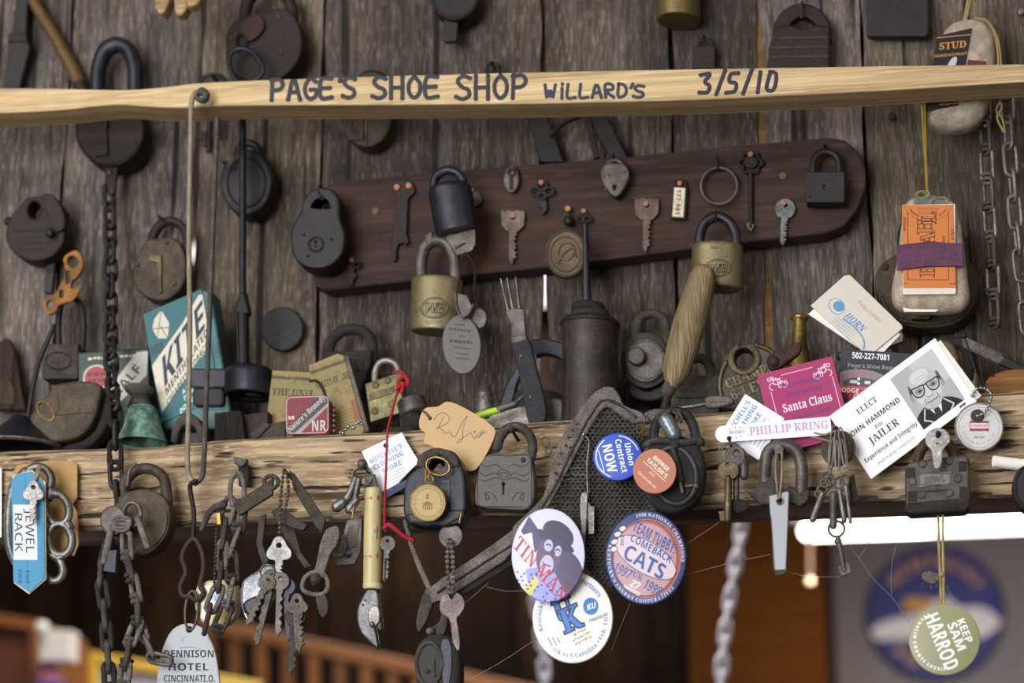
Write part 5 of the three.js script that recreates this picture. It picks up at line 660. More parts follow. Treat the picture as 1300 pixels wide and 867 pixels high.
{ T('cord', 'long doubled cord looped from knot on painted stick', 'cord', 250, 300, 0.095);
  P('pale_strand', tube([[256, 119, 0.094], [248, 118, 0.1], [244, 126, 0.1], [242, 180, 0.1], [240, 300, 0.1], [241, 420, 0.1], [239, 540, 0.1], [238, 590, 0.1], [241, 606, 0.1], [248, 614, 0.1]], 3.2, { w: true, n: 160, sides: 10 }), M.cord); P('dark_strand', tube([[248, 614, 0.1], [256, 606, 0.1], [259, 580, 0.1], [262, 500, 0.1], [266, 400, 0.098], [270, 300, 0.095], [274, 200, 0.09], [276, 150, 0.085]], 3.2, { w: true, n: 160, sides: 10 }), M.cordgrey); P('knot', [tube([[250, 122, 0.098], [256, 114, 0.099], [263, 119, 0.099], [260, 128, 0.099], [252, 126, 0.1]], 3.4, { w: true, closed: true }), tube([[254, 116, 0.1], [262, 122, 0.101], [256, 128, 0.1]], 3.4, { w: true })], M.cordgrey); }
{ T('wire_hook', 'twisted iron wire hanger with oval eye hanging from cord loop', 'hook', 244, 720, 0.1);
  P('stem', tube([[250, 612, 6], [243, 616, 4], [242, 626, 0], [246, 650, 0], [245, 686, 0]], 3, { sides: 8 }), M.iron); P('eye', tube([[246, 684], [256, 700], [258, 724], [254, 744], [258, 752], [250, 762], [242, 758], [232, 756], [229, 744], [236, 726], [231, 708], [236, 694]], 3.2, { closed: true, n: 90 }), mat({ color: 0x5a5458, roughness: 0.75, metalness: 0.3 }, TX.rust)); }
{ T('key_ring', 'steel split ring joining wire hanger to hotel tag', 'ring', 242, 776, 0.1); P('ring', [ring(243, 775, 8, 25, 1.7, 0, 4, 8, 50), ring(242, 775, 8, 24, 1.5, -3, 4, 8, 50)], M.greysteel); }
{ T('hotel_tag', 'oval steel key tag stamped with black hotel lettering', 'key tag', 239, 840, 0.1);
  const o = smooth([[239, 791], [258, 798], [270, 818], [277, 850], [279, 890], [268, 935], [239, 950], [210, 935], [199, 890], [200, 850], [208, 818], [220, 798]], 5);
  P('tag', ext(o, 4, 1, [oval(240, 799, 4, 4, 14)]), print(400, 800, '#979a9a', (x, w, h) => { const k = '#0b0c0f'; x.strokeStyle = '#4c4f54'; x.lineWidth = 4; x.beginPath(); x.moveTo(150, 160); x.quadraticCurveTo(200, 145, 250, 160); x.stroke(); txt(x, 'DENNISON', 205, 196, 'bold 66px sans-serif', k, 'center', 320); txt(x, 'HOTEL', 200, 280, 'bold 66px sans-serif', k, 'center', 260); txt(x, 'CINCINNATI.O.', 208, 356, 'bold 60px sans-serif', k, 'center', 326); speckle(x, w, h, 200, ['#7a7d80', '#949798'], 2, 14); }, { rough: 0.55, metal: 0.2 }), { planar: true }); }
{ T('nail', 'square cut nail driven into beam above the dusty chain bundle', 'nail', 306, 590, FZ + 0.012); P('head', ext([[296, 579], [312, 582], [312, 588], [306, 592], [297, 588]], 12, 2), M.dusty); P('shank', ext([[299, 588], [313, 588], [314, 614], [300, 614]], 14, 2, [], -8), M.dustyblack); }
{ T('chain', 'thick dusty chain bundle hanging from square nail left of keys', 'chain', 295, 680, FZ + 0.03); const z = FZ + 0.026;
  P('top_loop', tube([[294, 640, -4], [291, 618, -4], [296, 602, -4], [303, 600, -4], [308, 612, -4], [309, 640, -4]], 3.2), M.dusty); chain([[292, 636, z], [284, 676, z], [281, 716, z], [276, 750, z], [266, 776, z], [260, 800, z]], 30, 15, 3.1, [M.dusty, M.dustydark], { a: 20, b: 70 }); chain([[306, 640, z], [301, 676, z], [294, 700, z], [294, 744, z], [286, 776, z], [276, 800, z]], 30, 14, 3, [M.dustydark, M.dusty], { knot: true }); P('stub', tube([[284, 640], [268, 648], [256, 672]], 5, { z: 0, taper: t => 1 - 0.4 * t }), M.dustydark); P('brass_link', box(280, 658, 6, 16, 4, 1, 1, 4), M.brass, { r: 4 }); P('thin_chain', beads([[275, 672, z], [273, 720, z], [272, 744, z]], 5, 1.9, M.dustydark), M.dustydark); }
{ T('charm', 'small enamelled box charm in yellow blue and cream behind chain bundle', 'charm', 276, 768, FZ + 0.012); P('body', ext(smooth([[250, 742], [298, 740], [300, 775], [292, 788], [274, 796], [252, 786]], 3), 20, 3), mat({ color: 0xc9bd98, roughness: 0.4 }, TX.paper)); card('picture', [[252, 742], [296, 741], [252, 794]], 44, 52, '#d2c8a4', x => { x.fillStyle = '#d3c9a6'; x.fillRect(-3, -3, 60, 60); x.fillStyle = '#5b9ab8'; x.fillRect(18, 12, 14, 9); x.fillStyle = '#cfa52a'; x.beginPath(); x.ellipse(34, 44, 22, 16, -0.6, 0, 7); x.fill(); x.fillStyle = '#5a3d22'; x.fillRect(10, 22, 6, 16); speckle(x, 44, 52, 40, ['#8a6a38', '#efe8cc'], 0.3, 2); }, { rough: 0.3, zf: 0.6, outline: [[253, 744], [295, 743], [297, 774], [290, 785], [274, 793], [254, 784]] }); }
{ T('leather_strap', 'dusty leather strap bent over nail above hanging key bunch', 'strap', 345, 630, FZ + 0.03); const s = (pts, z, n) => P(n, ext(pts, 5, 1, [], z), M.leather);
  s([[296, 640], [340, 612], [347, 607], [346, 628], [304, 655]], 2, 'strap'); s([[368, 598], [374, 602], [414, 660], [410, 676], [402, 670], [374, 622]], 4, 'strap'); s([[346, 650], [356, 644], [392, 668], [386, 675], [352, 664]], 6, 'strap'); s([[328, 655], [336, 652], [332, 690], [340, 712], [332, 716], [324, 690]], -4, 'strap'); s([[352, 664], [370, 660], [380, 700], [394, 718], [386, 720], [366, 694]], -5, 'strap'); P('buckle', ring(344, 612, 9, 8, 2.6, 0), M.dustydark); P('nail', tube([[362, 598, 8], [362, 600, -30]], 2.4, { straight: true, n: 1 }), M.dusty); }
{ T('key_bunch', 'bunch of dusty keys on bead chain with padlock fob', 'key bunch', 355, 740, FZ + 0.035); const z = FZ + 0.04;
  P('bead_chain', [...beads([[360, 600, z], [357, 622, z], [356, 646, z], [355, 676, z]], 6, 2.5), ...beads([[364, 600, z], [366, 622, z], [362, 646, z]], 6, 2.5)], M.greysteel); P('ring', ring(340, 726, 9, 9, 1.4, 2), M.greysteel);
  P('key', flatKey(354, 698, 17, 34, 10, { bow: 'clover', d: 3 }), M.alu); P('key', flatKey(345, 734, 12, 76, 9, { d: 3, side: -1 }), M.dusty, { r: -14, at: [345, 734] }); P('key', flatKey(340, 740, 11, 50, 9, { d: 3 }), M.dusty, { r: -24, at: [340, 740], z: 4 }); P('key', flatKey(356, 738, 12, 60, 9, { d: 3 }), M.greysteel, { r: -2, at: [356, 738], z: 2 }); P('key', flatKey(362, 744, 12, 58, 8, { d: 3 }), M.blue, { r: 3, at: [362, 744], z: -3 }); P('key', flatKey(378, 768, 14, 48, 12, { d: 3, bow: 'clover' }), M.dusty, { r: 4, at: [378, 768], z: 3 }); P('key', flatKey(374, 782, 13, 62, 11, { d: 3 }), M.dustydark, { r: -4, at: [374, 782], z: -2 });
  P('padlock_fob', ext(smooth([[304, 738], [318, 726], [344, 714], [352, 730], [340, 758], [320, 778], [306, 776]], 4), 22, 4, [], -8), mat({ color: 0x9aa2aa, roughness: 0.35, metalness: 0.6 }, TX.metal)); P('fob_end', ext(smooth([[306, 764], [324, 754], [340, 756], [332, 774], [316, 782], [308, 776]]), 24, 4, [], -6), M.blue); P('fob_shackle', tube([[306, 774, -14], [312, 784, -14], [320, 780, -14]], 2.6), M.chrome); }
{ T('snap_hook', 'dusty snap hook with leather end hanging beside key bunch', 'snap hook', 405, 730, FZ + 0.034); P('arm', ext(smooth([[414, 672], [428, 668], [430, 684], [418, 706], [406, 740], [396, 742], [400, 720]], 4), 9, 2), M.dusty); P('loop', tube([[398, 726], [386, 734], [384, 748], [396, 754], [412, 752], [416, 740], [410, 728]], 3, { z: -2, closed: true }), M.dusty); P('pivot', ball(402, 736, 4, 7), M.dustydark); P('tongue', ext(smooth([[402, 754], [412, 754], [416, 776], [410, 784], [404, 776]]), 5, 1.4), M.dustydark); P('split_ring', ring(428, 692, 10, 13, 2.6, -6), M.dustyblack); }
{ T('key_ring', 'split ring with two small tubular keys on round screw', 'key ring', 455, 610, FZ + 0.02); P('ring', [ring(460, 604, 13, 11, 1.3, 0, 0, 6), ring(460, 605, 13, 11, 1.2, -2, 8, 6)], M.steel); P('screw', [ball(461, 590, 4, 6.5, 1, 14), tube([[461, 590, 2], [461, 592, -34]], 2.6, { straight: true, n: 1 })], M.greysteel); P('key', [tube([[452, 608], [444, 628], [436, 640]], 4.6, { z: 2, sides: 12 }), tube([[436, 638, 2], [428, 644, 2]], 7, { straight: true, n: 1, sides: 12 })], M.nickel); P('key', [tube([[457, 610], [452, 634], [448, 650]], 4, { z: 5, sides: 12 }), tube([[454, 636, 5], [444, 648, 5]], 5.5, { straight: true, n: 1, sides: 12 })], M.nickel); P('brass_pin', tube([[453, 632, 8], [449, 660, 8]], 1.2), M.brass); }
{ T('metal_tag', 'dusty rectangular metal strip with rivet below the split ring', 'tag', 445, 690, FZ + 0.012); P('strip', ext([[440, 660], [460, 656], [458, 700], [450, 716], [428, 718], [427, 712]], 5, 1), M.greysteel); P('rivet', ball(441, 702, 1, 6), M.dusty); P('panel', ext([[444, 668], [456, 666], [452, 694], [438, 696]], 1.2, 0.3, [], 0.8), M.dusty); }
{ T('business_card', 'white card with pale blue lettering and dark stripe behind red yarn', 'card', 493, 592, FZ + 0.006);
  P('back_card', ext([[461, 573], [510, 548], [530, 586], [484, 638]], 2, 0.3, [], -1.5), M.paper);
  card('card', [[459, 573], [509, 549], [482, 625]], 100, 110, '#e8eaf0', x => { x.fillStyle = '#eceef4'; x.fillRect(-20, -20, 160, 170); const b = '#7f97c4'; txt(x, "MITCHELL'S", 50, 26, 'bold 15px sans-serif', b, 'center', 82); txt(x, 'CLOTHING', 50, 43, 'bold 15px sans-serif', b, 'center', 76); txt(x, 'STORE', 52, 60, 'bold 15px sans-serif', b, 'center', 48); for (let i = 0; i < 5; i++) { x.fillStyle = '#b9c4dc'; x.fillRect(26, 72 + i * 7, 52, 2); } }, { d: 1.2, outline: [[459, 573], [509, 549], [532, 586], [486, 632], [478, 612]] });
  P('stripe', ext([[484, 625], [528, 603], [526, 612], [488, 634]], 1, 0.1, [], 0.6), mat({ color: 0x39435c, roughness: 0.7 })); P('tack', [ball(490, 566, 2, 3), tube([[490, 566, 1], [490, 566, -10]], 1.2, { straight: true, n: 1 })], M.black); }
{ T('bottle_opener', 'cream tubular handled can opener with red marks hanging under beam', 'opener', 470, 720, FZ + 0.018);
  const tm = print(128, 512, '#b5a876', (x) => { for (const y of [60, 360]) { x.fillStyle = '#b02a48'; x.fillRect(0, y, 60, 3); x.beginPath(); x.arc(64, y + 1, 9, 0, 7); x.fill(); x.beginPath(); x.ellipse(112, y - 4, 6, 14, 0, 0, 7); x.fill(); } x.fillStyle = '#3c4a5c'; x.fillRect(106, 200, 6, 70); x.save(); x.translate(96, 240); x.rotate(Math.PI / 2); txt(x, 'M', -10, 0, '22px serif', '#3c4a5c'); x.restore(); speckle(x, 128, 512, 120, ['#9c9060', '#c9bd8e'], 1, 6); }, { rough: 0.4 });
  P('handle', lathe(471, 684, [[0, -66], [9, -66], [11, -64], [11, 58], [9, 60], [0, 60]], -8, 28), tm, { planar: true, r: -0.8, at: [471, 684] }); P('end_cap', lathe(471, 742, [[10.5, -3], [12, -1], [12, 3], [10.5, 5]], -8, 24), M.cream); P('hanger', ext([[462, 602], [474, 600], [480, 620], [462, 624]], 6, 1.5, [], -6), M.greysteel);
  P('blade', ext(smooth([[466, 748], [478, 748], [483, 774], [485, 800], [480, 800], [476, 790], [480, 824], [466, 812], [456, 800], [452, 776], [458, 760]], 4), 10, 3, [], 0, 3), mat({ color: 0x6c6e6f, metalness: 0.8, roughness: 0.34 }, TX.metal)); P('cutter', [ext(smooth([[470, 772], [480, 770], [482, 790], [474, 796], [468, 788]]), 5, 1.4, [], 3), ball(473, 793, 2, 4)], M.steel); for (const y of [762, 768]) P('hole', disc(461 + (768 - y) * 0.5, y, 1.4, 1.4, 1, 0.1, 0.6, 10), M.darkhole); }
{ T('key', 'grey key tied on the end of red yarn', 'key', 491, 705, FZ + 0.016); P('key', flatKey(491, 690, 10, 40, 8, { d: 3.4, sq: 1 }), M.greysteel, { r: -3 }); P('groove', box(490, 724, 2, 30, 1, 0.6, 0.2, 0.8), M.dustydark, { r: -3 }); }
{ T('price_tag', 'large manila tag with scalloped end and scribbled blue writing', 'tag', 580, 555, FZ + 0.008);
  const ol = smooth([[533, 530], [540, 518], [556, 516], [566, 510], [580, 513], [624, 540], [629, 548], [606, 594], [598, 598], [590, 596], [548, 566], [538, 562], [540, 550], [533, 544]], 4);
  P('tag', ext(ol, 1.6, 0.3, [oval(546, 531, 2.4, 2.4, 12)]), print(480, 440, '#bb9c6e', (x) => { x.strokeStyle = '#4a5a60'; x.lineWidth = 4; x.translate(95, 120); x.beginPath(); const c = [[10, -40, 60, -70, 90, -30], [120, 10, 40, 40, 30, 40], [0, 60, 20, 20, 60, 70], [90, 110, 90, 40, 110, 90], [140, 140, 150, 40, 200, -20], [230, -60, 170, 40, 180, 90], [190, 160, 100, 150, 180, 110], [220, 90, 230, 60, 240, 100], [260, 130, 270, 60, 310, 80]]; x.moveTo(0, 0); c.forEach(a => x.bezierCurveTo(...a)); x.moveTo(60, -30); x.lineTo(20, 60); x.moveTo(280, 110); x.lineTo(310, 60); x.moveTo(250, 120); x.lineTo(330, 70); x.stroke(); x.fillStyle = '#6e4a2a'; x.beginPath(); x.arc(255, 72, 6, 0, 7); x.fill(); speckle(x, 480, 440, 100, ['#a88858', '#c8aa7c'], 2, 8); }, {}), { planar: true }); P('string', tube([[536, 521, -2], [541, 525, 2], [546, 531, 1]], 1.6), M.greysteel); }
{ T('padlock', 'black box padlock with ring top carrying brass medal', 'padlock', 552, 625, FZ + 0.03);
  P('body', ext(smooth([[513, 618], [518, 604], [530, 592], [533, 580], [545, 571], [562, 569], [578, 575], [586, 590], [590, 604], [591, 650], [586, 662], [566, 668], [520, 664], [513, 654]], 4), 34, 4, [smooth([[539, 592], [548, 578], [562, 576], [570, 588], [560, 600], [545, 600]])], 0, 3), mat({ color: 0x2e3338, roughness: 0.45, metalness: 0.3 }, TX.metal)); P('collar', ext([...oval(556, 590, 27, 21, 20, 0, -10, 190), ...oval(556, 591, 16, 13, 18, 0, 190, -10)], 6, 2, [], 2.5), M.dustydark); P('inset', ext([[526, 612], [572, 608], [572, 640], [526, 642]], 2, 0.6, [[[530, 616], [568, 612], [568, 636], [530, 638]]], 1), M.blue); P('lower_lip', ext([[516, 652], [590, 646], [590, 656], [566, 668], [520, 664]], 30, 3, [], 2), mat({ color: 0x2a2730, roughness: 0.5 }, TX.metal)); P('brass_pin', tube([[586, 652, 3], [584, 664, 3]], 1.8), M.brass); P('nail', [ball(555, 580, 6, 4), tube([[555, 580, 4], [555, 582, -50]], 2, { straight: true, n: 1 })], M.dustydark); }
{ T('brass_ring', 'plain brass ring hanging in the top of black box padlock', 'ring', 556, 592, FZ + 0.036); P('ring', ring(556, 592, 15, 11, 1.8, 0, 18, 8, 50), M.brass); }
{ T('medal', 'round brass medal with small engraved building hanging from brass ring', 'medal', 543, 638, FZ + 0.04);
  P('disc', disc(543, 638, 23, 24, 4, 1, 0, 48), print(256, 256, '#857345', x => { x.strokeStyle = x.fillStyle = '#57451c'; x.lineWidth = 3; x.beginPath(); x.arc(128, 128, 112, 0, 7); x.stroke(); for (let i = 0; i < 40; i++) { const a = i * 0.157; x.fillRect(126 + 96 * Math.cos(a), 124 + 96 * Math.sin(a), 5 + 4 * (i % 2), 8); }; x.fillRect(96, 140, 64, 34); x.fillStyle = '#857345'; for (let i = 0; i < 4; i++) x.fillRect(102 + i * 15, 146, 8, 24); x.fillStyle = '#57451c'; x.beginPath(); x.moveTo(90, 138); x.lineTo(128, 118); x.lineTo(166, 138); x.fill(); x.fillRect(120, 70, 14, 34); speckle(x, 256, 256, 60, ['#95834f', '#6f6038'], 2, 9); }, { rough: 0.45, metal: 0.4, bump: 0.0003 }), { planar: true }); P('rim', ring(543, 638, 22.6, 23.6, 1, 0, 0, 6, 60), M.brass); P('link', [ring(545, 609, 5, 5, 1.2, 0, 0, 6), ring(543, 601, 2.5, 6, 1, 1, 0, 6)], M.brass); }
{ T('padlock', 'square dark padlock with embossed griffins on beam', 'padlock', 643, 595, FZ + 0.025);
  const bm = print(320, 320, '#5b5854', x => { x.strokeStyle = '#34322f'; x.lineWidth = 7; x.beginPath(); x.roundRect(16, 20, 288, 284, 20); x.stroke(); x.lineWidth = 5; const w = (s) => { x.save(); x.translate(160, 0); x.scale(s, 1); x.beginPath(); x.moveTo(20, 90); x.bezierCurveTo(60, 40, 90, 120, 130, 60); x.moveTo(30, 130); x.bezierCurveTo(70, 90, 90, 170, 135, 110); x.moveTo(30, 150); x.bezierCurveTo(80, 130, 90, 190, 130, 150); x.moveTo(40, 270); x.bezierCurveTo(60, 210, 110, 210, 100, 260); x.bezierCurveTo(80, 280, 70, 240, 110, 230); x.stroke(); x.restore(); }; w(1); w(-1); x.beginPath(); x.ellipse(156, 128, 34, 26, 0.5, 0, 7); x.stroke(); x.beginPath(); x.ellipse(156, 128, 20, 14, 0.5, 0, 7); x.stroke(); speckle(x, 320, 320, 300, ['#6c6862', '#4a4743'], 2, 9); }, { rough: 0.7, metal: 0.25, bump: 0.0009 });
  P('body', ext(smooth([[603, 636], [605, 606], [612, 584], [624, 575], [648, 578], [670, 573], [676, 590], [678, 630], [672, 645], [640, 646], [606, 642]], 3), 26, 3), bm, { planar: true }); hole(639, 614, 2.6, 14, null, 0.4); P('shackle', tube([[671, 584], [675, 566], [670, 549], [655, 540], [641, 544], [633, 555], [630, 566]], 6, { z: -8, sides: 12, n: 40 }), M.dustydark); P('nail', [ball(650, 546, 6, 4), tube([[650, 546, 4], [650, 548, -46]], 2, { straight: true, n: 1 })], M.dustydark); rivet(664, 584, 3, M.dustydark, 0.5); }
// ---------------------------------------------------------------- mesh purse and the badges
{ T('mesh_purse', 'old chain mail purse with openwork metal frame hanging on beam', 'purse', 750, 600, FZ + 0.022);
  P('frame', ext(smooth([[648, 690], [652, 668], [668, 652], [690, 628], [700, 590], [712, 556], [734, 524], [752, 500], [766, 491], [778, 492], [786, 502], [792, 514], [816, 524], [818, 532], [806, 537], [786, 526], [770, 516], [758, 528], [736, 566], [716, 606], [694, 646], [676, 676], [664, 704]], 3), 7, 2, [...[[724, 556], [719, 566], [714, 577], [711, 590], [707, 601], [728, 547], [734, 539]].map(([x, y]) => oval(x, y, 2.2, 1.2, 8, 30)), ...[[722, 564], [717, 584], [704, 606]].map(([x, y]) => oval(x + 3, y + 4, 1.8, 1, 8, -20))]), M.dusty);
  P('frame_ridge', tube([[660, 686, 1], [680, 656, 1], [704, 618, 1], [726, 572, 1], [748, 530, 1], [766, 508, 1], [786, 514, 1], [808, 530, 1]], 1.5), M.dustydark);
  P('engraving', Array.from({ length: 12 }, (_, i) => box(680 + i * 3.6, 668 - i * 6.2, 12, 1, 1, 0.4, 0.2, 0.6)), M.dustydark, { r: 8 });
  const edge = smooth([[768, 514], [788, 526], [808, 540], [816, 566], [826, 600], [838, 640], [812, 690], [778, 742], [760, 736], [724, 700], [690, 672], [682, 664], [700, 632], [722, 588], [744, 548]], 3), inside = (x, y) => { let k = false; for (let i = 0, j = edge.length - 1; i < edge.length; j = i++) { const [a, b] = edge[i], [c, d] = edge[j]; if ((b > y) !== (d > y) && x < (c - a) * (y - b) / (d - b) + a) k = !k; } return k; };
  const rings = [], t0 = new THREE.TorusGeometry(3.2, 0.85, 5, 10); let row = 0;
  for (let y = 512; y < 745; y += 4.4, row++) for (let x = 680; x < 842; x += 6.3) { const X = x + (row % 2) * 3.15; if (inside(X, y)) rings.push(t0.clone().rotateX(row % 2 ? 0.62 : -0.62).rotateY(rr(-0.25, 0.25)).translate(X - G.cx, G.cy - y, -5 + 1.8 * Math.sin(X * 0.12) + rr(-0.4, 0.4))); }
  P('mail', rings, mat({ color: 0xa29c92, roughness: 0.7, metalness: 0.3 }, TX.dust), { kind: 'stuff', label: 'fine interlinked steel rings' }); P('lining', ext(edge, 2, 0.3, [], -9), M.black);
  P('hinge_screw', [ball(822, 533, -2, 5), lathe(818, 532, [[3, -4], [4, 0], [3, 4]], -2, 12)], M.greysteel); P('edge_rings', [ring(692, 560, 5, 6, 1, -2), ring(696, 570, 4, 5, 1, -3), ring(812, 544, 4, 5, 1, -2), ring(660, 640, 5, 7, 1, -2)], M.greysteel);
  P('clip_wire', tube([[742, 553, 4], [748, 560, 5], [746, 590, 5], [747, 632, 5]], 1.3), M.steel); P('clip', [ext(smooth([[739, 628], [746, 626], [747, 650], [744, 690], [741, 700], [738, 668]], 4), 6, 1.4, [], 8), box(752, 662, 8, 36, 4, 1, 0.8, 9), ext([[743, 634], [750, 640], [756, 662], [748, 668], [744, 650]], 6, 1.2, [], 6)], M.nickel, { r: 0 }); P('nail', [ball(742, 553, 6, 2.6), tube([[742, 553, 4], [742, 553, -40]], 1.2, { straight: true, n: 1 })], M.chrome); }
{ T('button_badge', 'blue button badge with white lettering on mesh purse', 'badge', 784, 580, FZ + 0.034);
  badge(784, 580, 31, 30, 78, '#1f49b4', x => { const w = '#e8ecf4'; txt(x, 'Union', 0, -52, 'bold 34px sans-serif', w, 'center', 100); txt(x, 'Contract', 0, -17, 'bold 34px sans-serif', w, 'center', 146); txt(x, 'NOW', 0, 32, 'bold 56px sans-serif', w, 'center', 122); x.strokeStyle = w; x.lineWidth = 4; x.beginPath(); x.arc(0, 0, 88, 3.4, 4.6); x.stroke(); x.beginPath(); x.arc(0, 0, 88, 0.5, 2.7); x.stroke(); x.lineWidth = 3; x.beginPath(); x.moveTo(50, 66); x.lineTo(-44, 70); x.stroke(); }); }
{ T('padlock', 'dark dusty star shaped padlock with big shackle and pivoting cover', 'padlock', 856, 590, FZ + 0.028);
  P('body', ext(smooth([[814, 580], [820, 566], [834, 556], [858, 552], [880, 558], [890, 570], [894, 596], [888, 626], [872, 644], [850, 650], [830, 644], [818, 624], [812, 600]], 4), 38, 8, [], 0, 4), M.dustyblack); P('lugs', [tube([[820, 572, -4], [826, 561, 0], [846, 560, 2], [872, 562, 2], [888, 558, 0], [891, 562, -3]], 4.2), ball(822, 564, -2, 6), ball(888, 560, -2, 6)], M.dustydark); P('cover_ring', [ring(857, 604, 27, 36, 3.6, 1, -8, 10, 60)], mat({ color: 0x4c5058, roughness: 0.5, metalness: 0.4 }, TX.metal)); P('face', disc(857, 604, 24, 33, 4, 1, 1), M.dustyblack); P('shackle', tube([[828, 566], [830, 540], [840, 524], [856, 519], [872, 526], [881, 545], [882, 568]], 6.5, { z: -12, sides: 12 }), mat({ color: 0x454850, roughness: 0.5, metalness: 0.4 }, TX.dust));
  P('cover', tube([[854, 568, 5], [860, 590, 6], [864, 610, 6]], 3.4, { taper: t => 0.8 + 0.5 * t }), M.dustydark); P('cover_tip', tube([[862, 606, 6], [867, 626, 6]], 2.6), M.greysteel); P('catch', [tube([[871, 618, 4], [884, 617, 4]], 2), ball(884, 618, 4, 4)], M.greysteel);
  P('cap', tube([[846, 534], [856, 552]], 10, { straight: true, n: 2, z: 4, sides: 18 }), mat({ color: 0x9fb4bc, roughness: 0.32, metalness: 0.6 }, TX.metal)); P('cap_body', tube([[854, 550], [858, 566]], 9, { straight: true, n: 2, z: 3, sides: 14, taper: t => 1.05 - 0.35 * t }), M.dustyblack); P('wire', [ring(848, 530, 13, 8, 2.2, 2), tube([[862, 522, 2], [866, 534, 4], [864, 536, 5]], 2)], M.dustydark); P('nail', [ball(849, 525, 6, 4), tube([[849, 525, 4], [849, 526, -46]], 2, { straight: true, n: 1 })], M.dustydark); P('dust_pad', ext(smooth([[816, 522], [832, 516], [848, 518], [856, 526], [840, 532], [820, 530]]), 12, 4, [], -10), M.dusty); }
{ T('token', 'round copper brown token with white lettering over star padlock', 'token', 831, 598, FZ + 0.042);
  P('disc', disc(831, 598, 27.5, 28.5, 3, 0.8, 0, 44), print(400, 400, '#a9664a', x => { x.translate(200, 200); x.rotate(0.72); x.scale(2, 2); const w = '#ecdccc'; txt(x, 'GEORGE', 0, -46, 'bold 26px sans-serif', w, 'center', 92); txt(x, "TAYLOR'S", 0, -18, 'bold 26px sans-serif', w, 'center', 120); x.fillStyle = w; x.fillRect(-70, 0, 140, 2.4); txt(x, 'HOC', 0, 18, 'bold 16px sans-serif', '#d8b49a'); txt(x, '729 Versailles Rd.', 0, 52, 'bold 15px sans-serif', '#dcc0a8', 'center', 110); speckle(x, 0, 0, 0, [], 1, 1); }, { rough: 0.55 }), { planar: true }); }
{ T('button_badge', 'oval lilac button badge with red lettering and hatted figure', 'badge', 696, 705, FZ + 0.04);
  badge(696, 705, 46.5, 59.5, 0, '#b9b6dd', x => {
    x.fillStyle = '#c9c8ea'; x.fillRect(-100, -100, 200, 200); x.fillStyle = '#4a4562'; x.beginPath(); x.moveTo(-74, -52); x.lineTo(-52, -84); x.lineTo(-8, -34); x.lineTo(-34, -4); x.fill(); x.fillStyle = '#e8e6f2'; x.beginPath(); x.moveTo(-86, -10); x.lineTo(-72, -42); x.lineTo(-44, -48); x.lineTo(-36, -4); x.lineTo(-66, 6); x.fill();
    x.fillStyle = '#544a66'; x.beginPath(); x.ellipse(40, 50, 56, 60, 0.3, 0, 7); x.fill(); x.fillStyle = '#8f96d2'; x.beginPath(); x.moveTo(-60, 30); x.lineTo(10, 22); x.lineTo(54, 96); x.lineTo(-50, 98); x.fill(); x.fillStyle = '#c9c05c'; x.beginPath(); x.moveTo(-74, 82); x.lineTo(-36, 42); x.lineTo(-24, 56); x.lineTo(-56, 96); x.fill();
    x.fillStyle = '#5f5068'; x.beginPath(); x.ellipse(4, 0, 34, 46, 0.4, 0, 7); x.fill(); x.fillStyle = '#3f3a4e'; x.beginPath(); x.ellipse(28, -44, 44, 27, 0.4, 0, 7); x.fill(); x.beginPath(); x.ellipse(20, -30, 56, 12, 0.42, 0, 7); x.fill(); x.fillStyle = '#b3b0dc'; x.beginPath(); x.ellipse(2, -20, 12, 13, 0.3, 0, 7); x.fill(); x.beginPath(); x.ellipse(28, -8, 9, 12, 0.3, 0, 7); x.fill(); x.beginPath(); x.ellipse(-3, 22, 18, 22, 0.4, 0, 7); x.fill(); x.strokeStyle = '#4a3f5c'; x.lineWidth = 3; x.beginPath(); x.moveTo(-5, -20); x.quadraticCurveTo(2, -26, 9, -18); x.moveTo(22, -9); x.quadraticCurveTo(29, -15, 34, -7); x.moveTo(-12, 18); x.quadraticCurveTo(0, 24, 9, 24); x.stroke(); x.fillStyle = '#6a3c48'; x.beginPath(); x.ellipse(13, -2, 7, 8, 0, 0, 7); x.fill();
    x.save(); x.rotate(0.74); txt(x, 'TIN MAN', 6, 36, 'bold 46px serif', '#b32c30', 'center', 182); x.restore(); x.fillStyle = '#3d3a6a'; for (let i = 0; i < 26; i++) x.fillRect(-86 + (i * 37 % 60) + (i > 14 ? 60 : 0), 34 + (i * 29 % 40) + (i > 14 ? 26 : 0), 5, 4); }); }
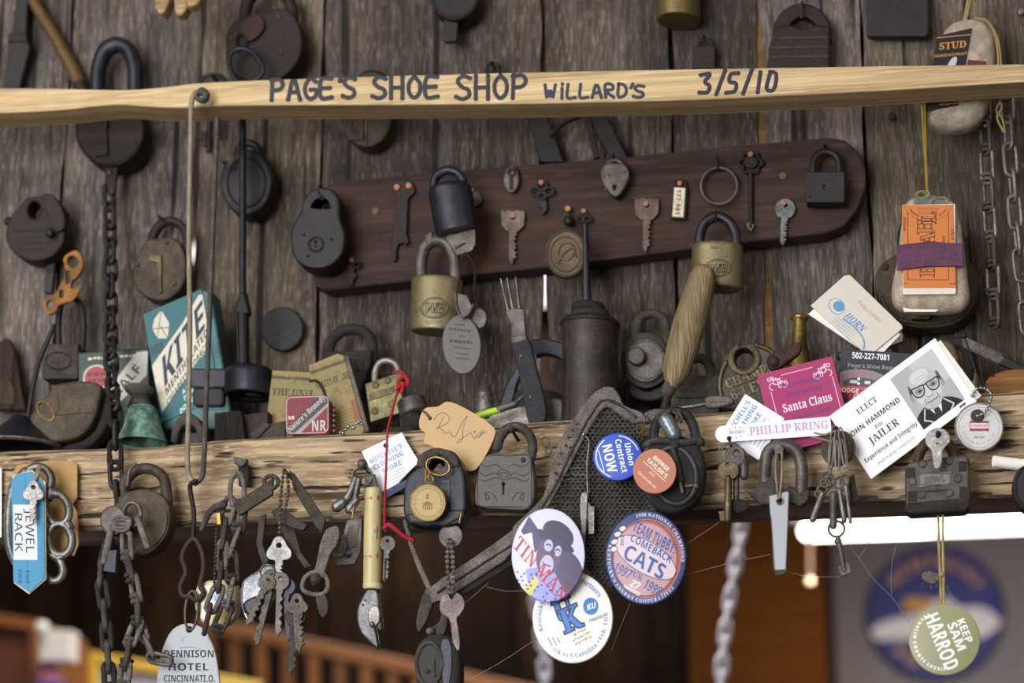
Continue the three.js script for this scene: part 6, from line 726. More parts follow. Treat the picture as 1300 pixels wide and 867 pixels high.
{ T('button_badge', 'white round button badge with big blue letters below lilac badge', 'badge', 727, 784, FZ + 0.03);
  badge(727, 784, 51, 58, 0, '#e6e4da', x => {
    const b = '#1f5fb4'; const big = (s, px, py, f) => { x.save(); x.translate(px, py); x.rotate(-0.36); x.font = f; x.textAlign = 'center'; x.textBaseline = 'middle'; x.lineWidth = 7; x.strokeStyle = '#1c1c22'; x.strokeText(s, 0, 0); x.fillStyle = '#2a6fc4'; x.fillText(s, 0, 0); x.restore(); }; big('U', -22, -16, 'bold 66px serif'); big('K', -4, 4, 'bold 72px serif');
    x.fillStyle = '#2a6fb8'; x.beginPath(); x.arc(46, -24, 19, 0, 7); x.fill(); x.save(); x.translate(46, -24); x.rotate(-0.3); txt(x, 'KU', 0, 0, 'italic bold 18px sans-serif', '#e8eef4'); txt(x, 'FANSFIRST', 6, 30, 'italic bold 10px sans-serif', '#26262c', 'center', 40); x.restore();
    x.save(); x.translate(22, 38); x.rotate(-0.42); dashes(x, 0, -6, 34, 6, '#9c8c80'); dashes(x, 0, 4, 48, 6, '#9c8c80'); dashes(x, 0, 14, 44, 6, '#9c8c80'); x.restore(); arcText(x, 'Kentucky', 0, 0, 83, 248, 296, 'bold 15px serif', '#2c5f9c'); arcText(x, 'Partners', 0, 0, 83, 14, 56, 'bold 15px serif', '#2c5f9c'); arcText(x, 'UK vs S.Carolina • Feb. 13th', 0, 0, 83, 214, 82, 'bold 13px serif', '#2c5f9c', true); x.strokeStyle = '#2a2a2e'; x.lineWidth = 2; for (let i = 0; i < 8; i++) { x.beginPath(); x.moveTo(-62 + i * 4, 44 + (i % 3) * 6); x.lineTo(-58 + i * 4, 50 + (i % 3) * 6); x.stroke(); } }, { rough: 0.5 }); }
{ T('button_badge', 'navy rimmed salmon button badge with blue lettering, right of lilac badge', 'badge', 820, 708, FZ + 0.036);
  badge(820, 708, 51.5, 60, 26, '#22305f', x => {
    x.fillStyle = '#243468'; x.fillRect(-120, -120, 240, 240); x.fillStyle = '#a3584a'; x.beginPath(); x.arc(4, 0, 84, 0, 7); x.fill(); x.fillStyle = '#b28a8e'; x.beginPath(); x.arc(0, 4, 76, 0, 7); x.fill(); x.fillStyle = '#cdb9be'; x.beginPath(); x.ellipse(0, 0, 80, 34, 0, 0, 7); x.fill(); x.strokeStyle = '#2a2432'; x.lineWidth = 1.6; x.beginPath(); x.ellipse(0, 0, 82, 34, 0, 0, 7); x.stroke(); x.beginPath(); x.arc(0, 2, 80, 0, 7); x.stroke();
    const b = '#1f4a8e'; txt(x, 'TEAM TUBBY:', 2, -48, 'bold 34px sans-serif', b, 'center', 116); txt(x, 'COMEBACK', 4, -22, 'bold 22px sans-serif', b, 'center', 112); txt(x, 'CATS', 2, 10, 'bold 46px sans-serif', b, 'center', 112); x.save(); x.translate(-68, -6); x.rotate(1.1); txt(x, 'THE', 0, 0, 'bold 13px sans-serif', b); x.restore(); txt(x, '1997', -40, 50, 'italic bold 30px sans-serif', b, 'center', 46); txt(x, '1998', 42, 50, 'italic bold 30px sans-serif', b, 'center', 46); txt(x, 'UK', 0, 44, 'bold 18px serif', b); txt(x, '27', 0, 64, 'italic bold 22px sans-serif', '#e8e4e4'); txt(x, 'FANSFIRST', 0, 78, 'bold 10px sans-serif', '#e8e4e4', 'center', 44);
    arcText(x, '1998 NATIONAL CHAMPIONS', 0, 0, 91, -42, 70, 'bold 10.5px serif', '#cfd0dc'); arcText(x, "KENTUCKY'S ENERGY COOPERATIVES", 0, 0, 91, 262, 106, 'bold 10.5px serif', '#cfd0dc', true); x.fillStyle = '#c9c6c6'; x.strokeStyle = '#26242a'; for (const [a, c] of [[-78, -30], [-84, -14], [-84, 4], [-78, 18]]) { x.beginPath(); x.ellipse(a, c, 9, 6, -0.7, 0, 7); x.fill(); x.stroke(); } }, { rough: 0.5 }); }
// ---------------------------------------------------------------- hanging under the beam, middle
{ T('watch_strap', 'dust covered watch strap slanting below beam to left of purse', 'strap', 595, 722, FZ + 0.02); P('band', ext([[542, 748], [560, 734], [600, 708], [640, 680], [656, 668], [660, 690], [640, 712], [600, 738], [566, 760], [548, 766]], 10, 3), M.dusty); P('groove', tube([[556, 752, 0], [600, 724, 0], [650, 692, 0]], 1.6), M.dustyblack); P('lower_band', ext([[580, 748], [620, 724], [656, 704], [656, 712], [620, 734], [584, 756]], 6, 2, [], -6), M.dustyblack); }
{ T('steel_wire', 'thin curved steel wire running from black box padlock to strap', 'wire', 530, 705, FZ + 0.016); P('wire', tube([[514, 662], [522, 690], [534, 722], [544, 744], [548, 756]], 3.2, { z: 0, taper: t => 0.9 + 0.4 * t }), M.dusty); P('end', ball(546, 752, 2, 6), M.dusty); }
{ T('key', 'grey round head key blank peeping below black box padlock', 'key', 572, 690, FZ + 0.026); P('head', disc(572, 680, 15, 15.5, 3.4, 0.8, 0, 32), mat({ color: 0x8b8382, roughness: 0.5, metalness: 0.4 }, TX.metal)); P('hole', disc(571, 686, 3, 3, 1, 0.1, 0.6, 14), M.darkhole); P('blade', box(572, 662, 9, 12, 3, 1, 0.4), M.greysteel); }
{ T('bead_chain', 'dusty ball chain linking two round head keys', 'chain', 572, 720, FZ + 0.028); const z = FZ + 0.03; P('beads', [...beads([[569, 688, z], [568, 712, z], [569, 736, z], [570, 752, z]], 6.5, 3), ...beads([[573, 688, z], [575, 712, z], [576, 736, z], [574, 752, z]], 6.5, 3)], M.dusty); }
{ T('key', 'pinkish grey long key with round head hanging lowest below strap', 'key', 574, 785, FZ + 0.028); P('key', [ext(smooth([[574, 751], [586, 756], [590, 768], [584, 780], [580, 784], [582, 800], [583, 824], [578, 827], [574, 812], [570, 786], [560, 778], [558, 766], [563, 755]], 3), 3.4, 0.8)], mat({ color: 0x938583, roughness: 0.5, metalness: 0.35 }, TX.metal)); P('hole', disc(573, 757, 3, 3.5, 1, 0.1, 0.6, 14), M.darkhole); }
{ T('shackle_hook', 'furry dust coated iron hook below the wire arm', 'hook', 540, 775, FZ + 0.016); P('left_prong', ext(smooth([[540, 750], [550, 756], [546, 776], [540, 790], [532, 802], [528, 794], [532, 770]], 4), 10, 2.5), M.dustydark); P('right_prong', ext(smooth([[554, 752], [566, 762], [568, 790], [562, 806], [550, 806], [544, 800], [556, 790], [560, 776]], 4), 12, 3), M.dustydark); P('pin', ball(547, 802, 4, 5), M.dusty); }
{ T('round_lock', 'large dusty black round lock body at bottom centre left', 'lock', 552, 840, FZ + 0.03); P('body', ext(smooth([[526, 840], [530, 818], [544, 806], [566, 806], [578, 818], [583, 842], [580, 872], [564, 890], [540, 888], [528, 868]], 4), 40, 9, [], 0, 5), M.dustyblack); P('recess_rim', ring(545, 843, 16, 27, 2.6, 1, 0, 8), M.dustydark); P('recess', disc(545, 843, 15, 26, 3, 0.6, 1), M.black); P('keyhole', [ball(543, 852, 2, 3), tube([[551, 838, 2], [552, 858, 2]], 1.4)], M.dustydark); P('stripe', ext(smooth([[562, 812], [570, 812], [574, 850], [566, 880], [560, 850]]), 3, 1, [], 1.5), M.blue); }
// ---------------------------------------------------------------- right: cards, keys and gauges
{ T('santa_card', 'pink card with white scroll corners and lettering', 'card', 1015, 510, FZ + 0.006);
  card('card', [[961, 476], [1056, 452], [987, 576]], 100, 106, '#9c2d5c', x => { x.fillStyle = '#9e2e5e'; x.fillRect(-30, -30, 200, 200); const w = '#dcbccb', d = '#4a3478'; x.strokeStyle = w; x.lineWidth = 1; x.beginPath(); x.moveTo(30, 8); x.lineTo(72, 8); x.stroke(); x.beginPath(); x.moveTo(12, 26); x.lineTo(12, 90); x.moveTo(94, 26); x.lineTo(94, 90); x.stroke(); for (const [cx, s] of [[12, 1], [94, -1]]) { x.save(); x.translate(cx, 8); x.scale(s, 1); x.lineWidth = 1.4; for (let i = 0; i < 9; i++) { x.beginPath(); x.arc(2 + (i * 7 % 18), 2 + (i * 5 % 15), 2.4 + (i % 3), i, i + 4.4); x.stroke(); } x.restore(); } txt(x, 'You were caught', 54, 23, 'bold 9px serif', d, 'center', 56); txt(x, 'being good my', 54, 35, 'bold 9px serif', d, 'center', 48); txt(x, 'Santa Claus', 54, 51, 'bold 15px serif', '#e6dae0', 'center', 66); txt(x, 'You have been', 56, 66, 'bold 9px serif', d, 'center', 52); txt(x, 'nice ok', 62, 78, 'bold 8px serif', d, 'center', 30); }, { rough: 0.7 }); }
{ T('business_card', 'small white card with blue lettering tucked under nail file', 'card', 953, 542, FZ + 0.009); card('card', [[913, 553], [946, 500], [963, 584]], 100, 94, '#e6e6ec', x => { x.fillStyle = '#eaeaf0'; x.fillRect(-20, -20, 160, 150); const b = '#5b86c0'; txt(x, "MITCHELL'S", 50, 14, 'bold 14px sans-serif', b, 'center', 84); txt(x, 'CLOTHING', 54, 30, 'bold 14px sans-serif', b, 'center', 76); txt(x, 'STORE', 58, 46, 'bold 14px sans-serif', b, 'center', 50); for (let i = 0; i < 4; i++) { x.fillStyle = '#b4a8cc'; x.fillRect(20, 60 + i * 8, 60, 3); } }, {}); }
{ T('election_card', 'white election card with black lettering and portrait photo', 'card', 1150, 517, FZ + 0.014);
  P('second_card', ext([[1054, 528], [1194, 431], [1246, 502], [1108, 606]], 2, 0.3, [], -2), M.paper);
  card('card', [[1053, 528], [1187, 429], [1106, 608]], 350, 200, '#ecebe8', x => {
    x.fillStyle = '#efeeec'; x.fillRect(-60, -60, 500, 340); const k = '#1e1d1c'; txt(x, 'ELECT', 98, 36, 'bold 21px serif', k, 'center', 64); txt(x, 'JOHN HAMMOND', 96, 74, 'bold 20px sans-serif', k, 'center', 168); txt(x, 'For', 97, 97, 'bold 14px serif', k); txt(x, 'JAILER', 98, 119, 'bold 27px serif', k, 'center', 92); txt(x, 'Experience and Integrity', 97, 153, 'bold 16px sans-serif', k, 'center', 172); txt(x, 'PAID FOR BY CANDIDATE', 98, 180, '10px sans-serif', '#5a5856', 'center', 120);
    x.save(); x.beginPath(); x.rect(189, 17, 138, 161); x.clip(); x.fillStyle = '#a9a9a8'; x.fillRect(189, 17, 138, 161); x.fillStyle = '#bdbdbc'; x.fillRect(250, 17, 77, 90);
    x.save(); x.translate(256, 92); x.rotate(0.14); x.scale(1.14, 1.14); x.fillStyle = '#1f1f22'; x.beginPath(); x.moveTo(-80, 90); x.quadraticCurveTo(-58, 50, -22, 38); x.lineTo(22, 36); x.quadraticCurveTo(62, 46, 80, 90); x.fill(); x.fillStyle = '#dcdcda'; x.beginPath(); x.moveTo(-22, 32); x.lineTo(24, 30); x.lineTo(4, 84); x.fill(); x.fillStyle = '#2a2a2e'; x.beginPath(); x.moveTo(-6, 52); x.lineTo(8, 52); x.lineTo(14, 92); x.lineTo(-6, 92); x.fill(); x.strokeStyle = '#d0d0d0'; x.lineWidth = 3; x.beginPath(); x.moveTo(-24, 42); x.lineTo(-36, 66); x.lineTo(-26, 72); x.lineTo(-4, 92); x.moveTo(26, 40); x.lineTo(44, 62); x.lineTo(34, 70); x.lineTo(14, 92); x.stroke();
    x.fillStyle = '#8f8f8d'; x.beginPath(); x.ellipse(-39, 6, 6, 13, 0.1, 0, 7); x.fill(); x.beginPath(); x.ellipse(40, 2, 6, 13, -0.1, 0, 7); x.fill(); x.fillStyle = '#6e6e6c'; x.beginPath(); x.moveTo(-26, 24); x.quadraticCurveTo(0, 66, 26, 24); x.lineTo(22, 44); x.quadraticCurveTo(0, 58, -20, 46); x.fill();
    x.fillStyle = '#b4b4b2'; x.beginPath(); x.moveTo(-38, -6); x.bezierCurveTo(-40, -62, 38, -64, 39, -8); x.bezierCurveTo(40, 24, 26, 48, 2, 51); x.bezierCurveTo(-24, 50, -37, 24, -38, -6); x.fill(); x.fillStyle = '#cacac8'; x.beginPath(); x.ellipse(-4, -30, 24, 16, -0.1, 0, 7); x.fill(); x.fillStyle = '#c4c4c2'; x.beginPath(); x.ellipse(1, 10, 8, 16, 0, 0, 7); x.fill(); x.beginPath(); x.ellipse(-20, 22, 10, 9, 0, 0, 7); x.fill(); x.beginPath(); x.ellipse(22, 20, 10, 9, 0, 0, 7); x.fill(); x.fillStyle = '#565654'; x.beginPath(); x.ellipse(-38, -10, 3, 12, 0.1, 0, 7); x.fill(); x.beginPath(); x.ellipse(39, -12, 4, 13, -0.1, 0, 7); x.fill();
    x.fillStyle = '#8a8a88'; x.beginPath(); x.ellipse(-18, 0, 11, 7, 0, 0, 7); x.fill(); x.beginPath(); x.ellipse(19, -1, 11, 7, 0, 0, 7); x.fill(); x.fillStyle = '#303034'; x.beginPath(); x.ellipse(-17, 1, 4.5, 3, 0, 0, 7); x.fill(); x.beginPath(); x.ellipse(19, 0, 4.5, 3, 0, 0, 7); x.fill(); x.strokeStyle = '#232327'; x.lineWidth = 3; for (const s of [-1, 1]) { x.beginPath(); x.moveTo(s * 4, -9); x.lineTo(s * 34, -11); x.quadraticCurveTo(s * 37, 12, s * 20, 14); x.quadraticCurveTo(s * 4, 13, s * 4, -9); x.stroke(); } x.beginPath(); x.moveTo(-5, -8); x.lineTo(5, -8); x.moveTo(-34, -10); x.lineTo(-41, -4); x.moveTo(34, -11); x.lineTo(41, -6); x.stroke();
    x.strokeStyle = '#747472'; x.lineWidth = 2; x.beginPath(); x.moveTo(-6, 20); x.quadraticCurveTo(1, 26, 9, 19); x.moveTo(-13, 22); x.quadraticCurveTo(-19, 30, -15, 38); x.moveTo(16, 20); x.quadraticCurveTo(23, 28, 19, 36); x.stroke(); x.strokeStyle = '#484846'; x.beginPath(); x.moveTo(-13, 32); x.quadraticCurveTo(2, 37, 17, 30); x.stroke(); x.strokeStyle = '#9a9a98'; x.lineWidth = 1.3; x.beginPath(); x.moveTo(-20, -20); x.quadraticCurveTo(0, -24, 20, -22); x.moveTo(-16, -27); x.quadraticCurveTo(0, -30, 17, -28); x.moveTo(-8, 42); x.quadraticCurveTo(2, 45, 12, 41); x.stroke(); x.restore(); x.restore(); x.fillStyle = '#555'; x.fillRect(302, 184, 20, 6); }, { k: 7 }); }
{ T('nail_file', 'white nail file with mauve lettering across the cards', 'nail file', 982, 545, FZ + 0.012);
  card('file', [[908, 542], [1056, 528], [910, 562]], 300, 40, '#e9e6ea', x => { x.fillStyle = '#eeebee'; x.fillRect(-20, -20, 380, 90); txt(x, 'PHILLIP KRING', 190, 20, 'bold 30px serif', '#b58fb8', 'center', 206); txt(x, 'Re-Elect', 54, 18, 'italic bold 13px serif', '#7a3f62', 'center', 40); x.fillStyle = '#9c6a90'; for (const [a, b] of [[36, 8], [52, 6], [66, 8], [40, 30], [52, 33], [64, 30]]) { x.beginPath(); x.arc(a, b, 1.8, 0, 7); x.fill(); } }, { outline: [...oval(918, 551, 10, 10.5, 12, 0, 84, 276), [1056, 552], [1054, 528.5]].map(p => p) }); }
{ T('key_ring', 'thin split ring with brass keys at left end of nail file', 'key ring', 930, 600, FZ + 0.024); P('ring', [ring(928, 577, 15.5, 15, 1, 2, 0, 6, 44), ring(930, 578, 15, 14.5, 1, 0, 10, 6, 44)], M.steel); P('key', [ext(smooth([[925, 587], [936, 590], [938, 602], [930, 610], [920, 610], [912, 602], [914, 590]], 4), 4, 1, [oval(924, 591, 2, 2, 10)], 4), tube([[925, 608, 2], [924, 660, 2]], 4.8, { straight: true, n: 2, sides: 12 }), ext([[912, 650], [924, 648], [926, 662], [915, 662]], 3, 0.6, [], 3)], mat({ color: 0x7d6b48, roughness: 0.42, metalness: 0.6 }, TX.metal)); P('second_key', [ext(smooth([[920, 572], [936, 564], [948, 574], [950, 590], [942, 604], [930, 600]], 4), 6, 1.5, [oval(935, 574, 4, 4, 12)], -4), tube([[944, 582, -6], [944, 602, -6]], 6, { straight: true, n: 2, sides: 12 }), tube([[934, 604, -8], [934, 632, -8]], 4, { straight: true, n: 2 })], M.greysteel); P('nail', [ball(926, 558, 6, 3), tube([[926, 558, 4], [926, 560, -44]], 1.8, { straight: true, n: 1 })], M.black); P('tail_clip', ext(smooth([[926, 634], [940, 632], [950, 640], [944, 648], [930, 648]]), 6, 1.5, [], -6), M.dustyblack); }
{ T('shackle', 'thick dark iron U shackle with broken lock jaw on screw', 'shackle', 990, 600, FZ + 0.022); P('bow', tube([[971, 612], [971, 590], [976, 570], [994, 563], [1010, 570], [1017, 590], [1017, 622]], 8, { z: -8, sides: 16, n: 50 }), M.greysteel); P('jaw', [ext([[951, 626], [976, 604], [986, 610], [986, 640], [966, 640]], 18, 3), ext([[1000, 616], [1028, 622], [1026, 634], [1016, 642], [1000, 636]], 18, 3, [], -2)], M.dustydark); P('screw', [disc(989, 571, 6.5, 6.5, 4, 1.4, 4, 20), box(989, 571, 8, 1.4, 1, 0.2, 0.1, 4.4), box(989, 571, 1.4, 8, 1, 0.2, 0.1, 4.4), tube([[989, 571, 2], [989, 572, -44]], 2.6, { straight: true, n: 1 })], M.greysteel); }
{ T('pocket_knife', 'tapered shiny steel letter knife hanging on string loop from screw', 'knife', 989, 675, FZ + 0.03); P('blade', ext([[976, 629], [1000, 623], [1002, 626], [998, 726], [984, 729], [977, 645]], 5, 1.2, [oval(990, 636, 4, 4, 14)]), M.bright); P('grommet', ring(990, 636, 4.5, 4.5, 1.1, 0.5, 0, 6), M.steel); P('tip', ext([[982, 724], [997, 722], [996, 730], [986, 731]], 6, 1, [], 0.5), M.dustydark); P('edge', box(980, 690, 1.2, 70, 1.2, 0.4, 0.3, 0.6), M.greysteel, { r: 3 }); P('string', [tube([[986, 576, 6], [985, 600, 4], [988, 634, 2]], 1.3), tube([[993, 576, 6], [993, 600, 4], [990, 632, 2]], 1.3)], M.cord); }
{ T('key_bunch', 'bunch of small keys and paper clips with brass disc', 'key bunch', 1060, 620, FZ + 0.03);
  P('disc', [disc(1062, 568, 20, 23, 3, 1, -6), disc(1068, 566, 18, 22, 3, 1, -10)], M.brassdull); for (const [x, y, h, r, z] of [[1056, 572, 32, 5, 4], [1063, 575, 30, -1, 6], [1071, 572, 29, -8, 5]]) P('paper_clip', [ring(x, y, 3.4, h, 1.1, z, r, 6, 60), ring(x, y + 5, 2, h * 0.66, 1, z + 1.5, r, 6, 50)], M.steel); P('twine', [tube([[1030, 554, -2], [1044, 558, 2], [1056, 562, 4]], 1.2), tube([[1034, 549, -2], [1046, 552, 2], [1060, 548, 4]], 1.2)], M.cord);
  P('links', [ring(1050, 606, 6, 5, 2, 2), ring(1048, 614, 6, 5, 2, 3), ring(1044, 622, 6, 5, 2, 2), ring(1054, 612, 5, 6, 2, 4), ring(1040, 628, 5, 4, 2, 3), ring(1066, 616, 6, 9, 1.6, 4), ring(1072, 612, 5, 8, 1.6, 4)], M.greysteel); P('key', [tube([[1044, 628, 4], [1032, 660, 4]], 4.4, { straight: true, n: 2, sides: 12 })], M.nickel); P('key', [tube([[1058, 628, 2], [1058, 668, 2]], 5, { straight: true, n: 2, sides: 12 })], M.greysteel); P('key', [tube([[1066, 624, 5], [1072, 662, 5]], 3.4, { straight: true, n: 2, sides: 12 }), tube([[1074, 618, 5], [1080, 664, 5]], 2.6, { straight: true, n: 2, sides: 10 })], M.nickel); P('key', ext([[1076, 606], [1084, 600], [1090, 634], [1080, 640]], 5, 1.4, [], -8), M.dustyblack); P('ring', ring(1062, 672, 10, 10, 2, 3), M.greysteel); P('key', [tube([[1064, 684, 3], [1072, 724, 3]], 3.8, { straight: true, n: 2, sides: 10 }), ext([[1064, 720], [1078, 714], [1081, 728], [1068, 733]], 4, 0.8, [], 5), ball(1064, 688, 3, 5)], M.greysteel); P('nail', [ball(1062, 545, 6, 3), tube([[1062, 545, 4], [1062, 545, -54]], 1.8, { straight: true, n: 1 })], M.black); }
{ T('padlock', 'bronze grey box padlock with framed nameplate and corner bosses', 'padlock', 1190, 612, FZ + 0.028);
  const sm2 = mat({ color: 0x676460, roughness: 0.48, metalness: 0.5 }, TX.metal);
  P('body', ext([[1149, 592], [1156, 586], [1226, 576], [1231, 582], [1232, 636], [1228, 646], [1156, 650], [1149, 642]], 34, 4, [], 0, 3), sm2); P('bottom_lip', ext([[1149, 638], [1232, 631], [1231, 643], [1226, 648], [1156, 652], [1150, 648]], 36, 3, [], 1), M.dustyblack); P('nameplate', ext([[1166, 603], [1208, 598], [1208, 614], [1166, 619]], 2, 0.5, [], 1.2), print(336, 168, '#6e6a64', x => { x.strokeStyle = '#35322e'; x.lineWidth = 8; x.strokeRect(12, 26, 310, 116); x.lineWidth = 4; x.save(); x.transform(1, -0.12, 0, 1, 0, 24); x.font = 'bold 84px sans-serif'; x.textAlign = 'center'; x.textBaseline = 'middle'; x.strokeText('SEWL', 168, 84); x.restore(); }, { rough: 0.45, metal: 0.5, bump: 0.0004 }), { planar: true });
  for (const [x, y] of [[1171, 589], [1205, 585], [1158, 611], [1216, 608], [1170, 628], [1205, 626]]) P('boss', [disc(x, y, 4.6, 4.6, 2, 0.6, 1.2, 18), ring(x, y, 4.6, 4.6, 0.6, 1, 0, 5, 24)], sm2); P('side_panel', [box(1156, 600, 12, 13, 2, 1, 0.5, 1), box(1222, 592, 10, 13, 2, 1, 0.5, 1), box(1158, 630, 12, 13, 2, 1, 0.5, 1), box(1223, 625, 10, 14, 2, 1, 0.5, 1)], M.iron); P('bar', [box(1188, 623, 26, 1.4, 1.2, 0.4, 0.2, 0.9)], M.darkhole, { r: 3 }); P('shackle', tube([[1166, 596], [1166, 576], [1176, 559], [1192, 554], [1206, 562], [1212, 578], [1212, 592]], 7, { z: -16, sides: 14 }), mat({ color: 0x66584c, roughness: 0.6, metalness: 0.4 }, TX.rust)); }
{ T('key', 'small pale key hanging on nail before the box padlock with nameplate', 'key', 1190, 565, FZ + 0.04); P('key', ext(smooth([[1190, 543], [1203, 548], [1206, 560], [1200, 567], [1196, 574], [1196, 580], [1194, 592], [1188, 595], [1185, 588], [1184, 578], [1182, 570], [1176, 564], [1176, 551]], 3), 3, 0.8, [oval(1191, 552, 3, 4, 12)]), M.alu); P('nail', [ball(1191, 551, 4, 3.4), tube([[1191, 551, 2], [1191, 552, -70]], 1.8, { straight: true, n: 1 })], M.black); P('small_hole', disc(1190, 563, 1.4, 1.4, 1, 0.1, 0.6, 10), M.darkhole); }
{ T('feeler_gauge', 'round white metal gap gauge with red nameplate on bead chain', 'gauge', 1243, 541, FZ + 0.014);
  P('disc', disc(1243, 542, 31, 31, 4, 1.2, 0, 52), print(400, 400, '#bdbbb8', x => { const k = '#4c4a48'; x.strokeStyle = k; x.lineWidth = 2; x.beginPath(); x.arc(200, 205, 168, 0, 7); x.stroke(); for (let i = 0; i < 60; i++) { const a = i * 6 * Math.PI / 180, r = i % 5 ? 160 : 152; x.beginPath(); x.moveTo(200 + r * Math.cos(a), 205 + r * Math.sin(a)); x.lineTo(200 + 168 * Math.cos(a), 205 + 168 * Math.sin(a)); x.stroke(); } x.fillStyle = '#8c2a3a'; x.fillRect(124, 150, 156, 84); x.fillStyle = '#cfc9c8'; x.fillRect(130, 168, 144, 44); txt(x, 'CHAMPION', 202, 190, 'bold 28px sans-serif', '#8c2a3a', 'center', 132); txt(x, 'INCHES', 200, 286, 'bold 24px sans-serif', k); arcText(x, '20 25 30 35 40 45 50', 200, 205, 132, 260, 110, '22px sans-serif', k, true); speckle(x, 400, 400, 160, ['#d4d2d0', '#a5a3a0'], 2, 10); }, { rough: 0.42, metal: 0.35 }), { planar: true }); P('rim', ring(1243, 542, 30, 30, 1.2, 0, 0, 6, 60), M.alu); P('hole', disc(1241, 528, 9, 8.5, 1, 0.2, 0.6, 20), M.brassdull); P('bead_chain', beads([[1241, 528, FZ + 0.018], [1250, 524, FZ + 0.02], [1256, 512, FZ + 0.02], [1258, 500, FZ + 0.02], [1250, 493, FZ + 0.02], [1240, 494, FZ + 0.018], [1234, 502, FZ + 0.016]], 5.2, 2.3), M.chrome); }
{ T('hat_pin', 'black headed pin stuck above the round gap gauge', 'pin', 1234, 460, FZ + 0.012); P('head', ball(1224, 426, 0, 4.2, 1, 14), M.black); P('shaft', tube([[1224, 426], [1234, 456], [1246, 494]], 1.2, { z: 0 }), M.black); }
{ T('paper_roll', 'white rolled paper stick entering from right edge', 'paper', 1290, 588, FZ + 0.014); P('roll', [tube([[1262, 586], [1330, 594]], 7.6, { straight: true, n: 2, z: 0, sides: 20, open: true }), disc(1262, 586, 3, 7.6, 1, 0.2, 0, 16)], M.paper); }
{ T('padlock', 'dark round padlock cut off by right edge under white roll', 'padlock', 1315, 622, FZ + 0.018); P('body', disc(1318, 618, 33, 36, 26, 5, 0, 44, 4), M.purpledark); P('rim', ring(1318, 618, 29, 32, 1.6, 0.4, 0, 6), M.black); }
{ T('string', 'doubled frayed string hanging below the box padlock with nameplate', 'string', 1194, 710, FZ + 0.018); P('strand', tube([[1191, 644], [1192, 690], [1194, 740], [1195, 776]], 1.8, { z: 0, n: 40 }), M.string); P('strand', tube([[1197, 644], [1197, 690], [1198, 740], [1198, 776]], 1.7, { z: 1, n: 40 }), M.string); P('knot', ball(1195, 730, 2, 4), M.string); }
{ T('dust_tuft', 'small grey tuft of dust caught on hanging string', 'dust', 1181, 733, FZ + 0.018); P('tuft', [ext(smooth([[1170, 730], [1178, 724], [1190, 728], [1194, 734], [1186, 741], [1174, 738]], 4), 8, 3), ...[[1172, 738, 1170, 745], [1182, 740, 1182, 747], [1188, 738, 1190, 745]].map(([a, b, c, d]) => tube([[a, b, -3], [c, d, -3]], 0.7, { straight: true, n: 1, sides: 4 }))], M.dusty); }
{ T('button_badge', 'olive round button badge with white lettering on string', 'badge', 1199, 812, FZ + 0.024);
  badge(1199, 812, 45.5, 45.5, 68, '#8b8a62', x => { const w = '#f0f0ec'; txt(x, 'KEEP', -2, -62, 'bold 30px sans-serif', w, 'center', 72); txt(x, 'SAM', 6, -34, 'bold 36px sans-serif', w, 'center', 86); txt(x, 'HARROD', 2, 10, 'bold 58px sans-serif', w, 'center', 168); arcText(x, 'FRANKLIN COUNTY SHERIFF', 0, 0, 83, 262, 102, 'bold 12.5px sans-serif', w, true); }, { rough: 0.42 }); }

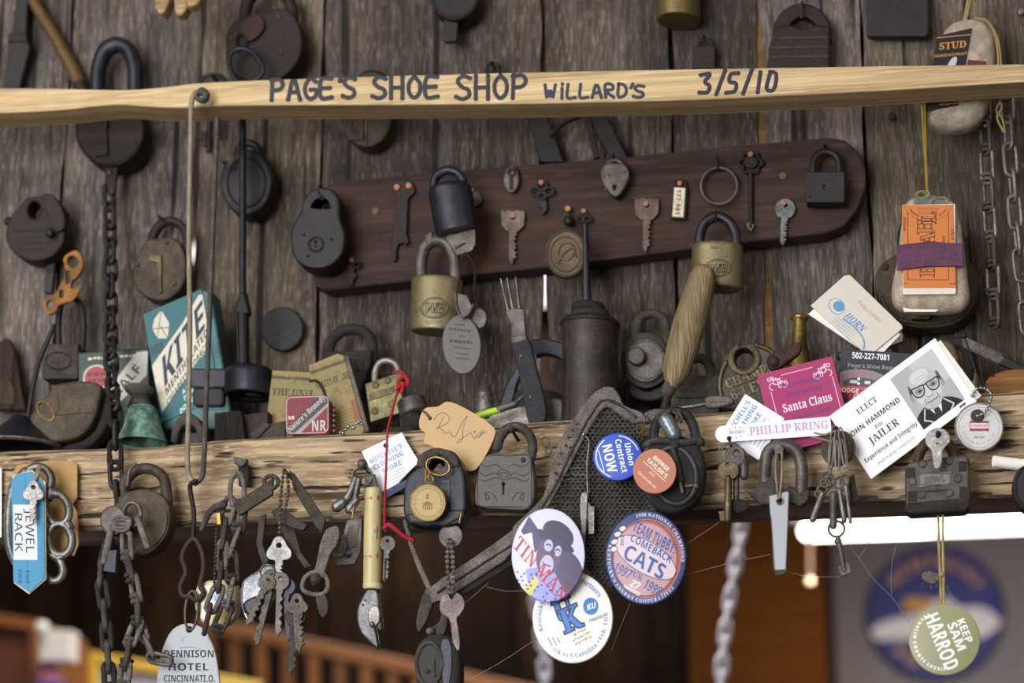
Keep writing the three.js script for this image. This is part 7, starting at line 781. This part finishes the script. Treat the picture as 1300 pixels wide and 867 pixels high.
// ================================================================ the lettered stick across the top
{ const zf = 0.088; T('wooden_stick', 'pale wooden stick with hand painted dark lettering across the top', 'stick', 640, 115, zf);
  const top = [[-120, 114], [0, 112], [60, 112], [120, 113.5], [170, 113.5], [215, 109.5], [250, 105.5], [400, 99], [700, 91], [1000, 85.5], [1300, 81], [1420, 79]], bot = [[1420, 98], [1300, 104], [1100, 116], [1000, 121], [900, 126], [700, 131], [500, 133], [350, 133.5], [270, 134.5], [240, 136.5], [200, 136], [150, 133], [120, 135], [80, 139.5], [0, 143.5], [-120, 146]];
  const sm1 = smooth(top, 5, false), sm3 = smooth(bot, 5, false); P('stick', ext([...sm1, ...sm3], 48, 1.6), M.stick);
  const F = { P: [[[0, 1], [0.05, 0]], [[0, 0.05], [0.6, 0.02], [0.8, 0.25], [0.6, 0.48], [0.05, 0.55]]], A: [[[0, 1], [0.4, 0], [0.85, 1]], [[0.15, 0.66], [0.7, 0.64]]], G: [[[0.8, 0.15], [0.45, 0], [0.1, 0.3], [0.08, 0.75], [0.4, 1], [0.8, 0.85], [0.8, 0.55], [0.45, 0.55]]], E: [[[0.75, 0.02], [0.08, 0.04], [0.06, 0.98], [0.78, 0.94]], [[0.08, 0.5], [0.65, 0.48]]], "'": [[[0.35, -0.15], [0.2, 0.15]]], S: [[[0.85, 0.08], [0.4, 0.0], [0.1, 0.22], [0.35, 0.46], [0.75, 0.6], [0.8, 0.85], [0.4, 1], [0, 0.9]]], H: [[[0.05, 0], [0.05, 1]], [[0.8, 0], [0.8, 1]], [[0.05, 0.52], [0.8, 0.5]]], O: [[[0.4, 0], [0.08, 0.3], [0.08, 0.75], [0.4, 1], [0.75, 0.75], [0.75, 0.28], [0.42, 0]]], W: [[[0, 0], [0.2, 1], [0.45, 0.3], [0.65, 1], [0.95, 0]]], I: [[[0.4, 0.25], [0.38, 1]], [[0.42, -0.08], [0.43, -0.04]]], L: [[[0.1, 0], [0.08, 1], [0.75, 0.97]]], R: [[[0.08, 1], [0.08, 0.02], [0.7, 0.08], [0.72, 0.4], [0.1, 0.5], [0.8, 1]]], D: [[[0.1, 0], [0.1, 1], [0.6, 0.9], [0.82, 0.5], [0.6, 0.1], [0.1, 0]]], 3: [[[0.1, 0.06], [0.8, 0], [0.4, 0.42], [0.75, 0.6], [0.6, 0.92], [0, 0.95]]], '/': [[[0.75, -0.15], [0.1, 1.05]]], 5: [[[0.9, 0], [0.35, 0.05], [0.25, 0.45], [0.7, 0.5], [0.65, 0.9], [0, 1]]], 1: [[[0.55, 0], [0.35, 1]]], 0: [[[0.45, 0], [0.2, 0.9], [0.65, 0.92], [0.85, 0.05], [0.45, 0]]] };
  const ink = mat({ color: 0x171a28, roughness: 0.6 }), ink2 = mat({ color: 0x262b3c, roughness: 0.65 });
  const word = (s, x0, x1, ya, yb, h0, r, m) => { const n = s.length, ws = [...s].map(c => c === "'" ? 0.35 : c === 'I' || c === '1' || c === '/' ? 0.72 : 1), tot = ws.reduce((a, b) => a + b); let acc = 0; const gs = []; [...s].forEach((c, i) => { const a = x0 + (x1 - x0) * acc / tot, w = (x1 - x0) / tot * 0.86; acc += ws[i]; const base = ya + (yb - ya) * (a - x0) / (x1 - x0); for (const st of F[c]) gs.push(tube(st.map(([u, v]) => [a + u * w, base + v * h0, 0]), r, { n: st.length * 5, sides: 6 }).scale(1, 1, 0.12)); }); P('lettering', gs, m, { z: 0.1 }); };
  word("PAGE'S", 345, 456, 101, 98, 26, 3.2, ink); word('SHOE', 473, 563, 98, 97, 27, 3.2, ink); word('SHOP', 579, 675, 97, 95, 29, 3.1, ink); word('WILLARD', 692, 800, 108, 106, 17, 2.4, ink2); word("'S", 798, 822, 109, 108, 15, 2.4, ink2); word('3/5/10', 888, 990, 94, 91, 25, 3.0, ink);
  for (const x of [330, 1120]) P('support_nail', tube([[x, 108, -40], [x, 42, -172]], 3, { straight: true, n: 1 }), M.iron); }

// ================================================================ pale hanging chains out of focus, cobwebs
const plastic = mat({ color: 0xe4e2ee, roughness: 0.4 });
{ const z = -0.75; T('white_chain', 'blurred white plastic chain hanging in back room right of centre', 'chain', 930, 760, z); chain([[946, 620, z], [940, 680, z], [930, 740, z], [921, 800, z], [912, 900, z]], 22, 13, 3.2, plastic, { a: 20, b: 70 }); }
{ const z = -0.75; T('white_chain', 'blurred white chain end hanging below white button badge', 'chain', 686, 800, z); chain([[672, 680, z], [676, 740, z], [684, 790, z], [690, 840, z], [694, 900, z]], 20, 12, 3, plastic, { a: 20, b: 70 }); }
{ const z = FZ + 0.02; T('cobweb', 'fine cobweb strands between small keys and olive badge', 'cobweb', 1100, 700, z); const s = p => tube(p.map(q => [q[0], q[1], 0]), 0.28, { sides: 4 }); P('strands', [s([[1070, 682], [1090, 708], [1110, 736], [1132, 758], [1155, 790]]), s([[1078, 694], [1094, 682], [1102, 686], [1090, 710]]), s([[1102, 686], [1140, 680]]), s([[1140, 680], [1132, 720], [1132, 756]]), s([[998, 726], [1030, 732], [1068, 732]]), s([[870, 730], [930, 714], [978, 704]]), s([[872, 690], [900, 672], [914, 662]]), s([[1202, 744], [1214, 768]])], M.web); }
{ const z = FZ + 0.02; T('cobweb', 'fine cobweb strands around the dusty strap and purse badges', 'cobweb', 640, 780, z); const s = p => tube(p.map(q => [q[0], q[1], 0]), 0.26, { sides: 4 }); P('strands', [s([[590, 866], [640, 838], [680, 812], [720, 790]]), s([[618, 745], [640, 750], [664, 750]]), s([[590, 766], [620, 740]]), s([[776, 826], [790, 790], [800, 766]])], M.web); }

// ================================================================ shop lamps on the ceiling behind the camera
for (const [x, y, z, w, d, I, label] of LAMPS) {
  const g = new THREE.Group(); g.name = numbered('ceiling_lamp'); g.userData = { label, category: 'lamp', group: 'ceiling lamps' }; g.position.set(x, y, z); scene.add(g);
  const body = new THREE.Mesh(new THREE.BoxGeometry(w + 0.06, 0.06, d + 0.06), mat({ color: 0xd8d6d0, roughness: 0.6 })); body.name = 'housing'; body.position.y = 0.05; g.add(body);
  const pane = new THREE.Mesh(new THREE.BoxGeometry(w, 0.02, d), new THREE.MeshStandardMaterial({ color: 0xffffff, emissive: 0xfff4e6, emissiveIntensity: 3 })); pane.name = 'diffuser'; pane.position.y = 0.012; g.add(pane);
  const l = new THREE.RectAreaLight(0xfff8f0, I, w, d); l.position.set(x, y - 0.004, z); l.lookAt(x, 0, z); scene.add(l);
}
scene.traverse(o => { if (o.isMesh) o.castShadow = o.receiveShadow = true; });
renderer.render(scene, camera);
